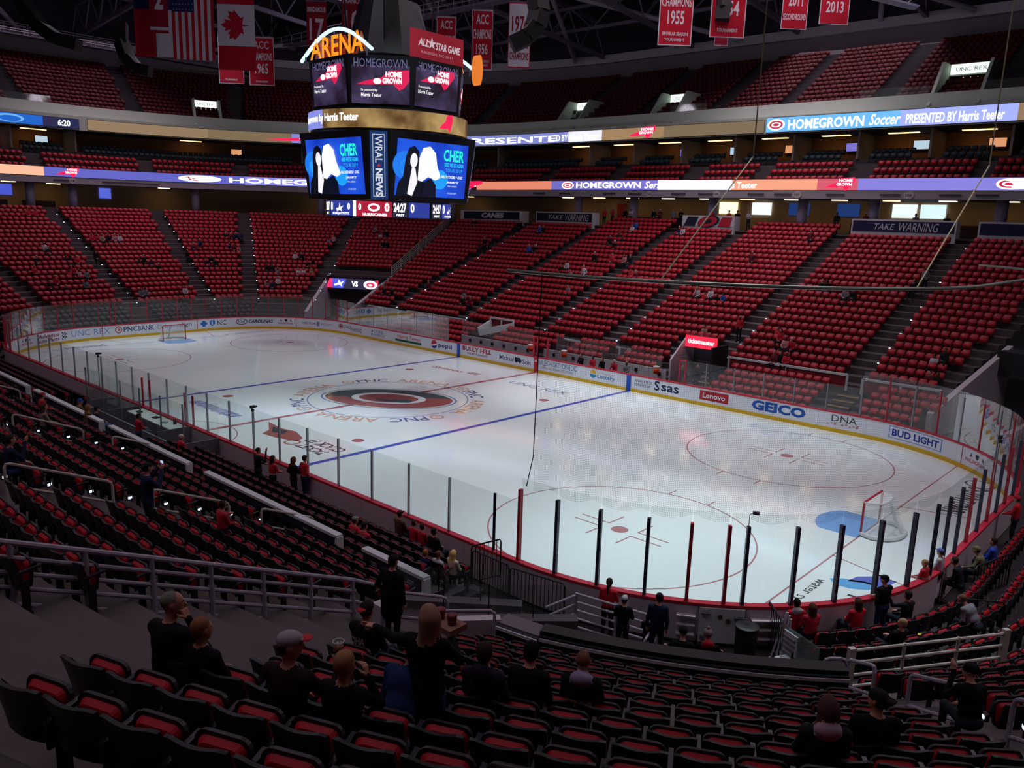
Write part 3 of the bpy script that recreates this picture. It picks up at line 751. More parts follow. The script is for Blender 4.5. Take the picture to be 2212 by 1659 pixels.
# ---- ribbon screens: separate LED runs, each a lit panel with its picture
def rfn(u0, z0, d): 
    def f(x, y):
        a = upos(u0+x, d); return (a[0], a[1], z0+y+zoff(u0+x))
    return f
EM = lambda h, s=1.0, smp=True: mat('led_%s_%g' % (h, s), '#'+h, emit=s, sample=smp)
def led_run(label, s0, s1, z0, z1, d, segs, name='ribbon_screen'):
    """segs: (fraction0, fraction1, colour, strength); built with a dark casing"""
    u0, u1 = s0+UTOT, s1+UTOT
    root = empty(name); tag(root, label, 'LED screen')
    mb = MB(); sweepz(mb, [(d, z0-.04), (d, z1+.04), (d+.18, z1+.04), (d+.18, z0-.04)], u0, u1, closed=True); mb.build('casing', mat('led_case', '#16141a', .6), root)
    for a, b, h, st in segs:
        mb = MB(); sweepz(mb, [(d-.01, z0), (d-.01, z1)], u0+(u1-u0)*a, u0+(u1-u0)*b); mb.build('led_panel', EM(h, st), root)
    return root, u0
Z1a, Z1b, Z2a, Z2b = 13.46, 14.34, 18.52, 19.72
D1, D2 = 24.22, 27.36
def rtext(root, txt, s0, s1, z0, z1, d, col='ffffff', st=1.6, bold=.02, shear=0.0):
    return lettering(txt, rfn(s0+UTOT, z0, d-.03), s1-s0, z1-z0, EM(col, st, False), root, bold=bold, shear=shear)
def rshape(root, poly, d, col, st=1.2, dd=.02): return flat(rfn(UTOT, 0, d-dd), poly, EM(col, st, False), root)
def state_mark(root, s0, z0, w, h, d):
    P = [(0, .25), (.18, .45), (.42, .62), (.55, .95), (.98, 1.0), (1.0, .72), (.9, .45), (.78, .1), (.7, 0), (.6, .3), (.3, .25)]
    rshape(root, [(s0+x*w, z0+y*h) for x, y in P], d, 'e81848', 1.6)
    rtext(root, 'HOME', s0+.48*w, s0+.92*w, z0+.66*h, z0+.88*h, d, st=2.0); rtext(root, 'GROWN', s0+.40*w, s0+.90*w, z0+.38*h, z0+.60*h, d, st=2.0)
def swirl(root, cx, cz, rx, rz, d):
    rshape(root, disc(cx, cz, rx, rz), d, 'ffffff', 1.6, .02); rshape(root, disc(cx, cz, rx*.78, rz*.72), d, 'c02040', 1.2, .025); rshape(root, disc(cx, cz, rx*.55, rz*.45), d, 'ffffff', 1.6, .03); rshape(root, disc(cx, cz, rx*.36, rz*.25), d, 'c02040', 1.2, .035)
# lower ribbon: left end run, far corner run behind the scoreboard, far side run
root, _ = led_run('lower ribbon screen curving behind the far goal, sunset and homegrown lettering', -52, -24.2, Z1a, Z1b, D1,
    [(0, .12, 'f4ecff', 1.3), (.12, .30, 'e89a88', 1.0), (.30, .45, 'f8b898', 1.1), (.45, .75, '6a6cd0', .9), (.75, 1, '8c8ce8', 1.0)])
rtext(root, 'PRESENTED BY Harris Teeter', -51, -47.6, 13.55, 14.2, D1)
state_mark(root, -38.4, 13.42, 2.2, .98, D1); swirl(root, -32.4, 13.9, .6, .36, D1); rtext(root, 'HOMEGROWN', -31.6, -27.2, 13.62, 14.18, D1, bold=.03)
root, _ = led_run('lower ribbon screen along the far side with homegrown lettering', -24.0, 30, Z1a, Z1b, D1,
    [(0, .08, 'e88a70', 1.0), (.08, .20, '7a74d0', .9), (.20, .32, '8078d8', .95), (.32, .46, 'e8e0ff', 1.3), (.46, .60, 'f0a080', 1.1), (.60, .66, 'd85c70', 1.0), (.66, .86, '8a84e0', 1.0), (.86, 1, '9c94f0', 1.1)])
state_mark(root, -29.0+1.2, 13.42, 0.01, .01, D1)
state_mark(root, -27.6+.6-2.2+3.2, 13.42, 2.2, .98, D1)
swirl(root, -17.5, 13.9, .8, .38, D1); rtext(root, 'HOMEGROWN', -16.4, -8.6, 13.62, 14.2, D1, bold=.03); rtext(root, 'Series', -8.2, -5.6, 13.6, 14.25, D1, shear=.3); rtext(root, 'PRESENTED BY Harris Teeter', -5.2, 3.2, 13.6, 14.15, D1)
state_mark(root, 9.0, 13.40, 2.4, 1.05, D1); swirl(root, 22.0, 13.9, .8, .38, D1); rtext(root, 'HOMEGROWN', 23.0, 29.5, 13.62, 14.2, D1, bold=.03)
# upper ribbon
root, _ = led_run('upper ribbon screen on the left showing the blue score strip', -54, -35.2, Z2a, Z2a+.95, D2,
    [(0, .10, 'b02040', .9), (.10, .18, '20264c', .7), (.18, .52, '2850b8', .9), (.52, .84, '1c66d0', .95), (.84, .92, '30305c', .7), (.92, 1, '242a58', .8)])
rtext(root, '24:27', -52.0, -50.4, 18.72, 19.3, D2, bold=.03); rtext(root, '0', -49.9, -49.5, 18.72, 19.3, D2, bold=.03); rtext(root, 'BLUE JACKETS', -45.6, -43.6, 18.66, 19.1, D2, bold=.02)
rtext(root, 'SHOTS 0  HITS 1', -48.4, -46.2, 18.8, 19.15, D2); rtext(root, '6:20', -36.8, -35.6, 18.68, 19.3, D2, bold=.03)
rshape(root, disc(-41.2, 19.0, 1.3, .4), D2, '70b4f0', 1.0); rshape(root, disc(-41.2, 18.95, 1.0, .28), D2, '1c66d0', .95, .03)
root, _ = led_run('upper ribbon screen on the far side with gold leaf picture and logo', -35.0, 1.8, Z2a, Z2b-.15, D2,
    [(0, .08, 'b89a78', .6), (.08, .14, 'a08868', .6), (.14, .40, '8890d8', .9), (.40, .52, 'e0e0ff', 1.2), (.52, .72, 'b8946c', .75), (.72, 1, 'a08a6c', .6)])
state_mark(root, -30.6, 18.5, 2.4, 1.05, D2); rtext(root, 'PRESENTED BY Harris Teeter', -25.0, -16.2, 18.66, 19.3, D2); state_mark(root, -12.6, 18.5, 3.2, 1.15, D2)
root, _ = led_run('upper ribbon screen at the right with large homegrown lettering on blue', 2.0, 33, Z2a, Z2b, D2,
    [(0, .36, '6cb8f4', 1.1), (.36, .62, '9ca8f8', 1.2), (.62, .72, 'b09070', .7), (.72, 1, '98805c', .6)])
swirl(root, 2.9, 19.12, .8, .48, D2); rtext(root, 'HOMEGROWN', 4.0, 10.4, 18.66, 19.5, D2, bold=.03); rtext(root, 'Soccer', 10.8, 13.2, 18.66, 19.55, D2, shear=.3); rtext(root, 'PRESENTED BY Harris Teeter', 13.6, 20.4, 18.66, 19.4, D2)

# ---- concourse: columns, doors, menu screens, numbers on the fascia, warm lamps
LAMP = mat('concourse_lamp', '#ffdca0', emit=4.5); LAMP2 = mat('suite_lamp', '#ffc880', emit=3.5)
COLM = mat('column_paint', '#9088a4', .6)
for s_ in (-50, -44.5, -40.5, -36.5, -32.5, -29, -25, -17, -10.2, -1.6, 6.8, 12.6, 21.5, 27):
    x, y, a = upos(s_+UTOT, 25.6); z = zoff(s_+UTOT); mb = MB(); mb.lathe([(.42, 9.95+z), (.42, 12.9+z)], 14, (x, y, 0)); o = mb.build('column', COLM, smooth=True); tag(o, 'round pale column holding up the club level', kind='structure')
for s_ in np.arange(-50, 30, 4.2):
    x, y, a = upos(s_+UTOT, 28.2); z = zoff(s_+UTOT); mb = MB(); mb.box((x, y, 12.80+z), (1.2, .5, .06), rz=a+PI/2); o = mb.build('concourse_lamp', LAMP); tag(o, 'warm ceiling lamp in the lower concourse', 'lamp', 'concourse ceiling lamps')
for i in range(15):
    um = (bays[i]+bays[i+1])/2; x, y, a = upos(um, 31.0); z = zoff(um); mb = MB(); mb.box((x, y, 18.38+z), (2.4, .4, .05), rz=a+PI/2); o = mb.build('suite_lamp', LAMP2); tag(o, 'warm ceiling strip lamp inside a suite', 'lamp', 'suite ceiling lamps')
    x, y, a = upos(bays[i], 30.6); mb = MB(); mb.box((x, y, 17.3+z), (3.6, .18, 2.2), rz=a); o = mb.build('wall_partition', mat('partition', '#8c8078', .7)); tag(o, 'partition wall between two suites', kind='structure')
    # wall TV
    x, y, a = upos(um+1.1, 32.3); r = empty('wall_screen', (x, y, 17.5+z), a+PI/2); tag(r, 'small lit television on a suite back wall', 'television', 'suite televisions')
    mb = MB(); mb.box((0, 0, 0), (1.3, .08, .78)); mb.build('bezel', mat('led_case', '#16141a', .6), r)
    mb = MB(); mb.box((0, .05, 0), (1.2, .02, .68)); mb.build('screen', EM(['e8a070', '8078d8', 'c0d8e8'][i % 3], .9), r)
for s_, n in ((-47.2, '127'), (-36.9, '128'), (-24.6, '101'), (-15.5, '102'), (-7.6, '103'), (-.6, '104'), (6.8, '105'), (15.5, '106')):
    rr_ = empty('section_sign'); tag(rr_, 'round disc reading %s on the lower fascia' % n, 'sign')
    f = rfn(s_+UTOT, 13.1, 24.22); mb = MB(); P = disc(0, 0, .36, .28, 18); mb.add([f(x, y) for x, y in P], [tuple(range(18))]); mb.build('disc', mat('sign_pale', '#c0b8bc', .6), rr_)
    lettering(n, rfn(s_+UTOT-.22, 13.0, 24.20), .44, .2, mat('sign_ink', '#50444c', .7), rr_, bold=.02)
for s_ in (-49, -45, -38.7, -35, -26.5, -22, -18.6, -13, -10, -5.2, -2.4, 2.4, 4.8, 9.2, 13.4, 17.6, 20):
    f = rfn(s_+UTOT, 13.02, 24.2); mb = MB(); mb.add([f(0, 0), f(1.5, 0), f(1.5, .16), f(0, .16)], [(0, 1, 2, 3)]); o = mb.build('fascia_vent', mat('vent_dark', '#4c4450', .8)); tag(o, 'dark slotted vent in the lower fascia', 'vent', 'vents in the lower fascia')
# menu boards and openings on the concourse wall
def wallbox(name, label, cat, s_, z0, z1, w, m, d=30.4, th=.08):
    x, y, a = upos(s_+UTOT, d); z = zoff(s_+UTOT); mb = MB(); mb.box((x, y, (z0+z1)/2+z), (w, th, z1-z0), rz=a+PI/2); o = mb.build(name, m); tag(o, label, cat); return o
wallbox('door_1', 'red door in the concourse wall', None, -15.0, 10.0, 12.3, 1.1, mat('door_red', '#b02414', .5)); bpy.data.objects['door_1']['kind'] = 'structure'
for k, (s_, h, st, lab) in enumerate(((-2.6, 'fff0c0', 1.6, 'bright cream menu board behind the camera operators'), (.8, 'e8f0f8', 1.2, 'white and yellow menu board over the stand'), (4.4, '203c78', .8, 'dark blue menu board with lines of text'), (8.8, '203c78', .8, 'dark blue menu board beside the round column'), (13.4, 'd8ecf0', 1.3, 'pale lit menu screen above the counter'), (15.6, 'c8e0f0', 1.3, 'pale blue lit menu screen by the column'), (-34.5, '5868d8', 1.0, 'small blue concourse television left of the lamp'), (-41.3, '4858d0', 1.0, 'blue lit concourse television over the bar'), (-46.2, 'a060d8', 1.0, 'violet lit concourse television at the far left'))):
    wallbox('menu_screen', lab, 'screen', s_, 11.5, 12.6, 1.9 if s_ > -10 else 1.2, EM(h, st))
for s_, w in ((11, 3), (19, 4), (-6, 4), (-48, 2), (-43, 3), (-38.5, 3), (-12, 4), (-20, 3)): wallbox('concourse_counter', 'dark food counter in the concourse', 'counter', s_, 10.0, 11.0, w, mat('counter_dark', '#3c2c30', .6), 29.6, .6)
for i, c in enumerate([o for o in bpy.data.objects if o.name.startswith('concourse_counter')]): c['group'] = 'concourse food counters'
# ---- banner walls at the top of the lower stand
def banner_wall(label, s0, s1, z0, z1, col, cb):
    r = empty('banner_wall'); tag(r, label, 'banner wall')
    u0, u1 = s0+UTOT, s1+UTOT
    mb = MB(); sweepz(mb, [(23.85, 9.3), (23.85, z1+.12), (24.9, z1+.12), (24.9, 9.3)], u0-.12, u1+.12, closed=True); mb.build('frame', mat('banner_frame', '#c4c0c8', .6), r)
    mb = MB(); sweepz(mb, [(23.82, z0), (23.82, z1)], u0, u1); mb.build('banner', mat('bn_'+col, '#'+col, .7), r)
    cb(r); return r
def wtext(r, t, s0, s1, z0, z1, col='c8c8d4', bold=.0, shear=.25): lettering(t, rfn(s0+UTOT, z0, 23.80), s1-s0, z1-z0, mat('bp_'+col, '#'+col, .7), r, bold=bold, shear=shear)
def wshape(r, poly, col, dd=.03): flat(rfn(UTOT, 0, 23.82-dd), poly, mat('bp_'+col, '#'+col, .7), r)
# (positions are rink-outline parameters; the corner one is stretched by the larger radius out here)
banner_wall('navy banner wall reading CANES at the top of the stand', -24.35, -22.4, 10.3, 11.1, '14162a', lambda r: (wtext(r, 'CANES', -23.75, -22.95, 10.42, 11.0, 'c8c8d0', .06, .2), wtext(r, 'C', -23.75, -23.57, 10.42, 11.0, 'b82438', .06, .2)))
banner_wall('navy banner wall with white warning lettering left of the concourse door', -21.2, -13.9, 10.3, 11.1, '14162a', lambda r: (wtext(r, 'TAKE', -19.6, -17.6, 10.45, 10.9), wtext(r, 'WARNING', -17.3, -14.3, 10.35, 11.0)))
def logo(r):
    wshape(r, [(-3.4, 10.3), (-2.3, 10.3), (-1.9, 11.1), (-3.0, 11.1)], '1c2438'); wshape(r, [(.0, 10.3), (1.2, 10.3), (1.4, 11.1), (.4, 11.1)], 'b42438')
    wshape(r, disc(-.9, 10.7, 1.1, .5, 24, .2), '1c2438', .035); wshape(r, disc(-1.0, 10.7, .95, .42, 24, .2), 'b42438', .04); wshape(r, disc(-1.0, 10.7, .45, .17, 20, .2), '14162a', .045)
banner_wall('white banner wall with red and black swirl emblem', -3.5, 1.45, 10.3, 11.1, 'c8c8cc', logo)
banner_wall('wide navy banner wall with white warning lettering at the right', 11.75, 19.05, 10.35, 11.15, '201c44', lambda r: (wtext(r, 'TAKE', 13.4, 14.9, 10.5, 10.95), wtext(r, 'WARNING', 15.2, 18.0, 10.4, 11.05)))
banner_wall('navy banner wall at the far right edge with a red letter', 20.7, 24.2, 10.35, 11.15, '201c44', lambda r: wtext(r, 'C', 22.4, 22.75, 10.45, 11.05, 'b82438', .05, .1))
# ---- upper deck vomitories with lit signs, parapet glass
def vom(s_, label, w=2.6, top=23.2, d0=31.5):
    u = s_+UTOT; x, y, a = upos(u, d0); z = zoff(u)
    r = empty('upper_portal', (x, y, z), a+PI/2); tag(r, label, 'portal')     # local +y faces the ice
    mb = MB(); mb.add([(-w/2-.25, 3.6, 20.0), (-w/2-.25, 0, 20.0), (-w/2-.25, 0, top), (-w/2-.25, .9, top)], [(0, 1, 2, 3)])
    for sx in (-1, 1):
        q = MB(); x0 = sx*(w/2+.12); q.prism([(3.6, 20.0), (-2, 20.0), (-2, top), (.9, top)], -.12, .12, M=Matrix(((0, 0, 1, x0), (1, 0, 0, 0), (0, 1, 0, 0), (0, 0, 0, 1)))); q.build('side_wall', PALE, r)
    mb = MB(); mb.box((0, -.6, top-.45), (w, .3, .9)); mb.build('lintel', PALE, r)
    mb = MB(); mb.box((0, -.40, top-.42), (w*.94, .06, .74)); mb.build('lit_sign', EM('e8fff0', 1.5), r)
    lettering('UNC REX', lambda X, Y: (-X, -.36, Y), w*.7, .3, mat('sign_green', '#4a7c68', .6), r, x0=-w*.35, y0=top-.58)
    mb = MB(); mb.box((0, -2.2, 21.2), (w, .1, 2.6)); mb.build('inner_wall', mat('vom_wall', '#c0a468', .8), r)
    mb = MB(); mb.box((0, -1.2, top-.9), (w*.5, .3, .05)); mb.build('lamp', EM('ffdca0', 5.0), r)
vom(-32.0, 'upper deck portal with lit green-lettered sign above the far corner'); vom(-21.6, 'upper deck portal with lit sign right of the scoreboard'); vom(-9.6, 'upper deck portal with lit sign in the middle of the far side'); vom(16.6, 'upper deck portal with large lit sign at the far right', 3.2, 23.6)
RG = glassmat('rail_glass', (.82, .93, .9), .4, .05, .06, (.6, .75, .7))
for s0, s1 in ((-50, -44), (-42, -37), (-20.6, -17.5), (-8.5, -4.5), (9.5, 14.8), (18.6, 24)):
    mb = MB(); sweepz(mb, [(28.2, 20.95), (28.2, 21.6)], s0+UTOT, s1+UTOT); o = mb.build('parapet_glass', RG); tag(o, 'green glass rail on the upper parapet', 'glass rail', 'upper parapet glass rails')
# ---- roof steel
STEEL = mat('roof_steel', '#6c6478', .6, .3, .2); STEELW = mat('roof_steel_pale', '#9a92a4', .55, .3)
def truss(a, b, h, m, label, n=10, r=.18):
    a, b = Vector(a), Vector(b); t = empty('roof_truss'); tag(t, label, 'truss', 'steel roof trusses'); up_ = Vector((0, 0, h))
    mb = MB(); mb.beam(a, b, r*2, r*2.4); mb.build('bottom_chord', m, t)
    mb = MB(); mb.beam(a+up_, b+up_, r*2, r*2.4); mb.build('top_chord', m, t)
    for i in range(n):
        p, q = a.lerp(b, i/n), a.lerp(b, (i+1)/n); mid = (p+q)/2
        mb = MB(); mb.tube([p, mid+up_], r*.55, 6); mb.tube([mid+up_, q], r*.55, 6); mb.build('web', m, t)
for i, x in enumerate((-62, -50, -38, -26, -14, -2, 10, 22)):
    truss((x, 53.5, 29.6), (x, 6, 33.5), 3.6, STEEL, 'grey steel roof truss crossing above the far stand')
for y in (20, 34, 46):
    truss((-72, y, 30.6+(53.5-y)*.07), (40, y, 30.6+(53.5-y)*.07), 2.4, STEEL, 'long grey roof truss running beside the far stand', 18, .14)
for y in (-20, -4, 10):
    truss((-72, y, 29.4), (-30, y, 33), 3.4, STEEL, 'grey steel roof truss above the stand behind the far goal')
def pipe(p, label, r=.25, m=STEELW):
    mb = MB(); mb.tube(p, r, 8); o = mb.build('roof_brace', m); tag(o, label, 'brace', 'diagonal roof braces')
for p in ([(-48, 52, 29.5), (-32, 30, 33)], [(-30, 53, 29.4), (-20, 36, 32.5)], [(-8, 53, 29.4), (-20, 36, 32.5)], [(14, 53, 29.4), (4, 38, 32)], [(-70, 20, 29.4), (-52, 34, 31)], [(-70, 4, 29.0), (-54, -6, 31.5)], [(-16, 53.3, 29.6), (-16, 53.3, 33.5)], [(6, 53.3, 29.6), (6, 53.3, 33.5)], [(-40, 53, 29.6), (-40, 53, 33.5)]): pipe(p, 'pale steel brace between roof beams')
# catwalks
def catwalk(a, b, label):
    a, b = Vector(a), Vector(b); t = empty('catwalk'); tag(t, label, 'catwalk')
    d = (b-a).normalized(); n = Vector((-d.y, d.x, 0))
    mb = MB(); mb.beam(a, b, 1.2, .12); mb.build('deck', STEEL, t)
    for s_ in (-.6, .6):
        for z in (.5, 1.05): mb = MB(); mb.tube([a+n*s_+Vector((0, 0, z)), b+n*s_+Vector((0, 0, z))], .035, 5); mb.build('rail', STEELW, t)
        L = int((b-a).length/2.2)
        for i in range(L+1):
            p = a.lerp(b, i/max(1, L))+n*s_; mb = MB(); mb.tube([p, p+Vector((0, 0, 1.05))], .03, 5); mb.build('post', STEELW, t)
catwalk((-60, 30, 30.4), (20, 30, 30.4), 'long steel catwalk with rails above the far stand')
catwalk((-64, -22, 27.6), (-64, 34, 27.6), 'steel catwalk with rails over the end stand at upper left')
# ---------------------------------------------------------------- centre-hung scoreboard
CASE = mat('score_case', '#15131a', .5, .4); CASEB = mat('score_case_blue', '#1c2a5c', .5, .4)
sb = empty('scoreboard', (0, 0, 10.2)); tag(sb, 'big centre-hung scoreboard with lit screens above the ice', 'scoreboard')
SB0 = Vector((0, 0, 10.2))
def facefn(th, ap, x0=0, z0=0, tilt=0.0, zr=0.0):
    n = Vector((math.cos(th), math.sin(th), 0)); t = Vector((-math.sin(th), math.cos(th), 0))
    def f(x, y):
        z = z0+y; return n*(ap+tilt*(z-zr))+t*(x0+x)+Vector((0, 0, z))-SB0
    return f
def cylfn(th, r, z0=0):
    def f(x, y): a = th+x/r; return Vector((r*math.cos(a), r*math.sin(a), z0+y))-SB0
    return f
def octa(ap, w, z0, z1, name, m, ap1=None):
    """chamfered square body"""
    ap1 = ap1 or ap; V = []
    for a_, z in ((ap, z0), (ap1, z1)):
        h = w/2*(a_/ap)
        V += [Vector(p) for p in [(a_, -h, z), (a_, h, z), (h, a_, z), (-h, a_, z), (-a_, h, z), (-a_, -h, z), (-h, -a_, z), (h, -a_, z)]]
    mb = MB(); mb.add([v-SB0 for v in V], [tuple(range(7, -1, -1)), tuple(range(8, 16))]+[(i, (i+1) % 8, 8+(i+1) % 8, 8+i) for i in range(8)])
    return mb.build(name, m, sb)
octa(3.38, 5.3, 11.12, 14.5, 'lower_body', CASE, 3.72)
octa(3.7, 3.1, 15.55, 18.0, 'upper_body', CASE, 3.92)
mb = MB(); mb.lathe([(3.2, 11.05-10.2), (3.2, 11.2-10.2)], 24); mb.lathe([(2.6, 14.4-10.2), (4.15, 14.5-10.2), (4.15, 15.55-10.2), (3.0, 15.7-10.2)], 40); mb.lathe([(2.2, 7.8), (2.4, 8.2), (1.6, 11.0)], 16); mb.build('core', CASE, sb)
def quadscreen(f, w, h, m, parent, name='screen'):
    mb = MB(); mb.add([f(-w/2, 0), f(w/2, 0), f(w/2, h), f(-w/2, h)], [(0, 1, 2, 3)]); return mb.build(name, m, parent)
def gradmat(name, c0, c1, st, scale=(0, 0, .3), off=0.0):
    if name in MATS: return MATS[name]
    m = bpy.data.materials.new(name); m.use_nodes = True; nt = m.node_tree; b = nt.nodes['Principled BSDF']; b.inputs['Base Color'].default_value = (.01, .01, .01, 1)
    tc = nt.nodes.new('ShaderNodeTexCoord'); n = nt.nodes.new('ShaderNodeTexNoise'); n.inputs['Scale'].default_value = .5; n.inputs['Detail'].default_value = 5
    rp = nt.nodes.new('ShaderNodeValToRGB'); rp.color_ramp.elements[0].position = .38; rp.color_ramp.elements[1].position = .62
    rp.color_ramp.elements[0].color = (*hexc(c0), 1); rp.color_ramp.elements[1].color = (*hexc(c1), 1)
    nt.links.new(tc.outputs['Object'], n.inputs['Vector']); nt.links.new(n.outputs['Fac'], rp.inputs[0]); nt.links.new(rp.outputs[0], b.inputs['Emission Color']); b.inputs['Emission Strength'].default_value = st
    MATS[name] = m; return m
BLUEBG = gradmat('concert_blue', '1238c0', '1e5ae8', .95)
def poster(th):
    T = .1; f = facefn(th, 3.40, 0, 11.38, T, 11.12)
    s_ = quadscreen(f, 4.85, 2.75, BLUEBG, sb, 'main_screen')
    g = lambda k: facefn(th, 3.40+.012*k, 0, 11.38, T, 11.12)
    def sh(poly, col, st, k=1): flat(g(k), poly, EM(col, st, False), s_, 'picture')
    for cx, cy, r, c in ((-1.9, 1.5, .75, '1e7cf0'), (-1.75, 1.4, .45, '28a4ff'), (.55, .9, .55, '20a0ff')): sh(disc(cx, cy, r, r*.9), c, 1.0, 1)
    # two singers as plain silhouettes: dark hair and fair hair
    sh([(-2.35, 0), (-2.25, .6), (-1.95, .95), (-1.85, 1.9), (-1.65, 2.35), (-1.3, 2.45), (-1.0, 2.2), (-.92, 1.6), (-.7, .9), (-.45, .6), (-.4, 0)], '0a1028', .5, 2)
    sh(disc(-1.32, 1.75, .24, .36), 'e8e4f0', 1.2, 3); sh([(-1.62, .1), (-1.42, 1.4), (-1.2, 1.4), (-1.0, .7), (-1.3, 0)], 'e8e4f0', 1.2, 3)
    sh([(-1.0, .8), (-.98, 1.9), (-.75, 2.4), (-.3, 2.5), (.1, 2.2), (.25, 1.6), (.55, 1.0), (.2, .85), (-.3, 1.0), (-.7, .75)], 'f4f4ff', 1.5, 4)
    sh([(-.7, 0), (-.55, .75), (-.1, .95), (.25, .6), (.3, 0)], '0c1430', .5, 5)
    for t, x0, x1, y0, y1, c, b in (('CHER', .65, 2.1, 1.85, 2.45, '28e0c8', .03), ('HERE WE GO AGAIN', .75, 2.1, 1.58, 1.78, '28c8e8', .02), ('TOUR 2019', .85, 2.05, 1.32, 1.5, '28a8e0', 0), ('NILE RODGERS + CHIC', .6, 2.1, 1.0, 1.14, 'f0f4ff', .02), ('JANUARY 27', 1.0, 1.85, .72, .86, 'f0f4ff', .02), ('PNC ARENA', 1.1, 1.75, .56, .64, 'd0e0ff', 0), ('ON SALE NOW', 1.1, 1.75, .2, .28, 'c0d4ff', 0)):
        lettering(t, g(5), x1-x0, y1-y0, EM(c, 1.3, False), s_, x0=x0, y0=y0, bold=b)
for th in (0, -PI/2, PI/2, PI): poster(th)
for th in (-PI/4, PI/4, 3*PI/4, -3*PI/4):
    ap = 4.285; f = facefn(th, ap, 0, 11.15, .127, 11.12); p = quadscreen(f, .86, 3.25, mat('corner_panel', '#2c56a8', emit=.35), sb, 'corner_panel')
    f2 = facefn(th, ap+.015, 0, 11.15, .127, 11.12)
    for x0, x1, y0, y1 in ((-.3, .3, .12, .16), (-.3, .3, 3.05, 3.09), (-.3, -.27, .12, 3.09), (.27, .3, .12, 3.09)): flat(f2, rect(x0, x1, y0, y1), EM('d8e0f0', .7, False), p, 'border')
    fr = lambda x, y, f2=f2: f2(-.18+y, 3.0-x)                 # reads top to bottom
    lettering('WRAL', fr, 1.25, .36, EM('e8ecf8', .8, False), p, bold=.01); lettering('NEWS', fr, 1.35, .36, EM('e8ecf8', .8, False), p, x0=1.52, bold=.035)
    flat(f2, disc(0, 1.62, .07), EM('d83030', .8, False), p, 'dot')
# gold ring
GOLD = gradmat('gold_leaves', '5c3c14', 'c8a468', .8)
mb = MB(); r_ = 4.22
for i in range(48):
    a0, a1 = 2*PI*i/48, 2*PI*(i+1)/48
    mb.add([(r_*math.cos(a0), r_*math.sin(a0), 4.38), (r_*math.cos(a1), r_*math.sin(a1), 4.38), (r_*math.cos(a1), r_*math.sin(a1), 5.28), (r_*math.cos(a0), r_*math.sin(a0), 5.28)], [(0, 1, 2, 3)])
gr = mb.build('ring_screen', GOLD, sb)
for th in (-PI/2-.45, PI/2-.45):
    mb = MB()
    for i in range(10):
        f = cylfn(th, r_+.02, 14.58); w = 2.4/10; mb.add([f(-.5+i*w, 0), f(-.5+(i+1)*w, 0), f(-.5+(i+1)*w, .9), f(-.5+i*w, .9)], [(0, 1, 2, 3)])
    mb.build('ring_text_field', EM('8890e8', 1.0), gr)
    lettering('Homegrown by Harris Teeter', cylfn(th, r_+.04, 14.58), 4.6, .5, EM('ffffff', 1.6, False), gr, x0=-.4, y0=.2, bold=.03)
for a in (-.05,):
    f = cylfn(a, r_+.05, 14.5); flat(f, [(0, .25), (.18, .45), (.42, .62), (.55, .95), (.98, 1.0), (1.0, .72), (.78, .1), (.6, .3)], EM('e81848', 1.5, False), gr, 'picture')
# upper tier screens
for i, th in enumerate((-PI/2, -PI/4, 0, PI/4, PI/2, 3*PI/4, PI, -3*PI/4)):
    side = i % 2 == 0
    ap = 3.72 if side else 3.72*math.cos(PI/4)+(3.1/2)*math.sin(PI/4)+.02
    if not side: ap = (3.7+1.55)/math.sqrt(2)+.02
    f = facefn(th, ap+.02, 0, 15.75, .07, 15.55); s_ = quadscreen(f, 2.85, 2.1, gradmat('homegrown_bg', '2c1c34', '6c5c90', .55), sb, 'upper_screen')
    f2 = facefn(th, ap+.04, 0, 15.75, .07, 15.55); f3 = facefn(th, ap+.06, 0, 15.75, .07, 15.55)
    w = 2.3 if side else 3.0
    sh = [(-w/2+x*w, .95+y*.95) for x, y in [(0, .25), (.18, .45), (.42, .62), (.55, .95), (.98, 1.0), (1.0, .72), (.9, .45), (.78, .1), (.7, 0), (.6, .3), (.3, .25)]]
    if not side: sh = [(min(1.4, x+.3), y-.3) for x, y in sh]
    flat(f2, sh, EM('d81c50', 1.1, False), s_, 'picture'); dx = 0 if side else .3; dy = 0 if side else -.3
    lettering('HOME', f3, .8, .26, EM('ffffff', 1.5, False), s_, x0=dx-.05, y0=1.55+dy, bold=.04); lettering('GROWN', f3, .95, .26, EM('ffffff', 1.5, False), s_, x0=dx-.2, y0=1.25+dy, bold=.04)
    flat(f3, disc(dx-.45, 1.35+dy, .2, .14), EM('ffffff', 1.3, False), s_, 'picture')
    lettering('Presented By', f3, .8, .14, EM('ffffff', 1.2, False), s_, x0=-1.25+dx, y0=.85+dy); lettering('Harris Teeter', f3, 1.0, .18, EM('ffffff', 1.2, False), s_, x0=-1.25+dx, y0=.62+dy, bold=.01)
    lettering('HOMEGROWN', f2, 2.6, .4, EM('8a84c0', .5, False), s_, x0=-1.3, y0=1.68)
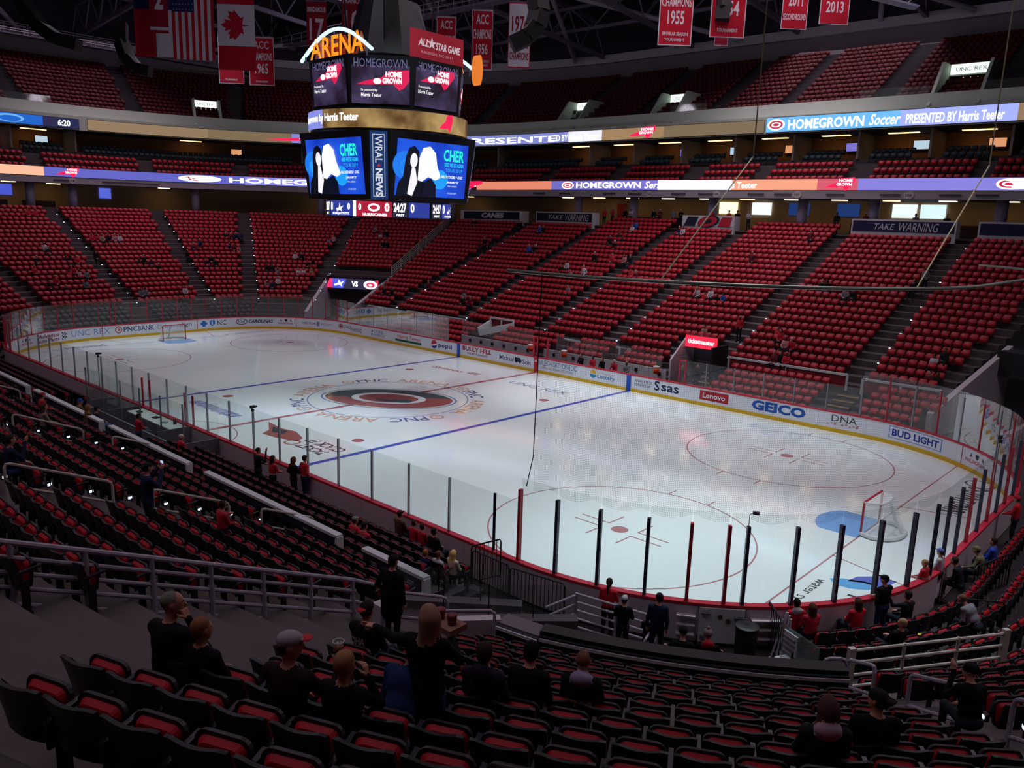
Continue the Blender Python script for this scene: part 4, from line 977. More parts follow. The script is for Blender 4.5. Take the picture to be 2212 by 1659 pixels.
# lower ring with the score
r_ = 3.38
mb = MB(); mb.lathe([(r_-.04, .02), (r_-.04, .92)], 48); ring_ = mb.build('score_ring', CASE, sb)
def ringseg(th0, th1, col, st):
    n = max(1, int((th1-th0)/.12)); mb = MB()
    for i in range(n):
        a0, a1 = th0+(th1-th0)*i/n, th0+(th1-th0)*(i+1)/n
        mb.add([(r_*math.cos(a0), r_*math.sin(a0), .08), (r_*math.cos(a1), r_*math.sin(a1), .08), (r_*math.cos(a1), r_*math.sin(a1), .86), (r_*math.cos(a0), r_*math.sin(a0), .86)], [(0, 1, 2, 3)])
    return mb.build('led_panel', EM(col, st), ring_)
for q in range(3):
    b = -2.02+q*2.09; A = lambda x: b+x*.062
    ringseg(A(-.4), A(3.2), '28304c', .7); ringseg(A(3.6), A(12.4), '2c3c9c', 1.0); ringseg(A(12.4), A(13.3), 'e8e8ff', 1.6); ringseg(A(13.3), A(22.4), 'b0203c', 1.0); ringseg(A(22.6), A(26.2), '30304c', .7); ringseg(A(26.5), A(32.5), '2c3c9c', 1.0)
    tx = lambda t, x0, x1, y0, y1, c='ffffff', bo=.03: lettering(t, cylfn(A(x0), r_+.02, 10.2), (x1-x0)*.062*r_, y1-y0, EM(c, 2.0, False), ring_, y0=y0, bold=bo)
    tx('24:27', -.1, 3.0, .34, .80); tx('FIRST', .4, 2.4, .14, .26); tx('0', 4.0, 5.0, .34, .80); tx('BLUE JACKETS', 5.0, 11.4, .12, .26); tx('0', 10.8, 11.6, .4, .74); tx('0', 14.0, 14.8, .4, .74); tx('HURRICANES', 15.2, 21.2, .12, .26); tx('0', 20.6, 21.8, .34, .80); tx('24:27', 22.8, 25.9, .34, .80); tx('FIRST', 23.4, 25.4, .14, .26); tx('0', 27.0, 28.0, .34, .80)
    f = cylfn(A(8), r_+.02, 10.2); flat(f, [(-.3, .45), (-.05, .5), (0, .75), (.08, .52), (.3, .6), (.14, .42), (.2, .3), (0, .38), (-.2, .3)], EM('f0e8f8', 1.4, False), ring_, 'picture')
    f = cylfn(A(18), r_+.02, 10.2); f2 = cylfn(A(18), r_+.03, 10.2); flat(f, disc(0, .55, .32, .2), EM('ffffff', 1.6, False), ring_, 'picture'); flat(f2, disc(0, .55, .2, .11), EM('c02040', 1.1, False), ring_, 'picture')
# ARENA arch sign on the near face, its partner on the far face, red panel on the right face
for th in (-PI/2, PI/2):
    sg = empty('arch_sign', (0, 0, 0), 0, sb)
    f = facefn(th, 3.45)
    mb = MB(); mb.tube([f(-3.0+6.0*i/24, 18.15+1.25*math.sin(PI*i/24)) for i in range(25)], .09, 8); mb.build('arch_tube', EM('a8dcff', 2.2), sg)
    V, F = text_mesh('ARENA', .02); mx = V.max(0)
    ff = facefn(th, 3.5); fb = facefn(th, 3.25)
    for fn_, m_ in ((ff, EM('ff9020', 1.3)), (fb, mat('sign_side', '#a04810', .5))):
        mb = MB(); mb.add([fn_(-2.1+p[0]/mx[0]*4.5, 18.12+p[1]/mx[1]*1.0) for p in V], F); mb.build('lettering', m_, sg)
    fp = facefn(th-.75, 3.6); mb = MB(); V, F = text_mesh('PNC', .02); mx = V.max(0); mb.add([fp(-1.2+p[0]/mx[0]*2.2, 18.1+p[1]/mx[1]*.9) for p in V], F); mb.build('lettering', EM('2868e0', .7), sg)
    mb = MB(); mb.tube([f(2.6, 17.9), f(2.6, 18.4)], .05, 6); mb.tube([f(-2.6, 17.9), f(-2.6, 18.4)], .05, 6); mb.build('bracket', STEEL, sg)
for th in (0, PI):
    f = facefn(th, 3.6); p = quadscreen(lambda x, y, f=f: f(x+.2, y+18.05), 3.6, 1.35, mat('star_panel', '#a02030', .5, emit=.0), sb, 'red_panel'); MATS['star_panel'].node_tree.nodes['Principled BSDF'].inputs['Emission Color'].default_value = (*hexc('902030'), 1); MATS['star_panel'].node_tree.nodes['Principled BSDF'].inputs['Emission Strength'].default_value = .35
    g = facefn(th, 3.63); lettering('ALL', lambda x, y: g(x, y), .7, .36, EM('e0d0d8', .7, False), p, x0=-1.1, y0=18.65, bold=.03, shear=.2); lettering('STAR GAME', lambda x, y: g(x, y), 1.7, .36, EM('e0d0d8', .7, False), p, x0=.05, y0=18.6, bold=.03, shear=.2)
    star = [((.30 if i % 2 == 0 else .12)*math.sin(i*PI/5)-.2, 18.85+(.30 if i % 2 == 0 else .12)*math.cos(i*PI/5)) for i in range(10)]; flat(g, star, EM('e0d0d8', .7, False), p, 'star'); lettering('RALEIGH, NC 2011', g, 2.1, .14, EM('d0b8c0', .5, False), p, x0=-.9, y0=18.3)
    if th > 1: continue
    mb = MB(); h = facefn(th, 4.3, 2.55); P = disc(0, 17.95, .22, .75, 24); mb.add([h(x, y) for x, y in P]+[facefn(th, 3.9, 2.55)(x, y) for x, y in P], [tuple(range(24)), tuple(range(47, 23, -1))]+[(i, (i+1) % 24, 24+(i+1) % 24, 24+i) for i in range(24)]); mb.build('orange_emblem', EM('ff8a30', .8), sb)
for (x, y) in ((-1.5, -1.5), (1.5, -1.5), (1.5, 1.5), (-1.5, 1.5)):
    mb = MB(); mb.tube([(x, y, 8), (x*1.6, y*1.6, 27)], .05, 6); mb.build('hoist_cable', CASE, sb)

# ---------------------------------------------------------------- speakers, banners, flags under the roof
def line_array(path, w, label):
    r = empty('line_array_speaker', path[0]); tag(r, label, 'speaker'); p0 = Vector(path[0])
    for i in range(len(path)-1):
        a, b = Vector(path[i]), Vector(path[i+1]); mb = MB(); mb.beam(a-p0, b-p0, w, .75); mb.build('speaker_cabinet', mat('speaker_black', '#221e22', .7), r)
    mb = MB(); mb.tube([(0, 0, 0), (0, 0, 8)], .04, 5); mb.build('hanging_cable', CASE, r)

line_array([(-25.83, -9.62, 23.63), (-25.2, -9.36, 22.48), (-24.38, -8.89, 21.48), (-23.49, -8.27, 20.79), (-22.44, -7.41, 20.45)], .8, 'long curved black speaker array at the upper left')
line_array([(-27.18, -2.66, 23.27), (-26.97, -2.82, 21.96), (-26.46, -2.68, 20.84), (-25.85, -2.32, 20.11), (-25.08, -1.67, 19.91)], .8, 'curved black speaker array beside the flags')
line_array([(7.32, 3.42, 21.31), (7.54, 3.39, 20.52), (7.53, 3.2, 19.84), (7.32, 2.84, 19.27), (6.79, 2.25, 18.86)], .8, 'curved grey speaker array right of the scoreboard')
line_array([(-.93, 1.26, 20.79), (-.86, 1.2, 20.35), (-.79, 1.15, 19.92), (-.72, 1.1, 19.48), (-.65, 1.04, 19.05)], .8, 'straight black speaker stack above the scoreboard')
line_array([(7.53, 21.18, 24.81), (7.69, 21.13, 24.14), (7.77, 20.99, 23.35)], .9, 'black speaker block in front of a red banner')
FRED = mat('cloth_red', '#b41c30', .8, .1); FWHT = mat('cloth_white', '#c8c0cc', .8, .1); FBLU = mat('cloth_blue', '#26305c', .8, .1); FINK = mat('cloth_ink', '#d8c8d0', .8, .1); FDRED = mat('cloth_dark_red', '#8c1c30', .8, .1)
def hung(name, label, cat, pos, w, h, th=-.82):
    r = empty(name, (pos[0], pos[1], pos[2]-h), th); tag(r, label, cat)      # local x = normal; local y to the viewer's right
    mb = MB(); mb.tube([(0, -w/2, h+.05), (0, w/2, h+.05)], .04, 6); mb.build('hanging_rod', STEEL, r)
    for s_ in (-.45, .45): mb = MB(); mb.tube([(0, s_*w, h), (0, s_*w, h+7)], .015, 4); mb.build('hanging_cable', CASE, r)
    def f(x, y, k=0): return (.02*math.sin(x*5)+.006*k, -w/2+x*w, y*h)
    def patch(x0, x1, y0, y1, m, k=0, nm='cloth'):
        mb = MB(); n = 8
        mb.grid(lambda a, b: f(x0+(x1-x0)*a, y0+(y1-y0)*b, k), n, 2); q = MB(); q.grid(lambda a, b: f(x1-(x1-x0)*a, y0+(y1-y0)*b, k-.5), n, 2); mb.add(q.v, q.f); return mb.build(nm, m, r)
    def txt(t, x0, x1, y0, y1, m=FINK, bo=.02): lettering(t, lambda x, y: f(x, y, 3), x1-x0, y1-y0, m, r, x0=x0, y0=y0, bold=bo)
    return r, f, patch, txt
def champ(pos, w, h, lines, label, bg=FRED, ink=FINK, border=FWHT, th=-.82):
    r, f, patch, txt = hung('banner', label, 'banner', pos, w, h, th); patch(0, 1, 0, 1, border); patch(.03, .97, .018, .982, bg, 1)
    for t, x0, x1, y0, y1 in lines: txt(t, x0, x1, y0, y1, ink)
champ((-19.01, 1.30, 22.26), 1.74, 3.25, [('ACC', .2, .8, .8, .94), ('CHAMPIONS', .1, .9, .6, .74), ('1970', .24, .76, .28, .5), ('TOURNAMENT', .25, .75, .06, .1)], 'red champions banner reading 1970 under the maple leaf flag')
champ((-17.42, 2.72, 22.11), 1.74, 3.16, [('ACC', .2, .8, .76, .92), ('CHAMPIONS', .08, .92, .52, .68), ('1965', .24, .76, .24, .46), ('TOURNAMENT', .25, .75, .06, .1)], 'red champions banner reading 1965')
champ((-18.68, 8.12, 25.68), 1.52, 3.09, [('17', .15, .85, .12, .62), ('BRINDAMOUR', .05, .95, .76, .88)], 'dark red retired number 17 banner', FDRED, border=FDRED)
champ((-16.81, 10.00, 26.44), 1.62, 3.32, [('10', .15, .85, .12, .62), ('FRANCIS', .08, .92, .76, .88)], 'red retired number 10 banner behind the scoreboard', FDRED, border=FDRED)
champ((-12.99, 15.97, 25.36), 1.50, 3.16, [('ACC', .2, .8, .72, .92), ('CHAMPIONS', .06, .94, .4, .58), ('1959', .22, .78, .12, .32)], 'red champions banner reading 1959')
champ((-10.95, 17.83, 25.94), 1.60, 4.34, [('ACC', .2, .8, .76, .93), ('CHAMPIONS', .06, .94, .52, .68), ('1956', .22, .78, .26, .44), ('REGULAR SEASON', .2, .85, .13, .17), ('TOURNAMENT', .25, .8, .06, .1)], 'tall red champions banner reading 1956')
champ((-8.91, 19.83, 26.58), 1.71, 4.72, [('1974', .15, .9, .55, .8), ('NATIONAL', .1, .9, .3, .4), ('CHAMPIONS', .08, .94, .12, .24)], 'white banner with red lettering behind the speaker array', FWHT, FDRED, FRED)
champ((5.53, 19.02, 25.55), 2.18, 3.79, [('CHAMPIONS', .06, .94, .62, .76), ('1955', .25, .75, .34, .56), ('REGULAR SEASON', .12, .88, .16, .22), ('TOURNAMENT', .2, .8, .07, .12)], 'large red champions banner reading 1955')
champ((7.97, 21.36, 25.66), 2.27, 3.29, [('1954', .2, .8, .4, .68), ('TOURNAMENT', .2, .8, .1, .17)], 'red banner half hidden by a black speaker block')
champ((9.18, 28.40, 26.99), 1.80, 3.00, [('2011', .22, .78, .5, .8), ('SECOND ROUND', .06, .94, .2, .34)], 'red banner with second round lettering')
champ((10.31, 32.40, 27.51), 2.13, 2.61, [('2013', .2, .8, .3, .6)], 'small faded red banner behind the lighting truss')
champ((6.9, 22.6, 24.6), .9, 2.4, [('12', .1, .9, .3, .7)], 'narrow dark jersey banner with number 12', FDRED)
# flags
r, f, patch, txt = hung('flag', 'red, white and blue state flag hanging at the left', 'flag', (-16.98, -4.84, 23.78), 2.53, 4.19)
patch(0, .52, .0, .66, FRED); patch(.52, 1, 0, .66, FWHT); patch(0, 1, .66, 1, FBLU)
r, f, patch, txt = hung('flag', 'red number 2 jersey banner overlapping the state flag', 'banner', (-14.84, -5.54, 23.54), 1.10, 2.93)
patch(0, 1, .12, 1, FDRED); patch(0, 1, .06, .12, FWHT); patch(0, 1, 0, .06, FDRED); txt('2', .3, .75, .45, .85, FWHT, .04)
r, f, patch, txt = hung('flag', 'striped flag with starred blue canton', 'flag', (-15.24, -3.22, 24.13), 2.59, 4.64)
for i in range(13):
    patch(i/13, (i+1)/13, 0, 1, FRED if i % 2 == 0 else FWHT, 0, 'stripe')
patch(0, .54, .60, 1, FBLU, 2, 'canton')
for i in range(7):
    for j in range(6):
        mb = MB(); cx, cy = .05+.075*i, .63+.065*j; mb.add([f(cx+.016*math.cos(a)*(1 if k % 2 else .45), cy+.009*math.sin(a)*(1 if k % 2 else .45), 5) for k, a in enumerate([2*PI*q/10 for q in range(10)])], [tuple(range(10))]); mb.build('star', FWHT, r)
r, f, patch, txt = hung('flag', 'red and white flag with a maple leaf', 'flag', (-13.23, -1.44, 24.23), 2.30, 5.27)
patch(0, 1, .0, .27, FRED); patch(0, 1, .27, .73, FWHT); patch(0, 1, .73, 1, FRED)
leaf = [(0, -.5), (.03, -.22), (.3, -.28), (.25, -.18), (.5, .05), (.42, .1), (.47, .26), (.32, .22), (.28, .3), (.14, .15), (.2, .42), (.1, .37), (0, .55), (-.1, .37), (-.2, .42), (-.14, .15), (-.28, .3), (-.32, .22), (-.47, .26), (-.42, .1), (-.5, .05), (-.25, -.18), (-.3, -.28), (-.03, -.22)]
def wave(x, y): return f(x, y, 4)
mb = MB(); cx, cy = .5, .5; k = len(leaf); mb.add([wave(cx, cy)]+[wave(cx-ly*.75, cy+lx*.33) for lx, ly in leaf], [(0, 1+(i+1) % k, 1+i) for i in range(k)]); mb.build('maple_leaf', FRED, r)
# lighting truss hanging at upper right
lt = empty('lighting_truss', (12, 27, 25.5)); tag(lt, 'aluminium lattice lighting truss hanging at the upper right', 'truss')
A0, A1 = Vector((-2.6, -2.4, 1.2)), Vector((4.6, 2.6, -.9)); ALU = mat('aluminium', '#a8a8b0', .35, .5, .6)
dd = (A1-A0).normalized(); nn = Vector((-dd.y, dd.x, 0)).normalized()*.3
for a, z in ((nn, 0), (-nn, 0), (nn, .6), (-nn, .6)): mb = MB(); mb.tube([A0+a+Vector((0, 0, z)), A1+a+Vector((0, 0, z))], .045, 6); mb.build('chord', ALU, lt)
for i in range(16):
    p, q = A0.lerp(A1, i/16), A0.lerp(A1, (i+1)/16); mb = MB()
    for a in (nn, -nn): mb.tube([p+a, q+a+Vector((0, 0, .6))], .025, 5)
    mb.tube([p+nn, q-nn], .025, 5); mb.build('lattice', ALU, lt)
mb = MB(); mb.beam(A0-nn*2.6-Vector((0, 0, .2)), A1-nn*3-Vector((0, 0, .2)), .9, .12); mb.build('lamp_tray', mat('tray', '#8c849c', .5), lt)
# ---------------------------------------------------------------- goals
WHT = mat('paint_white_gloss', '#c8ccd0', .4, .4); RAILW = mat('rail_paint', '#9a90a0', .5, .4); RAILP = mat('rail_pale', '#b0a8a0', .5, .4); BLKM = mat('black_metal', '#121014', .5, .4)
def gridmat(name, col, cell, width, rough=.7):
    """netting: thin strands on a UV grid in metres, clear between"""
    m = bpy.data.materials.new(name); m.use_nodes = True; nt = m.node_tree; nt.nodes.clear()
    out = nt.nodes.new('ShaderNodeOutputMaterial'); tr = nt.nodes.new('ShaderNodeBsdfTransparent'); df = nt.nodes.new('ShaderNodeBsdfDiffuse'); df.inputs[0].default_value = (*col, 1)
    tc = nt.nodes.new('ShaderNodeTexCoord'); sp = nt.nodes.new('ShaderNodeSeparateXYZ'); nt.links.new(tc.outputs['UV'], sp.inputs[0]); res = []
    for k in (0, 1):
        a = nt.nodes.new('ShaderNodeMath'); a.operation = 'DIVIDE'; a.inputs[1].default_value = cell; nt.links.new(sp.outputs[k], a.inputs[0])
        b = nt.nodes.new('ShaderNodeMath'); b.operation = 'FRACT'; nt.links.new(a.outputs[0], b.inputs[0])
        c = nt.nodes.new('ShaderNodeMath'); c.operation = 'LESS_THAN'; c.inputs[1].default_value = width/cell; nt.links.new(b.outputs[0], c.inputs[0]); res.append(c)
    mx = nt.nodes.new('ShaderNodeMath'); mx.operation = 'MAXIMUM'; nt.links.new(res[0].outputs[0], mx.inputs[0]); nt.links.new(res[1].outputs[0], mx.inputs[1])
    ms = nt.nodes.new('ShaderNodeMixShader'); nt.links.new(mx.outputs[0], ms.inputs[0]); nt.links.new(tr.outputs[0], ms.inputs[1]); nt.links.new(df.outputs[0], ms.inputs[2]); nt.links.new(ms.outputs[0], out.inputs[0])
    MATS[name] = m; return m
NETW = gridmat('goal_net', (.8, .82, .82), .05, .009); NETB = gridmat('safety_net', (.03, .03, .035), .045, .0028)
def uvsheet(name, fn, nu, nv, su, sv, m, parent=None):
    """sheet with UVs in metres"""
    mb = MB(); mb.grid(fn, nu, nv); o = mb.build(name, m, parent); me = o.data; uv = me.uv_layers.new(name='UVMap')
    for p in me.polygons:
        for li in p.loop_indices:
            vi = me.loops[li].vertex_index; i, j = vi % (nu+1), vi//(nu+1); uv.data[li].uv = (su*i/nu, sv*j/nv)
    return o
def goal(gx, sx, label):
    g = empty('hockey_goal', (gx, 0, 0), 0 if sx > 0 else PI); tag(g, label, 'goal')     # local +x = behind the goal
    R = mat('goal_red', '#a81c30', .4, .4); w, h = .915, 1.22
    mb = MB(); mb.tube([(0, -w, 0), (0, -w, h-.06), (0, -w+.06, h), (0, w-.06, h), (0, w, h-.06), (0, w, 0)], .04, 8); mb.build('goal_frame', R, g)
    base = [(0, -w, .08), (.45, -w-.12, .08), (.85, -w+.12, .08), (1.08, -.4, .08), (1.12, 0, .08), (1.08, .4, .08), (.85, w-.12, .08), (.45, w+.12, .08), (0, w, .08)]
    mb = MB(); mb.tube(base, .08, 8); mb.build('base_pad', WHT, g)
    top = [(0, -w, h), (.3, -w+.12, h-.01), (.5, -w+.35, h-.02), (.56, 0, h-.02), (.5, w-.35, h-.02), (.3, w-.12, h-.01), (0, w, h)]
    mb = MB(); mb.tube(top, .03, 6); mb.build('top_shelf', WHT, g)
    mb = MB(); mb.tube([(.56, 0, h-.02), (.8, 0, .6), (1.1, 0, .1)], .06, 8); mb.build('centre_pad', WHT, g)
    def lerp(P, t): 
        x = t*(len(P)-1); i = min(int(x), len(P)-2); a, b = Vector(P[i]), Vector(P[i+1]); return a.lerp(b, x-i)
    uvsheet('netting', lambda a, b: lerp(base, a).lerp(lerp(top, a), b), 24, 6, 4.2, 1.3, NETW, g)
    uvsheet('netting', lambda a, b: lerp(top, a).lerp(Vector((0, -w+2*w*a, h)), b), 12, 3, 1.9, .5, NETW, g)
    return g
goal(89*FT, 1, 'hockey goal at the right end with white netting and red frame')
goal(-89*FT, -1, 'hockey goal at the far left end with red posts')
gr = [o for o in bpy.data.objects if o.name.startswith('hockey_goal')][0]
mb = MB(); mb.add([(.62, .0+.1*math.cos(a)*(1 if i % 2 else .5), 1.0+.1*math.sin(a)*(1 if i % 2 else .5)) for i, a in enumerate([2*PI*k/8 for k in range(8)])], [tuple(range(8))]); mb.build('green_tag', mat('tag_green', '#1c7c50', .6), gr)

# ---------------------------------------------------------------- safety net behind the near goal
net = empty('safety_net'); tag(net, 'fine dark safety net hanging from a curved pipe above the near glass', 'net')
ua, ub = 30.0, NEARU(22.4)+.55
ub = 57.59-.45
us = uarc(ua, ub); seg = [us[0]]
n_ = 60; L_ = ulen(ua, ub, .05)
uvsheet('netting', lambda a, b: (lambda q: Vector((q[0], q[1], 3.42+(9.05-3.42)*b-.18*math.sin(PI*((a*L_/1.27) % 1))*(1-b)**8)))(upos(ua+(ub-ua)*a, .05+.02*math.sin(b*6))), 160, 24, L_, 5.63, NETB, net)
mb = MB(); mb.tube([(*upos(ua-3+(ub+1.2-ua+3)*i/70, .05)[:2], 9.08) for i in range(71)], .045, 8); mb.build('pipe', mat('net_pipe', '#7c8078', .4, .4, .4), net)
mb = MB(); q = upos(ub, .05); mb.tube([(q[0], q[1], 9.05), (q[0]-.02, q[1], 6.5), (q[0]-.05, q[1], 4.2), (q[0]-.25, q[1], 3.3)], .014, 5); mb.build('edge_cord', BLKM, net)
for a in (54.0, 47.6, 38.0):
    q = upos(a, .05); mb = MB(); mb.tube([(q[0], q[1], 9.08), (q[0]+.4, q[1]+3.4, 12.2), (q[0]+.4, q[1]+3.4, 30)], .018, 5); mb.build('hanging_rope', mat('rope', '#a89c7c', .8), net)

# ---------------------------------------------------------------- rails
def handrail(label, a, b, h=.95, name='handrail', r=.032, m=None, mids=(.5,), grp=None):
    """two posts with a rounded top bar and a mid bar from floor point a to b"""
    a, b = Vector(a), Vector(b); t = empty(name, a); tag(t, label, 'handrail', grp); b = b-a; z = Vector((0, 0, h)); d = b.normalized()*.12; m = m or RAILW
    mb = MB(); mb.tube([(0, 0, 0), z-Vector((0, 0, .12)), z+d*.3-Vector((0, 0, .03)), z+d, b+z-d, b+z-d*.3-Vector((0, 0, .03)), b+z-Vector((0, 0, .12)), b], r, 7); mb.build('top_bar', m, t)
    for q in mids: mb = MB(); mb.tube([z*q, b+z*q], r*.9, 6); mb.build('mid_bar', m, t)
    return t
def zs(d): return 1.74+.4224*(d-5.32)          # side stand floor ramp
def zn(d): return 1.84+.46*(d-5.9)             # near corner floor ramp
def ns(x, y): return (x, y, zs(-y-12.95)-.02)
for k, (x, y0, y1) in enumerate([(17.5, -24.1, -22.0), (17.5, -21.1, -19.2), (17.5, -18.3, -16.7+.0), (8.3, -21.4, -19.4), (8.3, -18.5, -16.9), (8.3, -24.6, -22.6), (-.8, -20.6, -18.6), (-.8, -23.6, -21.6), (-9.8, -20.6, -18.6)]):
    handrail('pale two-bar handrail on the near side aisle, %s' % ['uppermost before the man with a phone', 'middle one beside the boy in red', 'lowest one by the dark wall end', 'next aisle, upper of the pair', 'next aisle, lowest by the wall', 'next aisle, topmost at left edge', 'third aisle lower', 'third aisle upper', 'fourth aisle'][k], ns(x, y0), ns(x, y1), .98, m=RAILP)
def nc(deg, d, dz=0): a = math.radians(deg); return (SX+(RC+d)*math.sin(a), -SY-(RC+d)*math.cos(a), zn(d)+dz)
for k, (d0, d1) in enumerate(((4.5, 5.5), (6.6, 7.9), (9.0, 10.9))): handrail('grey handrail on the right-hand steps, %s of three' % ['lowest and shortest', 'middle one', 'nearest and largest'][k], nc(45.2, d0), nc(45.2, d1), 1.0, r=.036, mids=(.42,))
handrail('short rounded handrail at the end of the dark parapet', nc(41.8, 5.2, .1), nc(43.6, 5.2, .1), 1.0, mids=(.12,))
# white five-bar railing beside the left aisle
rl = empty('railing', ns(24.2, -27.5)); tag(rl, 'long white five-bar railing beside the steps at the left', 'railing'); o0 = Vector(ns(24.2, -27.5))
for i in range(9):
    y = -27.7+.93*i; p = Vector(ns(24.2, y))-o0; mb = MB(); mb.tube([p-Vector((0, 0, .3)), p+Vector((0, 0, .7))], .05, 8); mb.tube([p+Vector((0, 0, .7)), p+Vector((0, 0, 1.06))], .042, 8); mb.build('post', RAILW, rl)
for h in (.16, .40, .62, .84, 1.06): mb = MB(); mb.tube([Vector(ns(24.2, -29.5))-o0+Vector((0, 0, h)), Vector(ns(24.2, -20.2))-o0+Vector((0, 0, h))], .035 if h < 1 else .042, 8); mb.build('bar', RAILW, rl)
e = Vector(ns(24.2, -20.2))-o0; mb = MB()
for h in (.62, 1.06): mb.tube([e+Vector((0, 0, h)), e+Vector((.5, .55, h-.18))], .035, 7)
mb.build('return_bar', RAILW, rl)
# white four-bar rail before the right block
A, B = Vector((31.0, -12.8, 1.02)), Vector((33.1, -9.5, .98))
rl = empty('railing', A); tag(rl, 'white four-bar railing in front of the right-hand seats', 'railing'); B = B-A
for t, w in ((0, .11), (1, .11)): mb = MB(); p = B*t; mb.box((p.x, p.y, .45), (w*1.3, w, 1.15), rz=math.atan2(B.y, B.x)); mb.build('end_post', RAILP, rl)
for t in (.33, .68): mb = MB(); p = B*t; mb.tube([p, p+Vector((0, 0, 1.0))], .035, 6); mb.build('post', RAILP, rl)
for h in (.14, .40, .68, .96): mb = MB(); mb.tube([Vector((0, 0, h)), B+Vector((0, 0, h))], .034, 7); mb.build('bar', RAILP, rl)
mb = MB(); mb.beam((31.05, -12.85, .5), (33.2, -9.5, .5), .12, 1.0); o = mb.build('wall_riser_front', mat('dark_navy', '#1c1c2c', .6)); tag(o, 'dark wall under the right-hand railing', kind='structure')
# low dark walls with white caps along the near side
WDK = mat('wall_navy', '#2a2834', .7, .2, noise=.1, nscale=3)
for k, (x0, x1) in enumerate(((20.6, 22.9), (12.4, 19.5), (4.9, 11.2), (-3.4, 4.0), (-12, -4.4), (-20, -13))):
    r = empty('aisle_wall', (x0, -17.25, 0)); tag(r, 'dark low wall with white cap along the near side, %s' % ['the short piece beside the standing man in black', 'the long piece right of the lowest handrail', 'the piece before the fans in red and blue', 'the piece by the penalty benches', 'fifth along', 'farthest'][k], 'wall')
    mb = MB(); mb.box(((x1-x0)/2, 0, 1.5), (x1-x0, .14, 1.4)); mb.build('wall_body', WDK, r)
    mb = MB(); mb.box(((x1-x0)/2, 0, 2.24), (x1-x0+.04, .2, .08)); mb.box((x1-x0, 0, 1.6), (.1, .2, 1.25)); mb.build('cap', WHT, r)
    for i in range(3): mb = MB(); mb.box(((x1-x0)*(.2+.3*i), -.08, 2.0), (.25, .03, .09)); mb.build('step_light', mat('step_light_box', '#6c6a70', .5), r)
# ---------------------------------------------------------------- parapet and portal in front of the seat block
dw = empty('parapet', (28.6, -17.4, 0)); tag(dw, 'long dark parapet with a white edge strip before the front seats', 'wall'); o0 = Vector((28.6, -17.4, 0))
def chain(pts, z0, z1, th, m, nm, parent, off):
    mb = MB()
    for a, b in zip(pts[:-1], pts[1:]): mb.beam((a[0]-off.x, a[1]-off.y, (z0+z1)/2), (b[0]-off.x, b[1]-off.y, (z0+z1)/2), th, z1-z0)
    return mb.build(nm, m, parent)
par = [nc(d, 6.42)[:2] for d in (21.0, 24, 27, 30, 33, 36, 39, 41.5)]
chain(par, .2, 3.02, .16, WDK, 'wall_body', dw, o0); par2 = [nc(d, 6.50)[:2] for d in (21.0, 24, 27, 30, 33, 36, 39, 41.5)]
chain(par2, 2.92, 2.98, .04, WHT, 'edge_strip', dw, o0); chain([nc(d, 6.3)[:2] for d in (21.0, 24, 27, 30, 33, 36, 39, 41.5)], 2.98, 3.10, .3, BLKM, 'cap_cover', dw, o0)
dw2 = empty('parapet', (26.5, -18.7, 0)); tag(dw2, 'short sloping dark parapet joining the portal wall', 'wall'); o0 = Vector((26.5, -18.7, 0))
chain([(26.45, -18.62), (27.35, -18.46)], .3, 3.0, .16, WDK, 'wall_body', dw2, o0); chain([(26.4, -18.42), (27.3, -18.26)], 2.95, 3.02, .4, mat('cap_grey', '#6c646a', .6), 'cap_cover', dw2, o0); chain([(26.47, -18.71), (27.37, -18.55)], 2.93, 2.99, .03, WHT, 'edge_strip', dw2, o0)
PWHT = mat('portal_white', '#b8aeb6', .6, .2, noise=.05); PCAP = mat('portal_cap', '#5c565a', .6)
PG = glassmat('portal_glass', (.86, .93, .92), .6, .03, .04, (.6, .75, .7))
def portal_wall(label, a, b, z0, z1, gh, curved=False):
    r = empty('portal_wall', (a[0], a[1], 0)); tag(r, label, 'wall'); o0 = Vector((a[0], a[1], 0))
    chain([a, b], z0, z1-.14, .22, PWHT, 'wall_body', r, o0); chain([a, b], z1-.14, z1, .30, PCAP, 'cap', r, o0)
    d = (Vector((*b, 0))-Vector((*a, 0)))
    for i in range(3):
        p, q = d*(i/3+.01), d*((i+1)/3-.01); up_ = Vector((0, 0, z1)); h = Vector((0, 0, gh)); mb = MB()
        if curved and i == 2: mb.add([p+up_, q+up_, q+up_+h*.25, p.lerp(q, .93)+up_+h*.6, p.lerp(q, .75)+up_+h*.88, p.lerp(q, .5)+up_+h, p+up_+h], [tuple(range(7))])
        else: mb.add([p+up_, q+up_, q+up_+h, p+up_+h], [(0, 1, 2, 3)])
        mb.build('glass_pane', PG, r)
    for i in range(3): mb = MB(); p = d*(i/3); mb.tube([p+Vector((0, 0, z1)), p+Vector((0, 0, z1+gh))], .012, 5); mb.build('edge_seal', BLKM, r)
    return r
portal_wall('white portal wall with glass panes, the one nearer the camera', (24.9, -18.55), (26.8, -16.6), .9, 2.5, .72, True)
portal_wall('white portal wall with glass panes, the farther one', (23.55, -18.65), (25.6, -16.95), 1.0, 2.5, .7)
wb = empty('portal_pier', (26.1, -18.85, 0)); tag(wb, 'white square pier with a handrail between steps and parapet', 'wall'); mb = MB(); mb.box((0, 0, 2.4), (.95, .2, 1.3), rz=.87); mb.build('wall_body', PWHT, wb)
mb = MB(); p = Vector((.15, -.25, 0)); mb.tube([p+Vector((-.5, -.55, 3.35)), p+Vector((.25, .25, 3.35)), p+Vector((.3, .3, 3.3)), p+Vector((.3, .3, 1.9))], .03, 7); mb.build('handrail', RAILW, wb)
handrail('grey handrail beside the standing man in black', (24.9, -20.1, 2.6), (25.5, -19.0, 2.3), 1.0)
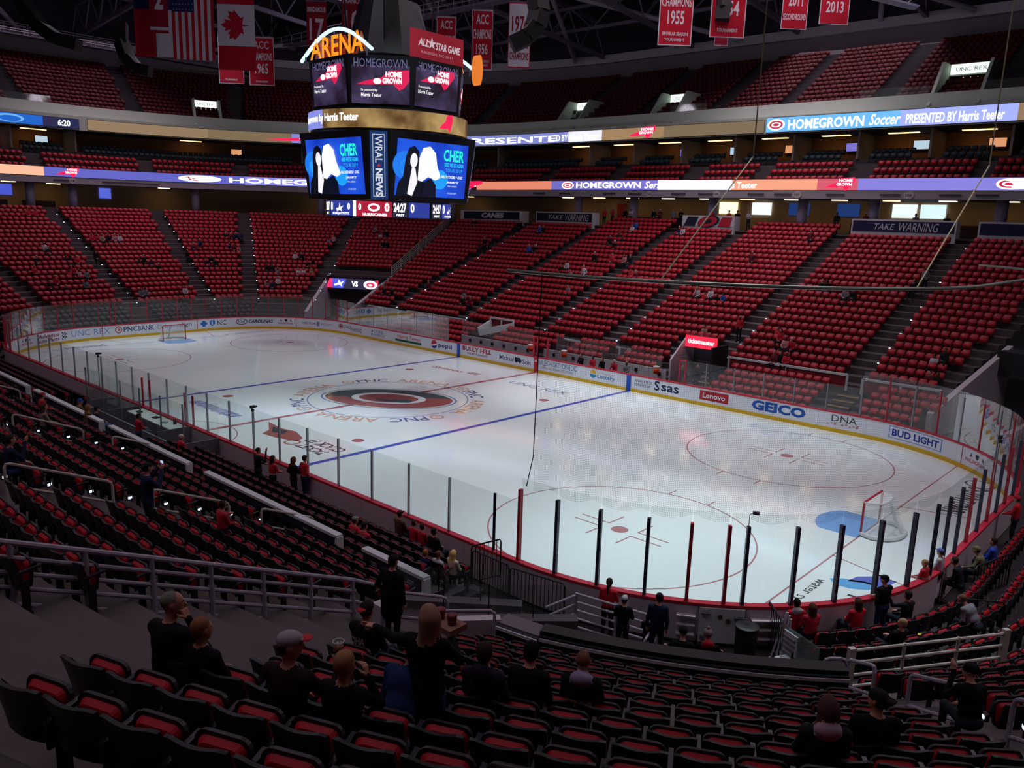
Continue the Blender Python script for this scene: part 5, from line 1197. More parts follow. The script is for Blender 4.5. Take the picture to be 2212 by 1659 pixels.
mb = MB(); mb.box((24.75, -20.0, 2.5), (.3, .22, 1.5)); o = mb.build('wall_pier_white', PWHT); tag(o, 'small white wall end below the long railing', kind='structure')
# ramp rail near the boards
rl = empty('railing', (24.8, -14.0, .35)); tag(rl, 'white five-bar ramp railing beside the people at the boards', 'railing')
a, b = Vector((0, 0, 0)), Vector((1.75, .95, -.32))
for h in (.2, .42, .64, .86, 1.08): mb = MB(); mb.tube([a+Vector((0, 0, h)), b+Vector((0, 0, h))], .028, 6); mb.build('bar', RAILW, rl)
for t in (0, .5, 1): mb = MB(); p = a.lerp(b, t); mb.tube([p, p+Vector((0, 0, 1.1))], .036, 7); mb.build('post', RAILW, rl)
for h in (.3, .55, .8, 1.05): mb = MB(); mb.tube([b+Vector((0, 0, h)), b+Vector((.15, -.9, h-.35))], .028, 6); mb.tube([a+Vector((0, 0, h)), a+Vector((-.35, -.75, h-.2))], .028, 6); mb.build('bar', RAILW, rl)
# black barrier gates
def barrier(label, a, b, h=1.12, n=14):
    a, b = Vector(a), Vector(b); t = empty('barrier', a); tag(t, label, 'barrier'); b = b-a; mb = MB(); mb.tube([(0, 0, .05), (0, 0, h-.08), b*.04+Vector((0, 0, h)), b*.96+Vector((0, 0, h)), b+Vector((0, 0, h-.08)), b+Vector((0, 0, .05))], .025, 6); mb.build('frame', BLKM, t)
    mb = MB(); mb.tube([Vector((0, 0, .12)), b+Vector((0, 0, .12))], .018, 5); mb.build('bottom_bar', BLKM, t)
    for i in range(1, n): mb = MB(); p = b*(i/n); mb.tube([p+Vector((0, 0, .12)), p+Vector((0, 0, h))], .012, 5); mb.build('bar', BLKM, t)
barrier('black barred barrier beside the near boards, left section', (20.9, -13.75, .15), (22.3, -13.75, .15)); barrier('black barred barrier beside the near boards, right section', (22.35, -13.75, .1), (24.0, -13.45, .1)); barrier('short black barred gate standing taller by the boards', (20.9, -13.8, .2), (21.6, -13.35, .5), 1.2, 7)
barrier('black barred barrier by the white leaning poles', (28.1, -9.95+-.35, 0), (29.15, -11.45, 0), 1.15, 12); barrier('black barred barrier at the bottom of the right block', (29.2, -11.5, 0), (29.6, -12.3, .2), 1.0, 7)
barrier('black barrier near the right end seats', (31.3, -3.9, .05), (31.8, -1.9, .05), 1.1, 12); barrier('black barrier beside the stairs at the right edge', (33.0, -2.2, .3), (34.6, -2.2, .6), 1.1, 12); barrier('black bent rail beside the yellow step', (31.4, -6.3, .1), (32.4, -5.6, .1), .95, 3)
# rink gate seen from outside
gt = empty('rink_gate'); tag(gt, 'white equipment gate in the boards with latch hardware', 'gate')
def gfn(d): return lambda x, y: (lambda q: (q[0], q[1], y))(upos(x, d))
def gslab(u0, u1, z0, z1, d0, d1, m, nm): mb = MB(); sweep(mb, [(d0, z0), (d0, z1), (d1, z1), (d1, z0)], u0, u1, closed=True); return mb.build(nm, m, gt)
gslab(51.35, 52.45, .06, 1.0, .12, .2, WHT, 'door'); gslab(52.5, 54.2, .04, 1.0, .12, .16, BO, 'side_panel'); gslab(50.1, 51.3, .04, 1.0, .12, .16, BO, 'side_panel')
for z in (.25, .5, .75): gslab(52.55, 53.0, z, z+.03, .16, .32, BO, 'shelf'); gslab(50.3, 51.2, z, z+.03, .16, .34, BO, 'shelf')
for u, z in ((51.75, .68), (51.95, .78)):
    f = gfn(.215); mb = MB(); mb.add([f(u+.06*math.cos(t), z+.07*math.sin(t)) for t in np.linspace(0, 2*PI, 16, False)], [tuple(range(16))]); mb.build('hole', mat('rust', '#5c3c38', .7), gt)
gslab(51.3, 51.6, .72, .8, .2, .28, mat('latch', '#6c6c74', .4, .5, .7), 'latch'); gslab(52.2, 52.4, .82, .88, .2, .26, MATS['latch'], 'hinge'); gslab(52.2, 52.4, .18, .24, .2, .26, MATS['latch'], 'hinge')
tr = empty('waste_bin', (28.15, -11.55, 0)); tag(tr, 'tall black waste bin behind the gate', 'bin'); mb = MB(); mb.lathe([(.22, 0), (.25, .05), (.27, .92), (.25, .95)], 18); mb.build('bin_body', mat('bin_black', '#181418', .6), tr, True); mb = MB(); mb.lathe([(.285, .90), (.285, .96), (.2, .98)], 18); mb.build('bin_rim', BLKM, tr)
pl_ = [((28.55, -10.95, 0), (28.75, -10.75, 1.25)), ((28.7, -11.05, 0), (28.82, -10.82, 1.3)), ((28.85, -11.1, 0), (28.9, -10.9, 1.28)), ((29.0, -11.15, 0), (28.98, -11.0, 1.25))]
for k, (a, b) in enumerate(pl_): mb = MB(); mb.tube([a, b], .022, 7); mb.lathe([(.035, 0), (.035, .05)], 8, a); o = mb.build('leaning_pole', mat('pole_white', '#c4bcd0', .4)); tag(o, 'white pole leaning on the black barrier, %s' % ['first from the bin', 'second from the bin', 'third from the bin', 'farthest from the bin'][k], 'pole')
pnl = empty('notice_panel', (29.75, -12.3, .75)); tag(pnl, 'clear upright panel with taped paper sheet by the right seats', 'panel'); mb = MB(); mb.box((0, 0, .45), (1.15, .03, .85), rz=-.45); mb.build('sheet', PG, pnl); mb = MB(); mb.box((-.25, .08, .55), (.42, .035, .5), rz=-.45); mb.build('paper', WHT, pnl); mb = MB(); mb.box((0, 0, 0), (1.2, .3, .12), rz=-.45); mb.build('ledge', PWHT, pnl)
for k in range(3): mb = MB(); mb.box((-.27, .06, .42+.13*k), (.34, .045, .05), rz=-.45); mb.build('print_line', mat('ink_grey', '#7c7880', .6), pnl)
# camera boxes and poles
def campole(label, x, y, z0, z1):
    r = empty('camera_pole', (x, y, z0)); tag(r, label, 'camera'); mb = MB(); mb.tube([(0, 0, 0), (0, 0, z1-z0)], .022, 7); mb.build('pole', POSTP, r); mb = MB(); mb.box((0, .02, z1-z0+.05), (.1, .2, .1)); mb.tube([(0, .12, z1-z0+.05), (0, .2, z1-z0+.05)], .04, 8); mb.build('camera_body', BLKM, r); mb = MB(); mb.box((.03, 0, z1-z0-.08), (.08, .08, .1)); mb.build('mount', BLKM, r)
campole('small camera on a pole above the near glass by the centre line', 7.85, -13.05, 1.09, 2.85); campole('small camera on a pole above the near glass at the left', -7.5, -13.05, 1.09, 2.85)
campole('small camera above the right end glass', 30.6, .4, 2.6, 4.0)
r = empty('light_box', (27.62, -10.85, 3.17)); tag(r, 'small grey lamp box on a thin stalk above the corner glass', 'lamp'); mb = MB(); mb.tube([(0, 0, 0), (0, 0, .3), (.06, .05, .36)], .01, 5); mb.build('stalk', BLKM, r); mb = MB(); mb.box((.12, .08, .36), (.16, .08, .08), rz=.5); mb.build('lamp_body', POSTP, r)
# penalty benches on the near side
pb = empty('penalty_bench'); tag(pb, 'near-side timekeeper bench with white table and glass dividers', 'bench area')
mb = MB(); mb.box((.3, -13.55, 1.0), (4.6, .75, .06)); mb.build('table_top', mat('table_white', '#c8d0c8', .5), pb); mb = MB(); mb.box((.3, -13.9, .5), (4.6, .06, .95)); mb.build('table_front', mat('panel_grey', '#6c6a72', .6), pb)
for x in (-4.9, -2.4, 2.7, 5.2): mb = MB(); mb.box((x, -13.85, .55), (.06, 1.5, 1.1)); mb.build('divider', mat('panel_grey', '#6c6a72', .6), pb); mb = MB(); mb.add([(x, -13.1, 1.1), (x, -14.6, 1.1), (x, -14.6, 2.6), (x, -13.1, 2.6)], [(0, 1, 2, 3)]); mb.build('glass_pane', GLS, pb)
for i in range(5):
    x0 = -4.9+2.02*i; mb = MB(); mb.add([(x0, -14.6, .9), (x0+1.98, -14.6, .9), (x0+1.98, -14.6, 2.75), (x0, -14.6, 2.75)], [(0, 1, 2, 3)]); mb.build('glass_pane', GLS, pb)
for i in range(6): mb = MB(); mb.box((-4.9+2.02*i, -14.6, 1.5), (.05, .05, 2.5)); mb.build('glass_post', POSTP, pb)
mb = MB(); mb.box((.15, -14.62, .45), (10.1, .08, .9)); mb.build('back_panel', mat('panel_grey', '#6c6a72', .6), pb)
for x in (-2.35, -1.55, 2.0, 2.75): mb = MB(); mb.tube([(x, -13.0, 1.0), (x, -13.0, 2.45)], .05, 7); mb.build('red_post', POSTR, pb)
for k, (x, y, c, s_) in enumerate(((-1.4, -13.6, '#202024', (.35, .2, .05)), (.1, -13.5, '#202024', (.3, .22, .04)), (1.2, -13.6, '#8c98a4', (.3, .2, .03)), (1.7, -13.35, '#283038', (.12, .12, .2)), (-.6, -13.4, '#d0d4d8', (.3, .22, .02)))):
    mb = MB(); mb.box((x, y, 1.03+s_[2]/2), s_, rz=.3*k); mb.box((x, y+.02, 1.03+s_[2]+.01), (s_[0]*.6, s_[1]*.6, .02), rz=.3*k); o = mb.build('desk_item', mat('desk_%d' % k, c, .5)); tag(o, ['black laptop on the left of the timekeeper table', 'black keypad in the middle of the timekeeper table', 'grey folded papers on the timekeeper table', 'small dark box at the right end of the timekeeper table', 'white paper sheet on the timekeeper table'][k], ['laptop', 'keypad', 'papers', 'box', 'paper'][k])
# far player benches
bn = empty('player_bench', (0, 14.8, 0)); tag(bn, 'far player benches with white back wall and red posts', 'bench area')
WB = mat('bench_wall', '#b0aeb8', .6, .2)
for x0, x1 in ((-9.4, -1.9), (-.9, 9.3)):
    n = int((x1-x0)/1.25)
    for i in range(n): mb = MB(); w = (x1-x0)/n; mb.box((x0+w*(i+.5), 0, .68), (w-.02, .08, 1.36)); mb.build('wall_panel', WB, bn)
    mb = MB(); mb.box(((x0+x1)/2, -.5, .42), (x1-x0, .35, .06)); mb.build('bench_seat', mat('bench_wood', '#9c8868', .6), bn)
    for i in range(6): mb = MB(); mb.box((x0+1+i*(x1-x0-1.5)/5, -.06, 1.05), (.22, .05, .22)); mb.build('wall_box', BLKM, bn)
for x in (-.35, .0, .9): mb = MB(); mb.tube([(x, -1.75, 1.0), (x, -1.75, 2.43)], .07, 8); mb.build('red_post', POSTR, bn)
for i in range(6): mb = MB(); x0 = -9.4+i*1.25; mb.add([(x0, .02, 1.36), (x0+1.22, .02, 1.36), (x0+1.22, .02, 2.5), (x0, .02, 2.5)], [(0, 1, 2, 3)]); mb.build('glass_pane', GLS, bn)
for i in range(7): mb = MB(); x0 = .2+i*1.25; mb.add([(x0, .02, 1.36), (x0+1.22, .02, 1.36), (x0+1.22, .02, 2.5), (x0, .02, 2.5)], [(0, 1, 2, 3)]); mb.build('glass_pane', GLS, bn)
for k, x in enumerate((-1.84, 1.27, 8.8)):
    r = empty('drink_cooler', (x, 14.4, 1.3)); tag(r, 'orange drink cooler with white lid, %s' % ['by the red centre posts', 'on the right bench wall', 'at the right end of the bench'][k], 'cooler'); mb = MB(); mb.lathe([(.17, -.2), (.2, .2)], 14); mb.build('cooler_body', mat('cooler_orange', '#d84c20', .5), r, True); mb = MB(); mb.lathe([(.21, .2), (.21, .27), (.1, .3)], 14); mb.build('lid', WHT, r)
# white rails between risers and fixed seats on the far side
for k, (x0, x1, y, z) in enumerate(((-25.0, -20.6, 17.6, 2.0), (-19.4, -11.9, 17.6, 2.05), (-9.3, -6.8, 17.9, 2.5), (-8.9, -2.7, 17.6, 1.6), (-2.0, 3.7, 17.6, 1.75), (4.4, 8.4, 17.6, 1.75), (12.1, 19.5, 17.6, 2.28), (20.4, 24.5, 17.5, 2.2))):
    r = empty('rail_wall', (x0, y, 0)); tag(r, 'white capped rail wall on the far side, number %d from the left tunnel' % (k+1), 'rail wall'); L = x1-x0
    mb = MB(); mb.box((L/2, 0, z), (L, .14, .12)); mb.build('cap', WHT, r); mb = MB(); mb.box((L/2, .02, z-.4), (L-.1, .06, .7)); mb.build('panel', mat('rail_panel_red', '#7c1c2c', .6), r)
    for t in (0, .5, 1): mb = MB(); mb.box((L*t, 0, z-.45), (.12, .14, .9)); mb.build('post', WHT, r)
mb = MB(); mb.beam((-9.2, 17.9, 2.1), (-9.0, 16.2, 1.6), .12, .5); mb.beam((-6.7, 17.9, 2.1), (-8.7, 16.0, 1.5), .12, .5); o = mb.build('wall_stair_white', WHT); tag(o, 'white angled stair walls beside the bench rows', kind='structure')
# far corner tunnel with the versus screen
def tunnel(side, label, screen=True):
    r = empty('tunnel_portal'); tag(r, label, 'portal'); s_ = -1 if side == 'L' else 1
    def P(deg, d, z): a = math.radians(deg); return Vector((s_*(SX+(RC+d)*math.sin(a)), SY+(RC+d)*math.cos(a), z))
    d0, d1 = (18.8, 38.5) if side == 'L' else (12.5, 33)
    for deg in (d0, d1):
        mb = MB(); V = [P(deg, 3.2, -.02), P(deg, 11, -.02), P(deg, 11, 4.3), P(deg, 3.2, 1.25)]; n = Vector((math.cos(math.radians(deg))*s_, -math.sin(math.radians(deg)), 0))*.16
        mb.add([v-n for v in V]+[v+n for v in V], [(0, 1, 2, 3), (7, 6, 5, 4), (0, 4, 5, 1), (1, 5, 6, 2), (2, 6, 7, 3), (3, 7, 4, 0)]); mb.build('side_wall', PWHT, r)
    k = 8; mb = MB()
    for i in range(k):
        a, b = d0+(d1-d0)*i/k, d0+(d1-d0)*(i+1)/k; mb.add([P(a, 9.6, 2.7), P(b, 9.6, 2.7), P(b, 9.6, 4.1), P(a, 9.6, 4.1), P(a, 11.5, 4.1), P(b, 11.5, 4.1)], [(0, 1, 2, 3), (3, 2, 5, 4)])
    mb.build('lintel', mat('tunnel_dark', '#1c1820', .8), r)
    mb = MB(); mb.add([P(d0, 11.2, 0), P(d1, 11.2, 0), P(d1, 11.2, 3), P(d0, 11.2, 3)], [(0, 1, 2, 3)]); mb.build('back_wall', mat('tunnel_back', '#3c3840', .8), r)
    if screen:
        mb = MB(); mb.add([P(24, 11.1, .1), P(29, 11.1, .1), P(29, 11.1, 2.3), P(24, 11.1, 2.3)], [(0, 1, 2, 3)]); mb.build('lit_doorway', EM('e8dcb0', .8), r)
        sf = lambda x, y, dd=9.5: P(36.5-x*3.1, dd, 2.95+y)       # x in metres-ish to the right
        mb = MB(); n = 8
        for i in range(n): mb.add([sf(5.2*i/n, 0), sf(5.2*(i+1)/n, 0), sf(5.2*(i+1)/n, 1.02), sf(5.2*i/n, 1.02)], [(0, 1, 2, 3)])
        sc = mb.build('versus_screen', EM('34304c', .9), r); g = lambda x, y: sf(x, y, 9.44); g2 = lambda x, y: sf(x, y, 9.36)
        flat(g, [(.05, .05), (1.2, .05), (1.6, .97), (.05, .97)], EM('4858d8', 1.2, False), sc, 'picture'); flat(g2, [(.3, .45), (.7, .55), (.8, .9), (.95, .6), (1.35, .75), (1.1, .45), (1.15, .2), (.8, .4), (.35, .25)], EM('fff0f0', 1.8, False), sc, 'picture'); flat(g, [(-.6, .05), (.05, .05), (.05, .97), (-.2, .97)], EM('f02c60', 1.4, False), sc, 'picture')
        lettering('VS', g2, .7, .55, EM('ffffff', 1.6, False), sc, x0=2.2, y0=.25, bold=.04)
        flat(g, disc(4.3, .5, .8, .42), EM('ffffff', 1.8, False), sc, 'picture'); flat(g2, disc(4.35, .5, .5, .26), EM('e02850', 1.3, False), sc, 'picture'); flat(lambda x, y: sf(x, y, 9.3), disc(4.35, .5, .25, .1), EM('ffffff', 1.5, False), sc, 'picture'); flat(g, [(5.0, .02), (5.2, .02), (5.2, 1.0), (5.0, 1.0)], EM('f02c50', 1.3, False), sc, 'picture')
    return r
tunnel('L', 'far corner tunnel portal with versus screen above the opening'); tunnel('R', 'right far corner tunnel with pink lit side wall', False)
# radial stair rail in the far corner
def fp(deg, d): a = math.radians(deg); return Vector((-(SX+(RC+d)*math.sin(a)), SY+(RC+d)*math.cos(a), 1.74+.4224*(d-5.32)))
rl = empty('railing', fp(18.5, 11)); tag(rl, 'long five-bar stair railing in the far corner', 'railing'); o0 = fp(18.5, 11)
for h in (.15, .4, .62, .84, 1.06): mb = MB(); mb.tube([fp(18.6, 11)-o0+Vector((0, 0, h)), fp(19.3, 23.6)-o0+Vector((0, 0, h))], .035, 6); mb.build('bar', RAILP, rl)
for i in range(8): mb = MB(); p = fp(18.6+.1*i, 11+1.8*i)-o0; mb.tube([p, p+Vector((0, 0, 1.06))], .04, 6); mb.build('post', RAILP, rl)
# tunnel beside the far benches with red lit sign
tk = empty('bench_tunnel', (9.4, 16.6, 0)); tag(tk, 'bench tunnel with glowing red sign on the far side', 'portal')
mb = MB(); mb.prism([(-1.6, 0), (1.2, 0), (1.2, 3.3), (.4, 3.5), (-1.6, 2.0)], -.06, .06, M=Matrix(((0, 0, 1, 0), (1, 0, 0, 0), (0, 1, 0, 0), (0, 0, 0, 1)))); mb.build('side_wall', PWHT, tk)
mb = MB(); mb.box((1.2, .1, 3.12), (2.3, .25, .8)); mb.build('sign_box', mat('sign_case', '#5c1420', .5), tk); mb = MB(); mb.box((1.2, -.04, 3.12), (2.24, .04, .74)); sg = mb.build('sign_face', EM('ff2848', 1.5), tk)
lettering('ticketmaster', lambda x, y: (.25+x, -.07, 3.0+y), 1.9, .3, EM('fff0f4', 2.2, False), sg, bold=.03)
mb = MB(); mb.box((2.4, .2, 1.5), (.12, 2.0, 3.0)); mb.build('side_wall', mat('tunnel_dark', '#1c1820', .8), tk); mb = MB(); mb.box((1.2, 1.2, 1.4), (2.3, .1, 2.8)); mb.build('back_wall', mat('tunnel_back', '#3c3840', .8), tk)
mb = MB()
for x in (1.9, 2.3): mb.tube([(x, -3.6, 1.0), (x, -3.6, 2.5)], .05, 7)
mb.tube([(1.9, -3.6, 2.45), (2.3, -3.6, 2.45)], .05, 7); mb.build('door_frame', POSTR, tk)
# lit yellow-edged riser steps
for k, (x, label) in enumerate(((11.3, 'riser steps with gold edges beside the bench tunnel'), (19.9, 'riser steps with gold edges near the right corner'))):
    r = empty('riser_steps', (x, 13.6, 0)); tag(r, label, 'steps')
    for j in range(6):
        mb = MB(); mb.box((0, .45+.62*j, .12+.2*j), (1.2, .6, .2)); s_ = mb.build('step', mat('riser_deck', '#3a363a', .8), r); mb = MB(); mb.box((0, .16+.62*j, .2+.2*j), (1.2, .05, .05)); mb.build('gold_edge', mat('gold_edge', '#c89c4c', .4), s_)
mb = MB(); mb.box((31.2, -7.0, .1), (.9, .12, .1), rz=.5); o = mb.build('yellow_step_edge', mat('safety_yellow', '#e8e020', .5)); tag(o, 'bright yellow step edge by the right boards', 'step')
# ---------------------------------------------------------------- people: smooth-blended body volumes turned into one skin
def _cap(P, a, b, ra, rb):
    a, b = np.asarray(a, float), np.asarray(b, float); ab = b-a; L = max(1e-9, ab @ ab)
    t = np.clip(((P-a) @ ab)/L, 0, 1); return np.linalg.norm(P-a-t[..., None]*ab, axis=-1)-(ra+(rb-ra)*t)
def _ell(P, c, r, R=None):
    q = P-np.asarray(c, float)
    if R is not None: q = q @ R
    r = np.asarray(r, float); k0 = np.linalg.norm(q/r, axis=-1); k1 = np.linalg.norm(q/(r*r), axis=-1)+1e-9
    return np.where(k0 < 1e-6, -r.min(), k0*(k0-1)/k1)
def _sdf(p, P): return _cap(P, *p['g']) if p['t'] == 'c' else _ell(P, *p['g'])
def _bb(p):
    if p['t'] == 'c':
        a, b, ra, rb = p['g']; r = max(ra, rb); return np.minimum(a, b)-r, np.maximum(a, b)+r
    c = np.asarray(p['g'][0], float); r = max(p['g'][1]); return c-r, c+r
def surface(prims, h):
    lo = np.min([_bb(p)[0] for p in prims], 0)-3*h; hi = np.max([_bb(p)[1] for p in prims], 0)+3*h
    n = np.ceil((hi-lo)/h).astype(int)+1; D = np.full(n, 1.0, np.float32)
    ax = [lo[i]+h*np.arange(n[i]) for i in range(3)]
    for p in prims:
        a, b = _bb(p); m = p['k']+2*h
        i0 = np.maximum(0, ((a-m-lo)/h).astype(int)); i1 = np.minimum(n, ((b+m-lo)/h).astype(int)+2)
        sl = tuple(slice(i0[i], i1[i]) for i in range(3))
        G = np.stack(np.meshgrid(*[ax[i][sl[i]] for i in range(3)], indexing='ij'), -1)
        d = _sdf(p, G); o = D[sl]; k = p['k']
        e = np.maximum(k-np.abs(o-d), 0)/max(k, 1e-6); D[sl] = np.minimum(o, d)-e*e*k*.25
    I = D < 0
    s8 = sum(I[a:n[0]-1+a, b:n[1]-1+b, c:n[2]-1+c].astype(np.int8) for a in (0, 1) for b in (0, 1) for c in (0, 1))
    mask = (s8 > 0) & (s8 < 8); idx = np.full(mask.shape, -1, np.int32); cells = np.argwhere(mask); idx[mask] = np.arange(len(cells))
    acc = np.zeros((len(cells), 3)); cnt = np.zeros(len(cells))
    cr = [(a, b, c) for a in (0, 1) for b in (0, 1) for c in (0, 1)]
    for i, A in enumerate(cr):
        for B in cr[i+1:]:
            if sum(abs(x-y) for x, y in zip(A, B)) != 1: continue
            da = D[tuple((cells+A).T)]; db = D[tuple((cells+B).T)]; x = (da < 0) != (db < 0)
            t = np.where(x, da/np.where(x, da-db, 1), 0)[:, None]; pt = np.array(A)+t*(np.array(B)-np.array(A)); acc += np.where(x[:, None], pt, 0); cnt += x
    V = lo+h*(cells+acc/cnt[:, None]); F = []
    for axis in range(3):
        A = [slice(None)]*3; B = [slice(None)]*3; A[axis] = slice(0, -1); B[axis] = slice(1, None)
        ch = I[tuple(A)] != I[tuple(B)]; pos = np.argwhere(ch); ins = I[tuple(A)][ch]
        o1, o2 = [(1, 2), (2, 0), (0, 1)][axis]
        ok = (pos[:, o1] > 0) & (pos[:, o2] > 0) & (pos[:, o1] < n[o1]-1) & (pos[:, o2] < n[o2]-1); pos, ins = pos[ok], ins[ok]
        def ci(d1, d2): q = pos.copy(); q[:, o1] -= d1; q[:, o2] -= d2; return idx[tuple(q.T)]
        q = np.stack([ci(1, 1), ci(0, 1), ci(0, 0), ci(1, 0)], 1); q[~ins] = q[~ins][:, ::-1]; F.append(q)
    F = np.concatenate(F); F = F[(F >= 0).all(1)]
    best = np.full(len(V), 9.0); tg = np.zeros(len(V), int)
    for i, p in enumerate(prims):
        d = _sdf(p, V)-p.get('b', 0); m = d < best; best[m] = d[m]; tg[m] = i
    tags = [prims[i]['tag'] for i in range(len(prims))]
    return V, F, np.array([tags[i] for i in tg[F[:, 0]]])
def C_(tag_, a, b, ra, rb, k=.03, b_=0): return dict(t='c', tag=tag_, g=(np.array(a, float), np.array(b, float), ra, rb), k=k, b=b_)
def E_(tag_, c, r, k=.03, R=None, b_=0): return dict(t='e', tag=tag_, g=(np.array(c, float), r, R), k=k, b=b_)
def hand_prims(w, d, nrm, side, curl=.5, point=False, size=1.0):
    """palm, four fingers and a thumb leaving the side of the palm"""
    w, d, nrm = [np.array(x, float) for x in (w, d, nrm)]; d /= np.linalg.norm(d); nrm -= d*(nrm @ d); nrm /= np.linalg.norm(nrm); lat = np.cross(d, nrm)*side; s = size; P = []
    for i, (x, L) in enumerate(((.030, .072), (.010, .080), (-.010, .075), (-.029, .060))):
        kn = w+d*.085*s+lat*x*s; P.append(C_('skin', w+lat*x*.6*s, kn, .013*s, .011*s, .012)); a = 0; p = kn; cu = (0.05 if (point and i == 0) else curl)
        for f, r in ((.45, .0095), (.32, .0088), (.26, .008)):
            a += cu*(.9+.12*i); q = p+(d*math.cos(a)+nrm*math.sin(a))*L*f*s; P.append(C_('skin', p, q, r*s, r*.92*s, .003)); p = q
    t0 = w+d*.025*s+lat*.028*s; t1 = t0+(d*.62+lat*.70+nrm*.2)*.042*s; t2 = t1+(d*.8+lat*.15+nrm*(.3+.5*curl))*.034*s
    P += [C_('skin', t0, t1, .013*s, .011*s, .010), C_('skin', t1, t2, .011*s, .009*s, .004)]
    return P
def rot_head(yaw, pitch):
    cy, sy, cp, sp = math.cos(yaw), math.sin(yaw), math.cos(pitch), math.sin(pitch)
    return np.array([[cy, -sy, 0], [sy, cy, 0], [0, 0, 1]]) @ np.array([[1, 0, 0], [0, cp, -sp], [0, sp, cp]])
def body_prims(pose='sit', lean=0.0, yaw=0.0, pitch=0.0, hair='short', armL='lap', armR='lap', s=1.0, coat=False, hood=None, wide=1.0, sleeve='shirt', face=True, hands=False, legs=None, turn=0.0):
    P = []; H = []
    if pose == 'stand': pel = np.array([0, 0, .94])
    elif pose == 'lie': pel = np.array([0, .25, .48]); 
    else: pel = np.array([0, .12, .50])
    ut = np.array([0, math.sin(lean), math.cos(lean)]); ft = np.array([0, math.cos(lean), -math.sin(lean)]); X = np.array([1., 0, 0])
    if turn: X = np.array([math.cos(turn), math.sin(turn), 0]); ft = np.array([-math.sin(turn), math.cos(turn), 0])
    if pose == 'stand':
        for i, x in enumerate((-1, 1)):
            dy = .05*x if legs == 'stride' else 0
            kn = [x*.10, .03+dy*2, .50]; an = [x*.105, -.01+dy*3, .08]
            P += [C_('pants', [x*.085, 0, .90], kn, .088*wide, .058, .04), C_('pants', kn, an, .058, .042, .03), C_('shoes', [an[0], an[1]-.03, .05], [an[0]+x*.015, an[1]+.16, .04], .045, .038, .02)]
    else:
        K = {'up': ([.1, .42, .80], [.12, .75, .75]), None: ([.13, .54, .50], [.13, .56, .10])}[legs]
        for x in (-1, 1):
            kn = np.array([x*K[0][0], *K[0][1:]]); an = np.array([x*K[1][0], *K[1][1:]])
            P += [C_('pants', pel+X*x*.085, kn, .092*wide, .066, .04), C_('pants', kn, an, .064, .045, .03), C_('shoes', an+[0, -.02, -.04], an+[x*.02, .16, -.05], .045, .038, .02)]
    P += [E_('pants', pel, (.165*wide, .125*wide, .125), .05)]
    P += [E_('shirt', pel+ut*.17, (.165*wide, .122*wide, .17), .06), E_('shirt', pel+ut*.36, (.182*wide, .125*wide, .19), .06)]
    sh = [pel+ut*.475-X*.165*wide, pel+ut*.475+X*.165*wide]; P += [C_('shirt', sh[0], sh[1], .068, .068, .05)]
    nb = pel+ut*.53; ch = nb+ut*.19+ft*.035+np.array([0, 0, .0])
    if coat: P += [E_('shirt', pel+ut*(-.02), (.185*wide, .145*wide, .24), .05)] if pose != 'stand' else [C_('shirt', pel+[0, 0, .1], pel+[0, 0, -.22], .16*wide, .17*wide, .05)]
    P += [C_('skin', nb-ut*.03, ch-ut*.05, .056, .052, .03)]
    R = rot_head(yaw, pitch)
    def hp(v): return ch+R @ np.array(v, float)
    P += [E_('skin', hp((0, 0, 0)), (.075, .096, .105), .02, R), E_('skin', hp((0, .03, -.065)), (.056, .062, .058), .03, R)]
    if face: P += [C_('skin', hp((0, .092, .01)), hp((0, .112, -.028)), .010, .015, .012), E_('skin', hp((-.078, .0, -.01)), (.012, .022, .032), .006, R), E_('skin', hp((.078, 0, -.01)), (.012, .022, .032), .006, R),
                   E_('eye', hp((-.031, .084, .012)), (.013, .008, .008), .002, R, .004), E_('eye', hp((.031, .084, .012)), (.013, .008, .008), .002, R, .004), E_('mouth', hp((0, .088, -.068)), (.024, .008, .007), .002, R, .004)]
    if hair in ('short', 'long', 'pony', 'bun'): P += [E_('hair', hp((0, -.022, .035)), (.083, .098, .088), .015, R), E_('hair', hp((0, -.045, -.01)), (.078, .07, .085), .015, R)]
    if hair == 'buzz': P += [E_('hair', hp((0, -.018, .022)), (.079, .094, .088), .008, R)]
    if hair == 'long': P += [C_('hair', hp((-.035, -.05, .0)), hp((-.06, -.06, -.26)), .065, .05, .03), C_('hair', hp((.035, -.05, 0)), hp((.06, -.06, -.26)), .065, .05, .03), C_('hair', hp((0, -.07, 0)), hp((0, -.085, -.33)), .07, .045, .03)]
    if hair == 'pony': P += [C_('hair', hp((0, -.1, .03)), hp((0, -.15, -.05)), .03, .035, .015), C_('hair', hp((0, -.15, -.05)), hp((0, -.14, -.28)), .035, .015, .01)]
    if hair in ('cap', 'capback'):
        f = 1 if hair == 'cap' else -1
        P += [E_('hair', hp((0, -.03, -.005)), (.077, .082, .08), .01, R), E_('cap', hp((0, -.004, .045)), (.084, .105, .072), .006, R, .003), E_('brim', hp((0, f*.125, .048)), (.062, .062, .012), .006, R)]
    if hair in ('beanie', 'pom'):
        P += [E_('cap', hp((0, -.012, .045)), (.086, .104, .085), .006, R, .003), E_('brim', hp((0, -.008, .01)), (.088, .106, .022), .004, R, .004)]
        if hair == 'pom': P += [E_('cap', hp((0, -.01, .15)), (.035, .035, .035), .006, R)]
    if hood: P += [E_(hood, nb-ft*.075+ut*.02, (.12, .075, .09), .03), E_(hood, nb+ut*.01, (.105, .09, .05), .03)]
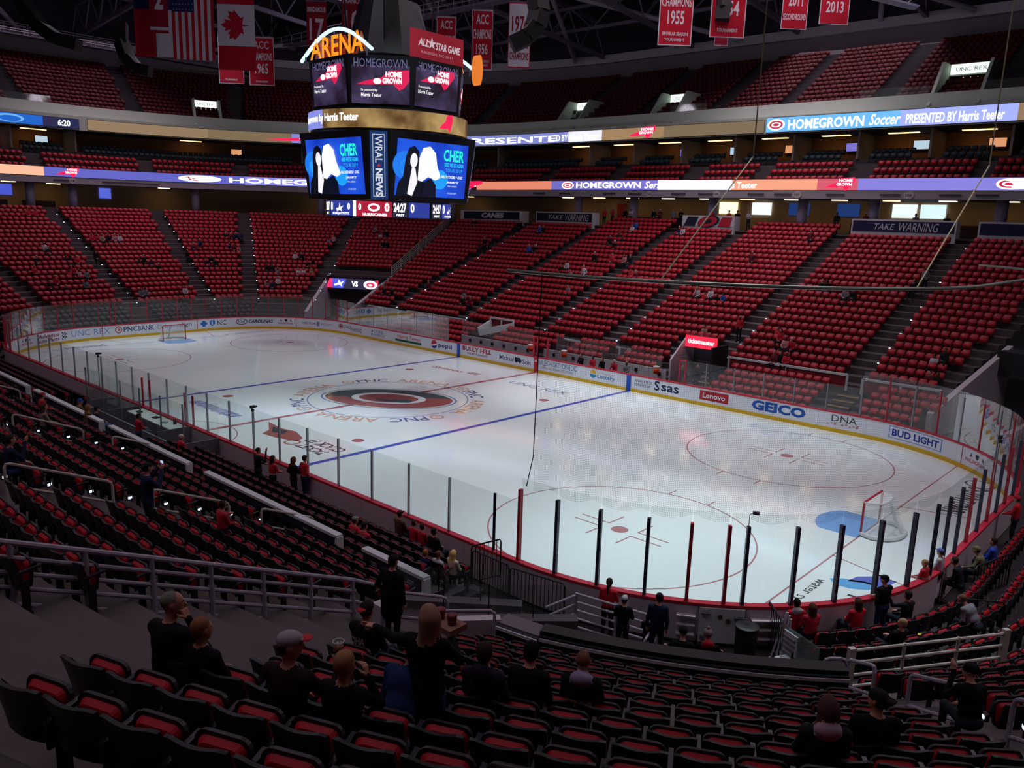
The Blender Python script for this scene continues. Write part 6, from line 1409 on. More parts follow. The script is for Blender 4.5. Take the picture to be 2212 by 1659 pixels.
    for side, arm in ((-1, armL), (1, armR)):
        S_ = sh[0] if side < 0 else sh[1]; fine = False; hd, hn = ft, -ut; curl = .5; pt = False
        if isinstance(arm, dict): E = pel+arm['e'][0]*X+arm['e'][1]*ft+arm['e'][2]*ut; Wr = pel+arm['w'][0]*X+arm['w'][1]*ft+arm['w'][2]*ut; hd = arm.get('d', Wr-E); hn = arm.get('n', -ut); curl = arm.get('c', .5); pt = arm.get('p', False)
        elif arm == 'lap': E = S_+X*side*.05+ft*.10-ut*.25; Wr = pel+X*side*.07+ft*.30+ut*.14; hd = Wr-E; hn = -ut+0*ft
        elif arm == 'down': E = S_+X*side*.06-ut*.27-ft*.02; Wr = E-ut*.24+ft*.06; hd = Wr-E; hn = -X*side
        elif arm == 'pocket': E = S_+X*side*.10-ut*.25-ft*.06; Wr = pel+X*side*.13+ft*.09+ut*.05; hd = Wr-E; hn = -X*side
        elif arm == 'phone': E = S_+X*side*.10+ft*.16-ut*.16; Wr = nb+X*side*.07+ft*.30+ut*.10; hd = ut*.8+ft*.3; hn = -X*side+.2*ft
        elif arm == 'chin': E = pel+X*side*.16+ft*.30+ut*.22; Wr = ch+R @ np.array([side*.055, .13, -.14]); hd = ch+R @ np.array([side*.03, .09, -.05])-Wr; hn = -X*side
        elif arm == 'fold': E = S_+X*side*.07+ft*.08-ut*.25; Wr = pel+X*side*(-.06)+ft*.17+ut*.28; hd = -X*side+.2*ut; hn = -ft
        elif arm == 'rest': E = S_+X*side*.14+ft*.12-ut*.18; Wr = E+ft*.24-ut*.02+X*side*.02; hd = ft; hn = -ut
        fa = sleeve
        P += [C_('shirt', S_, E, .060, .048, .03), C_(fa, E, Wr, .047, .034, .02)]
        hd = np.array(hd, float); hd = hd/np.linalg.norm(hd)
        if hands: H.append(hand_prims(Wr, hd, hn, side, curl, pt))
        else: P += [C_('skin', Wr, Wr+hd*.09, .032, .038, .012), C_('skin', Wr+hd*.09, Wr+hd*.15, .034, .02, .012), C_('skin', Wr+hd*.03, Wr+hd*.07+np.cross(hd, np.array(hn, float))*side*.045, .014, .012, .008)]
    if s != 1.0:
        for q in P+[x for h_ in H for x in h_]:
            if q['t'] == 'c': a, b, ra, rb = q['g']; q['g'] = (a*s, b*s, ra*s, rb*s)
            else: c, r, Rr = q['g']; q['g'] = (c*s, tuple(x*s for x in r), Rr)
    return P, H, (nb*s, ut, ft)
SKINS = {'l': '#b07c68', 'm': '#a06c58', 'd': '#5c3c30', 'p': '#c08c7c'}
def clothm(h): return mat('cloth_'+h, '#'+h, .85, .15)
def skinm(k): return mat('skin_'+k, SKINS[k], .55, .3)
def person_mesh(h=.02, bands=(), **kw):
    P, H, info = body_prims(**kw); V, F, T = surface(P, h)
    for hp_ in H:
        v, f, t = surface(hp_, .0052); F = np.concatenate([F, f+len(V)]); V = np.concatenate([V, v]); T = np.concatenate([T, t])
    cz = V[F].mean(1)
    for z0, z1, tg, src in bands:
        m = (T == src) & (cz[:, 2] > z0) & (cz[:, 2] < z1); T[m] = tg
    return V, F, T, info
def person(label, x, y, z, face, cols, skin='l', h=.02, group=None, bands=(), letters=(), **kw):
    """face = world angle the body faces; cols = colours per garment tag"""
    V, F, T, (nb, ut, ft) = person_mesh(h, bands, **kw)
    base = dict(shirt='1c1c22', pants='20242e', shoes='18181a', hair='2a1e18', cap='18181c', brim='18181c', hood='505058', eye='1c1414', mouth='8c4844', stripe='c8c8cc', stripe2='181818', glove='18181a'); base.update(cols)
    names = sorted(set(T)); ms = [skinm(skin) if n_ == 'skin' else clothm(base.get(n_, 'a0a0a0')) for n_ in names]
    me = mesh_np('person', V, F, ms, [names.index(t) for t in T], smooth=True)
    o = link('person', me, None, (x, y, z), face-PI/2); tag(o, label, 'person', group)
    for txt, x0, w, z0, hh, col in letters:
        s_ = kw.get('s', 1.0); lean = kw.get('lean', 0.0)
        def fn(X, Y): 
            zz = z0+Y; back = -.165-.02*math.cos(X*8)+.55*X*X
            pz = zz; py = (.12 if kw.get('pose', 'sit') == 'sit' else 0)+math.tan(lean)*(zz-.5)
            return (-(X)*s_, (py+back)*s_, pz*s_)
        lettering(txt, fn, w, hh, mat('let_'+col, '#'+col, .7), o, x0=x0, y0=0, bold=.02)
    return o
# shared small figures for the far crowd (material slots set per object)
TAGS = ['skin', 'hair', 'shirt', 'pants', 'shoes', 'cap', 'brim']
def crowd_mesh(**kw):
    V, F, T, _ = person_mesh(.034, (), face=False, **kw); T = np.where(np.isin(T, TAGS), T, 'skin')
    return mesh_np('person', V, F, [clothm('404048')]*len(TAGS), [TAGS.index(t) for t in T], smooth=True)
CM = [crowd_mesh(hair='short'), crowd_mesh(hair='long', lean=.1), crowd_mesh(hair='cap', armR='chin', lean=.15), crowd_mesh(hair='short', s=.8, lean=.1), crowd_mesh(pose='stand', armL='pocket', armR='down'), crowd_mesh(pose='stand', hair='cap', armL='fold', armR='fold')]
CN = {'red': 'b42434', 'white': 'b8b0b8', 'black': '18161a', 'grey': '6c6a72', 'navy': '20284c', 'blue': '2c50a8', 'maroon': '5c1c28', 'tan': '8c7860', 'pink': 'b87884', 'green': '2c5c4c', 'orange': 'c04c24'}
_used = {}
def fan(x, y, z, face, shirt, kind, where, hair='2a1e18', pants='20242e', cap='white', group='fans scattered in the far stands'):
    o = link('person', CM[kind], None, (x, y, z), face-PI/2)
    sk = ['l', 'p', 'm', 'd'][int(abs(x*7+y*3)) % 4 if int(abs(x*7+y*3)) % 9 else 3]
    hc = ['2a1e18', '4c3424', '8c6c44', '18141a', '7c7470'][int(abs(x*3.3+y*5)) % 5]
    for i, t in enumerate(TAGS):
        o.material_slots[i].link = 'OBJECT'; o.material_slots[i].material = skinm(sk) if t == 'skin' else clothm({'hair': hc, 'shirt': CN[shirt], 'pants': pants, 'shoes': '18181a', 'cap': CN[cap], 'brim': CN['red']}[t])
    hn = {'2a1e18': 'dark brown', '4c3424': 'brown', '8c6c44': 'fair', '18141a': 'black', '7c7470': 'grey'}[hc]
    vb = 'standing' if kind >= 4 else 'sitting'
    lab = '%s-topped %s person, %s, %s' % (shirt, vb, 'cap' if kind in (2, 5) else hn+' hair', where)
    n = _used.get(lab, 0); _used[lab] = n+1
    tag(o, lab+('' if n == 0 else ', %s one' % ['', 'second', 'third', 'fourth', 'fifth', 'sixth', 'seventh', 'eighth', 'ninth'][min(n, 8)]), 'person', group)
    return o
# ---------------------------------------------------------------- everyone in the stands
CROWD = {
    'behind far goal, leftmost block': [(-51.88, -2.39, 8.57, 0, 'red', 0, 20), (-51.81, -1.77, 8.57, 0, 'red', 0, 20), (-44.84, -3.44, 5.69, 0, 'white', 2, 12), (-44.5, -3.19, 5.33, 0, 'black', 0, 11), (-42.81, -4.74, 4.62, 0.02, 'black', 0, 9), (-43, -2.31, 4.62, 0, 'black', 0, 9), (-42.92, -1.96, 4.62, 0, 'black', 1, 9), (-42.39, -1.58, 4.62, 0, 'red', 0, 9), (-40.75, -5.62, 3.9, 0.06, 'red', 0, 7), (-40.34, -3, 3.54, 0, 'red', 0, 6), (-40.49, -2.61, 3.9, 0, 'red', 1, 7), (-40.31, -2.26, 3.54, 0, 'pink', 0, 6), (-39.79, -1.81, 3.54, 0, 'grey', 0, 6), (-38.46, -5.25, 2.82, 0.05, 'black', 0, 4), (-38.82, -4.66, 3.18, 0.01, 'red', 2, 5), (-37.85, -4.22, 2.46, 0, 'black', 0, 3), (-38.37, -2.45, 2.82, 0, 'grey', 1, 4)],
    'behind far goal, second block': [(-46.81, 1.39, 6.41, 0, 'red', 0, 14), (-46.81, 1.85, 6.41, 0, 'red', 1, 14), (-46.44, 2.21, 6.41, 0, 'tan', 0, 14), (-46.83, 2.93, 6.41, 0, 'black', 0, 14), (-46.93, 3.54, 6.41, 0, 'pink', 1, 14), (-46.75, 3.98, 6.41, 0, 'white', 0, 14), (-43.14, 0.3, 4.98, 0, 'black', 1, 10), (-42.16, 3.77, 4.26, 0, 'black', 0, 8), (-42.23, 4.23, 4.62, 0, 'black', 2, 9), (-41.95, 4.85, 4.26, -0.02, 'black', 0, 8), (-41.11, 5.16, 3.9, -0.04, 'black', 0, 7), (-36.32, 1.36, 2.1, 0, 'grey', 1, 2), (-36.68, 1.89, 2.1, 0, 'grey', 0, 2), (-36.46, 5.42, 2.1, -0.07, 'white', 0, 2), (-36.2, 4.72, 1.74, -0.02, 'black', 0, 1)],
    'narrow block left of steep stairs': [(-44.43, 10.33, 5.69, -0.26, 'maroon', 0, 12), (-44.65, 11.14, 6.05, -0.29, 'navy', 2, 13), (-43.29, 9.12, 4.98, -0.22, 'black', 0, 10), (-42.85, 9.85, 4.98, -0.25, 'navy', 3, 10), (-41.19, 10.01, 4.26, -0.28, 'black', 0, 8), (-41.25, 10.53, 4.62, -0.31, 'black', 0, 9), (-40.77, 10.77, 4.26, -0.33, 'black', 1, 8), (-45.73, 14.65, 6.77, -0.41, 'black', 0, 15), (-45.33, 15.07, 6.77, -0.43, 'maroon', 0, 15), (-45.07, 15.45, 6.77, -0.45, 'navy', 1, 15), (-45.07, 15.99, 6.77, -0.46, 'navy', 0, 15), (-43.47, 13.76, 5.69, -0.41, 'navy', 0, 12), (-42.85, 13.94, 5.69, -0.43, 'maroon', 1, 12), (-42.94, 14.51, 5.69, -0.45, 'white', 3, 12)],
    'corner block right of stairs': [(-37.65, 14.65, 3.9, -0.58, 'black', 0, 7), (-37.47, 15.11, 3.9, -0.6, 'black', 0, 7), (-36.78, 15.32, 3.54, -0.63, 'grey', 1, 6), (-35.28, 13.2, 2.46, -0.58, 'grey', 2, 3), (-34.72, 13.42, 2.46, -0.61, 'navy', 1, 3), (-34.71, 14.08, 2.82, -0.65, 'white', 0, 4), (-38.17, 18.26, 4.98, -0.71, 'white', 0, 10), (-37.85, 18.83, 4.98, -0.74, 'black', 0, 10), (-35.48, 16.89, 3.54, -0.74, 'white', 1, 6), (-35.23, 17.33, 3.54, -0.77, 'white', 0, 6), (-34.61, 17.89, 3.54, -0.82, 'tan', 1, 6), (-36.09, 18.44, 4.26, -0.78, 'black', 0, 8), (-36.08, 19.05, 4.62, -0.8, 'black', 3, 9), (-38.99, 23.03, 6.41, -0.83, 'grey', 0, 14), (-38.71, 23.49, 6.77, -0.85, 'pink', 1, 15)],
    'block above the versus screen': [(-35.82, 27.6, 7.13, -1.03, 'white', 1, 16), (-35.49, 28.11, 7.49, -1.05, 'black', 0, 17), (-33.61, 26.24, 6.41, -1.08, 'black', 0, 14), (-33.21, 26.48, 6.41, -1.1, 'black', 1, 14), (-37.13, 27.93, 7.85, -1, 'grey', 0, 18), (-37.23, 29.5, 8.21, -1.02, 'maroon', 0, 19)],
    'block beside the far stair railing': [(-28.67, 34.78, 8.93, -1.35, 'black', 0, 21), (-28.28, 34.89, 8.93, -1.37, 'black', 1, 21), (-22.46, 35.45, 8.93, -1.55, 'black', 0, 21), (-22.29, 35.7, 8.93, -1.56, 'black', 2, 21), (-22.53, 30.37, 6.77, -1.55, 'black', 4, 15), (-22.18, 29.31, 6.41, -1.56, 'maroon', 4, 14), (-24.73, 19.43, 2.46, -1.39, 'black', 0, 3), (-23.72, 19.56, 2.46, -1.45, 'black', 1, 3), (-20.56, 21.15, 2.82, -1.57, 'maroon', 4, 4)],
    'block below left warning banner': [(-18.31, 34.12, 8.57, -1.57, 'blue', 0, 20), (-17.94, 34.26, 8.57, -1.57, 'black', 0, 20), (-16.02, 30.01, 6.77, -1.57, 'blue', 0, 15), (-15.54, 30.27, 6.77, -1.57, 'black', 0, 15), (-15.36, 30.39, 6.77, -1.57, 'black', 2, 15), (-14.34, 19.76, 2.46, -1.57, 'black', 0, 3), (-13.77, 20.05, 2.46, -1.57, 'maroon', 1, 3), (-15, 20.5, 2.82, -1.57, 'grey', 0, 4)],
    'middle far block': [(-9.42, 26.93, 5.33, -1.57, 'black', 0, 11), (-9.01, 27.26, 5.69, -1.57, 'white', 1, 12), (-7.81, 26.25, 4.98, -1.57, 'grey', 0, 10), (-6.39, 26.14, 4.98, -1.57, 'white', 4, 10), (-5.9, 23.64, 3.9, -1.57, 'grey', 0, 7), (-8.07, 35.52, 8.93, -1.57, 'white', 0, 21), (-8.03, 36.04, 9.29, -1.57, 'blue', 0, 22), (-8.3, 32.42, 7.85, -1.57, 'black', 0, 18), (-7.37, 32.02, 7.49, -1.57, 'black', 2, 17), (-8.38, 33.93, 8.21, -1.57, 'black', 0, 19), (-7.36, 33.11, 7.85, -1.57, 'black', 0, 18), (-7.36, 28.82, 6.05, -1.57, 'black', 4, 13), (-5.6, 29.18, 6.41, -1.57, 'red', 0, 14), (-4.71, 29.75, 6.41, -1.57, 'pink', 1, 14), (-4, 29.56, 6.41, -1.57, 'black', 0, 14)],
    'block under the emblem banner': [(-2.18, 27.17, 5.33, -1.57, 'red', 0, 11), (-2.9, 35.38, 8.93, -1.57, 'navy', 0, 21), (-2.48, 35.32, 8.93, -1.57, 'white', 1, 21), (-1.6, 26.99, 5.33, -1.57, 'maroon', 0, 11)],
    'block left of wide banner': [(5.49, 24.76, 4.62, -1.57, 'white', 2, 9), (6.17, 24.59, 4.26, -1.57, 'red', 0, 8), (6.54, 24.8, 4.62, -1.57, 'white', 0, 9), (7.21, 24.56, 4.26, -1.57, 'black', 1, 8), (7.64, 24.68, 4.62, -1.57, 'blue', 3, 9), (6.69, 30.41, 6.77, -1.57, 'maroon', 4, 15), (8.78, 20.27, 2.46, -1.57, 'tan', 0, 3), (9.45, 34.41, 8.57, -1.57, 'maroon', 4, 20), (11.07, 20.64, 2.82, -1.57, 'red', 4, 4)],
    'block below wide banner': [(13.53, 27.72, 5.69, -1.57, 'black', 0, 12), (13.95, 27.51, 5.69, -1.57, 'black', 1, 12), (15.68, 26.37, 5.33, -1.57, 'grey', 0, 11), (16.17, 26.46, 5.33, -1.57, 'black', 0, 11), (19.65, 29.22, 6.41, -1.57, 'grey', 4, 14), (19.25, 28.51, 6.05, -1.57, 'black', 0, 13), (13.57, 21.23, 2.82, -1.57, 'red', 0, 4), (14.15, 20.4, 2.82, -1.57, 'red', 1, 4), (14.83, 19.59, 2.46, -1.57, 'pink', 0, 3), (15.28, 19.58, 2.46, -1.57, 'red', 2, 3), (14.92, 17.98, 1.74, -1.57, 'maroon', 0, 1), (15.21, 18.28, 1.74, -1.57, 'black', 1, 1), (15.65, 18.11, 1.74, -1.57, 'red', 0, 1)],
    'block beside right tunnel': [(23.25, 20.32, 2.46, -1.65, 'white', 0, 3), (23.72, 20.46, 2.82, -1.68, 'black', 0, 4), (23.57, 18.57, 1.74, -1.68, 'maroon', 0, 1), (24.03, 18.49, 1.74, -1.72, 'black', 1, 1)],
}

for where, v in CROWD.items():
    for x, y, z, a, sh, k, row in v: fan(x, y, z, a, sh, k, where+', row %d' % row)
person('man with short grey hair in black jacket, hand on his face', 29.22, -26.06, 5.71, 1.90, dict(shirt='121214',hair='6c6460'),h=.015,hands=True,hair='buzz',yaw=-.9,armR='chin',lean=.1, pose='sit')
person('red-haired boy in black with blue jeans beside the grey-haired man', 29.54, -25.88, 5.67, 1.91, dict(shirt='101012',hair='7c4c34',pants='2c4874'),h=.015,hair='short',yaw=-.5,s=.9, pose='sit')
person('man in grey and red cap holding a cup of beer', 30.71, -25.72, 5.80, 1.96, dict(shirt='241418',cap='948c94',brim='b43440'),h=.015,hands=True,hair='cap',yaw=-1.0,armR=dict(e=(.26,.22,.22),w=(.26,.36,.42),d=(0.0,.2,1),n=(-1,.3,0),c=.75), pose='sit')
person('fair-haired child in black fleece with hand at ear', 31.09, -25.45, 5.75, 1.98, dict(shirt='0e0e10',hair='8c6444'),h=.015,hands=True,hair='short',armR=dict(e=(.24,.2,.3),w=(.16,.12,.58),d=(-.3,.2,1),n=(-1,0,0)),s=.95, pose='sit')
person('person in black jersey with white name and red backward cap', 28.37, -23.19, 4.33, 1.90, dict(shirt='101014',cap='1c1418',brim='a82434'),h=.016,hair='capback',letters=[('AHO',-.1,.2,.84,.1,'c0c0c8')], pose='sit')
person('standing man in black cap and black coat in the left aisle', 25.19, -20.11, 2.57, 1.77, dict(shirt='0c0c10',pants='0c0c10'),h=.017,hair='cap',hands=True,armL='pocket',armR='down',wide=1.15,coat=True,s=1.03, pose='stand')
person('standing woman with long fair hair in black coat, pointing left', 31.01, -24.43, 5.31, 2.00, dict(shirt='0c0c10',hair='8c6858',pants='2c3c64'),h=.015,hair='long',hands=True,coat=True,yaw=.7,armL=dict(e=(-.40,.16,.36),w=(-.62,.22,.40),d=(-1,.1,0),n=(0,0,-1),p=True,c=1.0),armR=dict(e=(.24,.2,.25),w=(.08,.38,.34),d=(-.4,1,0),n=(0,0,1)), pose='stand')
person('person in dark blue jacket bent forward before the standing woman', 31.00, -24.84, 5.47, 1.99, dict(shirt='1c2c54',hair='241c18'),h=.017,lean=.55, pose='sit')
person('man with short dark hair in dark hooded top by the white pier', 30.83, -23.56, 4.91, 2.01, dict(shirt='1c1a24',hair='30201c',hood='1c1a24'),h=.016,hood='hood', pose='sit')
person('person in plain black, seated beside the boy in gold-lettered jersey', 30.98, -23.06, 4.73, 2.02, dict(shirt='08080a',hair='0c0a0a'),h=.018,lean=.2, pose='sit')
person('boy in black jersey with gold name and lilac hood', 31.19, -22.36, 4.48, 2.05, dict(shirt='0c0c0e',hair='6c4438',hood='9088a4'),h=.015,hood='hood',hair='buzz',letters=[('GUENTZEL',-.15,.3,.76,.09,'d09028')], pose='sit')
person('person in black beanie leaning on the dark parapet', 28.73, -15.68, 1.25, 2.11, dict(shirt='0a0a0c',cap='141216',brim='141216'),h=.017,hair='beanie',lean=.2,armL='rest',armR='rest', pose='sit')
person('person in striped pom beanie and red scarf at the dark parapet', 29.10, -15.32, 1.20, 2.15, dict(shirt='0a0a0c',cap='786c70',brim='2c2428',hood='a02030'),h=.017,hair='pom',hood='hood',lean=.2,armL='rest',armR='rest', pose='sit')
person('long-haired person with a pink hood seated at lower right', 33.73, -21.99, 4.93, 2.16, dict(shirt='1c2024',hair='4c3030',hood='a890a0'),h=.015,hair='long',hood='hood', pose='sit')
person('man in black cap and dark jacket beside the right steps', 33.83, -20.80, 4.51, 2.20, dict(shirt='0a0a0c'),h=.016,hair='capback',yaw=.8,wide=1.15, pose='sit')
person('dark-clad man looking at a phone among the right seats', 33.98, -16.74, 3.12, 2.34, dict(shirt='0c0c10',cap='141218'),h=.017,hair='beanie',yaw=.9,armL='phone',lean=.2, pose='sit')
person('man in navy vest and grey sleeves filming with a phone', 18.80, -21.76, 3.21, 1.57, dict(shirt='1c2244',pants='1c2440',cap='18181c'),h=.018,hair='capback',armL='phone',armR='phone',hands=True, pose='stand')
person('boy in red and navy jacket holding the handrail', 20.18, -20.77, 2.80, 1.57, dict(shirt='b02838',pants='20242c',hair='30201c'),h=.02,s=.82,armL='rest',yaw=.6, pose='stand')
person('bald man in black standing at the near boards', 10.00, -14.10, 0.16, 1.57, dict(shirt='101014'),h=.022,hair='buzz',armR='phone', pose='stand')
person('woman in red jersey standing at the near boards', 10.95, -14.07, 0.15, 1.57, dict(shirt='b42c38',pants='1c1c20'),h=.022,hair='long',s=.95,bands=[(.98,1.03,'stripe','shirt')], pose='stand')
person('long-haired woman in black standing beside two people in red', 11.48, -13.55, 0.10, 1.57, dict(shirt='141216',pants='18161a',hair='4c3020'),h=.022,hair='long',s=.96,armL='pocket', pose='stand')
person('man with glasses in red jersey and jeans at the near boards', 11.78, -13.28, 0.10, 1.57, dict(shirt='b82834',pants='24304c'),h=.022,hair='short',armL='pocket',armR='pocket',bands=[(.98,1.03,'stripe','shirt')], pose='stand')
person('ponytailed girl in red sweater at the corner boards', 25.34, -13.41, 0.14, 1.93, dict(shirt='b01c2c',pants='141418',hair='2c1c18'),h=.02,hair='pony',s=.95,armL='fold',armR='fold', pose='stand')
person('man in white cap and black jacket holding a child', 26.21, -14.02, 0.29, 1.99, dict(shirt='121216',cap='a8a8b0',brim='a8a8b0'),h=.02,hair='cap',armL='fold',armR='fold',s=.9, pose='stand')
person('small fair-haired child by the white ramp railing', 26.54, -13.46, 0.23, 2.04, dict(shirt='18181c',hair='8c6848'),h=.02,s=.62, pose='stand')
person('man in dark blue suit standing beside the gate', 26.89, -13.61, 0.28, 2.06, dict(shirt='18203c',pants='14182c',hair='18141a'),h=.02,hair='short',yaw=.6,armL='down',armR='down', pose='stand')
person('man in black leather jacket and cap standing at the right boards', 30.17, -8.17, 0.10, 2.71, dict(shirt='101012',pants='28385c',cap='141416'),h=.02,hair='cap',yaw=.6,wide=1.12,armL='pocket', pose='stand')
person('child in red striped jersey standing at the right boards', 30.43, -5.66, 0.10, 3.00, dict(shirt='b42838',pants='20283c',hair='a08058'),h=.02,s=.86,bands=[(.98,1.05,'stripe','shirt')],letters=[('28',-.09,.18,1.15,.16,'d8d8dc')], pose='stand')
person('child in white and red jersey with blue cap at the right boards', 30.55, -4.66, 0.10, 3.11, dict(shirt='b8bcc8',pants='2c2820',cap='5c64a8',brim='3c4484'),h=.02,hair='cap',s=.9,bands=[(1.25,1.5,'stripe2','shirt')],letters=[('2',-.07,.12,1.1,.16,'28386c')], pose='stand')
person('person in red and grey hooded top with feet up on the boards', 28.88, -10.30, 0.10, 2.44, dict(shirt='b02434',hood='a8a8b0',pants='2c4068',hair='201818'),h=.02,hood='hood',legs='up', pose='sit')
person('person in red beside the fan with feet up', 29.26, -10.26, 0.10, 2.47, dict(shirt='a8283a',hair='40281c'),h=.02,hair='long', pose='sit')
person('woman with very long dark hair in red jersey at the boards', 29.96, -9.10, 0.10, 2.61, dict(shirt='b02030',hair='38241c'),h=.02,hair='long', pose='sit')
person('boy in dark jacket raising an arm near the right boards', 30.74, -7.72, 0.11, 2.78, dict(shirt='16161c',hair='1c1818'),h=.02,armL=dict(e=(-.3,.2,.4),w=(-.35,.3,.62)), pose='sit')
person('man in black jacket slumped across the low seats', 31.11, -9.80, 0.31, 2.61, dict(shirt='121216',hair='8c7458'),h=.02,lean=-.2,yaw=.8, pose='sit')
person('man in grey raglan top bent forward at the right', 32.21, -7.10, 0.30, 2.89, dict(shirt='6c6c74',hair='5c4438'),h=.02,lean=.6,wide=1.2, pose='sit')
person('man in dark jacket leaning toward the right boards', 31.16, -4.20, 0.10, 3.14, dict(shirt='1c2028',hair='2c2420'),h=.022,lean=.3, pose='sit')
person('man in olive cap and jacket reaching over the right boards', 31.42, -2.87, 0.12, 3.14, dict(shirt='5c5c48',cap='6c6848',brim='6c6848'),h=.022,hair='cap',lean=.3,armL='rest', pose='sit')
person('fan in blue jersey at the right end boards', 31.42, -1.86, 0.12, 3.14, dict(shirt='2848a8'),h=.022, pose='sit')
person('fan in red jersey and cap at the right picture edge', 31.15, 1.83, 0.10, -3.14, dict(shirt='b82434',cap='b02434',brim='b02434'),h=.024,hair='cap', pose='stand')
person('fan in red jersey with white name above the near wall', 18.06, -15.51, 0.38, 1.57, dict(shirt='b42434',hair='241c1c'),h=.02,hair='cap',letters=[('FAULK',-.12,.24,.86,.07,'d8d8dc')],wide=1.15, pose='sit')
person('fan in red jersey and grey-green cap next to the name jersey', 17.50, -15.43, 0.37, 1.57, dict(shirt='b42434',cap='6c7c74',brim='a82434'),h=.02,hair='cap', pose='sit')
person('man in brown jacket and red cap at the near glass', 17.44, -13.67, 0.10, 1.57, dict(shirt='4c3c2c',cap='3c2024',brim='a82434'),h=.02,hair='cap', pose='sit')
person('child in red nearest the brown-jacketed man', 17.98, -13.54, 0.10, 1.57, dict(shirt='b02434',hair='3c2430'),h=.022,s=.85, pose='sit')
person('dark-haired child in red second from the brown jacket', 18.38, -13.55, 0.10, 1.57, dict(shirt='a82430',hair='30201c'),h=.022,s=.85, pose='sit')
person('man in black at the near glass beside two children in red', 19.26, -13.88, 0.12, 1.57, dict(shirt='121214',hair='201a18'),h=.022, pose='sit')
person('fair child in navy in the second row by the near boards', 20.26, -15.07, 0.31, 1.57, dict(shirt='1c2448',hair='8c5c34'),h=.022,s=.85, pose='sit')
person('boy in pale grey hooded top by the near boards', 20.61, -14.91, 0.29, 1.57, dict(shirt='9ca0ac',hair='5c4434'),h=.022,s=.88, pose='sit')
person('girl with long blond hair in cream top by the near boards', 20.78, -14.51, 0.22, 1.57, dict(shirt='b8b0a0',hair='c8a868'),h=.022,hair='long',s=.9, pose='sit')
person('white-haired man in red jersey beside the timekeeper bench', 5.51, -14.99, 0.30, 1.57, dict(shirt='b82434',hair='a8a098',pants='34588c'),h=.022,armR='lap', pose='sit')
person('fan in red jersey left of the timekeeper table', 1.10, -14.81, 0.27, 1.57, dict(shirt='b42434',pants='34506c'),h=.024, pose='sit')
person('man in navy jacket at the end of the low wall', 2.62, -17.05, 1.22, 1.57, dict(shirt='1c2444',pants='3c5878'),h=.024,hair='cap', pose='sit')
person('fan with bright blue beanie beyond the low wall', 0.96, -17.07, 1.23, 1.57, dict(shirt='5c4c34',cap='2444a8',brim='2444a8'),h=.024,hair='beanie', pose='sit')
person('fan in brown coat beside the blue beanie', 2.69, -17.38, 1.36, 1.57, dict(shirt='6c5030',hair='7c5834'),h=.024,hair='long', pose='sit')
person('fan in red cap behind the left handrail', 2.50, -18.92, 2.02, 1.57, dict(shirt='b02834',cap='a83038',brim='b0a8a8'),h=.024,hair='cap', pose='sit')
person('woman in grey jumper behind the left handrail', 6.85, -20.21, 2.56, 1.57, dict(shirt='7c7068',hair='40281c'),h=.024,hair='long', pose='sit')
person('person in navy looking at a phone at the left edge', 16.10, -23.72, 4.04, 1.57, dict(shirt='141c38',pants='2c3c5c'),h=.022,armR='phone', pose='sit')
ORD = ['first', 'second', 'third', 'fourth', 'fifth', 'sixth', 'seventh', 'eighth', 'ninth', 'tenth', 'eleventh', 'twelfth', 'thirteenth', 'fourteenth', 'fifteenth', 'sixteenth']
for i, s_ in enumerate((-13.4, -12.4, -10.9, -10.2, -7.6, -6.9, -5.4, -4.6, -1.4, .3, 1.1, 2.2, 9.9, 12.2, 15.9, 18.1)):
    x, y, a = upos(s_+UTOT, 25.2); fan(x, y, 10.0, a+PI, ['red', 'red', 'black', 'white', 'black', 'maroon', 'grey', 'black'][i % 8], 4+i % 2, 'on the far concourse, %s from left' % ORD[i], group='people on the far concourse')
for i, x in enumerate((3.2, 4.2, 5.0, 6.0, 6.9)): fan(x, 14.0, .35, -PI/2, ['black', 'red', 'black', 'red', 'grey'][i], [0, 0, 1, 2, 0][i], 'on far bench, %s from centre' % ORD[i], group='people on the far bench')
for i, (x, y) in enumerate(((10.6, 14.6), (11.2, 15.2), (10.9, 16.0))): fan(x, y, .1, -PI/2, 'black', 4, 'in bench tunnel mouth, %s inward' % ORD[i], group='people in the bench tunnel')
cup = empty('beer_cup', (30.78, -25.20, 6.82)); tag(cup, 'clear plastic cup of amber beer held up by the man in the cap', 'cup')
mb = MB(); mb.lathe([(.032, 0), (.042, .09)], 16); mb.build('beer', mat('beer', '#8c5010', .2), cup, True); mb = MB(); mb.lathe([(.034, -.004), (.046, .13)], 16); mb.build('cup_wall', glassmat('plastic', (.85, .85, .88), .6, .1, .08), cup, True)
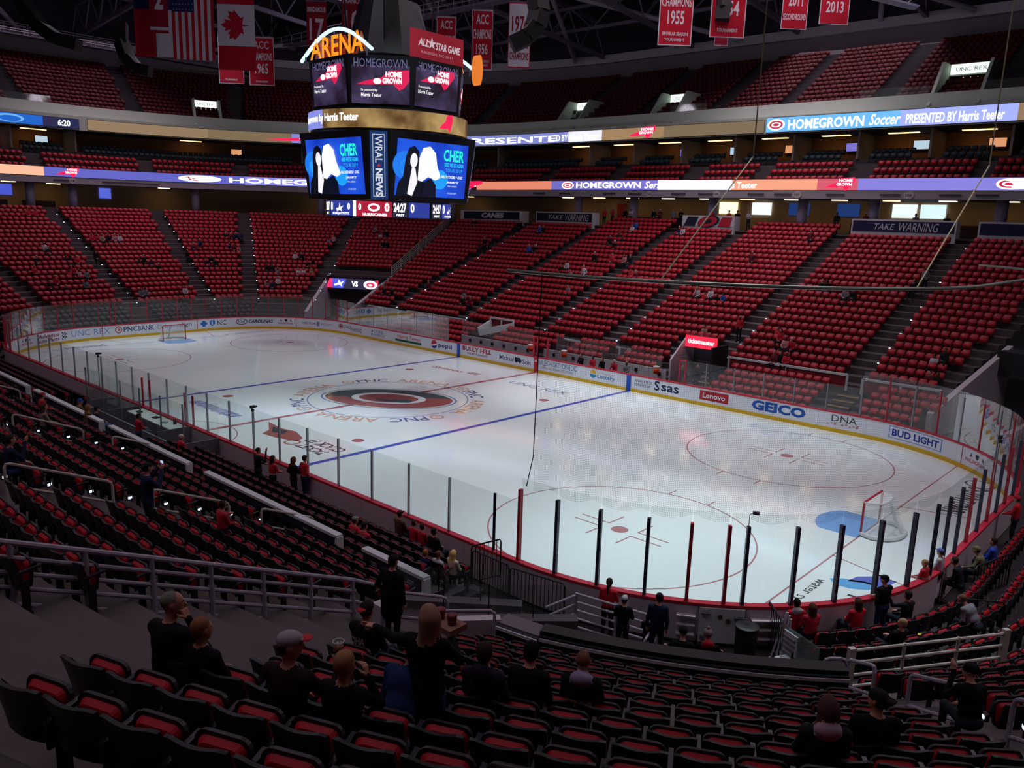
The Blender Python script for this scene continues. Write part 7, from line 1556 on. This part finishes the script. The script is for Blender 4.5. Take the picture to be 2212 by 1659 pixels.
mb = MB(); mb.tube([(.046*math.cos(t), .046*math.sin(t), .13) for t in np.linspace(0, 2*PI, 16, False)], .004, 5, True); mb.build('rim', WHT, cup)
tray = empty('drink_tray', (30.78, -23.98, 6.65)); tag(tray, 'cardboard tray of lidded drinks carried by the standing woman', 'tray')
mb = MB(); mb.box((0, 0, 0), (.34, .22, .06)); mb.build('tray_body', mat('card', '#8c6454', .8), tray)
for dx in (-.08, .08): mb = MB(); mb.lathe([(.04, .02), (.05, .12), (.052, .13)], 12, (dx, 0, 0)); mb.build('drink', mat('drink_red', '#7c2c34', .4), tray, True)
ph = empty('phone', (18.80, -21.40, 4.93)); tag(ph, 'lit phone held up by the man in the navy vest', 'phone'); mb = MB(); mb.box((0, 0, 0), (.15, .012, .075)); mb.build('phone_body', BLKM, ph); mb = MB(); mb.box((0, -.009, 0), (.13, .006, .062)); mb.build('screen', EM('b8d0f8', 1.0), ph)
# aisle lamps on the row ends
hm = MB(); hm.box((0, 0, .42), (.06, .10, .12)); LH = hm.mesh('housing', BLKM); lm = MB(); lm.box((0, .055, .42), (.05, .02, .05)); lm.box((.035, 0, .42), (.02, .05, .05)); lm.box((-.035, 0, .42), (.02, .05, .05)); LL = lm.mesh('lens', EM('d8ecff', 3.0, False))
def aisle_lamp(x, y, z, a, where): r = empty('aisle_light', (x, y, z), a+PI/2); tag(r, 'small white aisle lamp on the row ends '+where, 'lamp', 'aisle lamps '+where); link('housing', LH, r); link('lens', LL, r)
for i, s_ in enumerate(SECT[1:]):
    for k in range(0 if i != 4 else 8, 21, 2):
        d = row_d(k); u = s_+UTOT; sc = RC/(RC+d) if (s_ < -SX) else 1; x, y, a = upos(u+.6*sc, d-.25); aisle_lamp(x, y, row_z(k), a, 'of the far and end stands')
for k in range(0, 14):
    d = row_d(k)
    for x in (16.9, 22.75, 7.8): aisle_lamp(x, -12.95-d+.25, row_z(k), -PI/2, 'of the near side')
    if k > 1: aisle_lamp(*nc(46.2, row_d(k, True)-.25)[:2], row_z(k, True), -PI/4, 'beside the right steps')
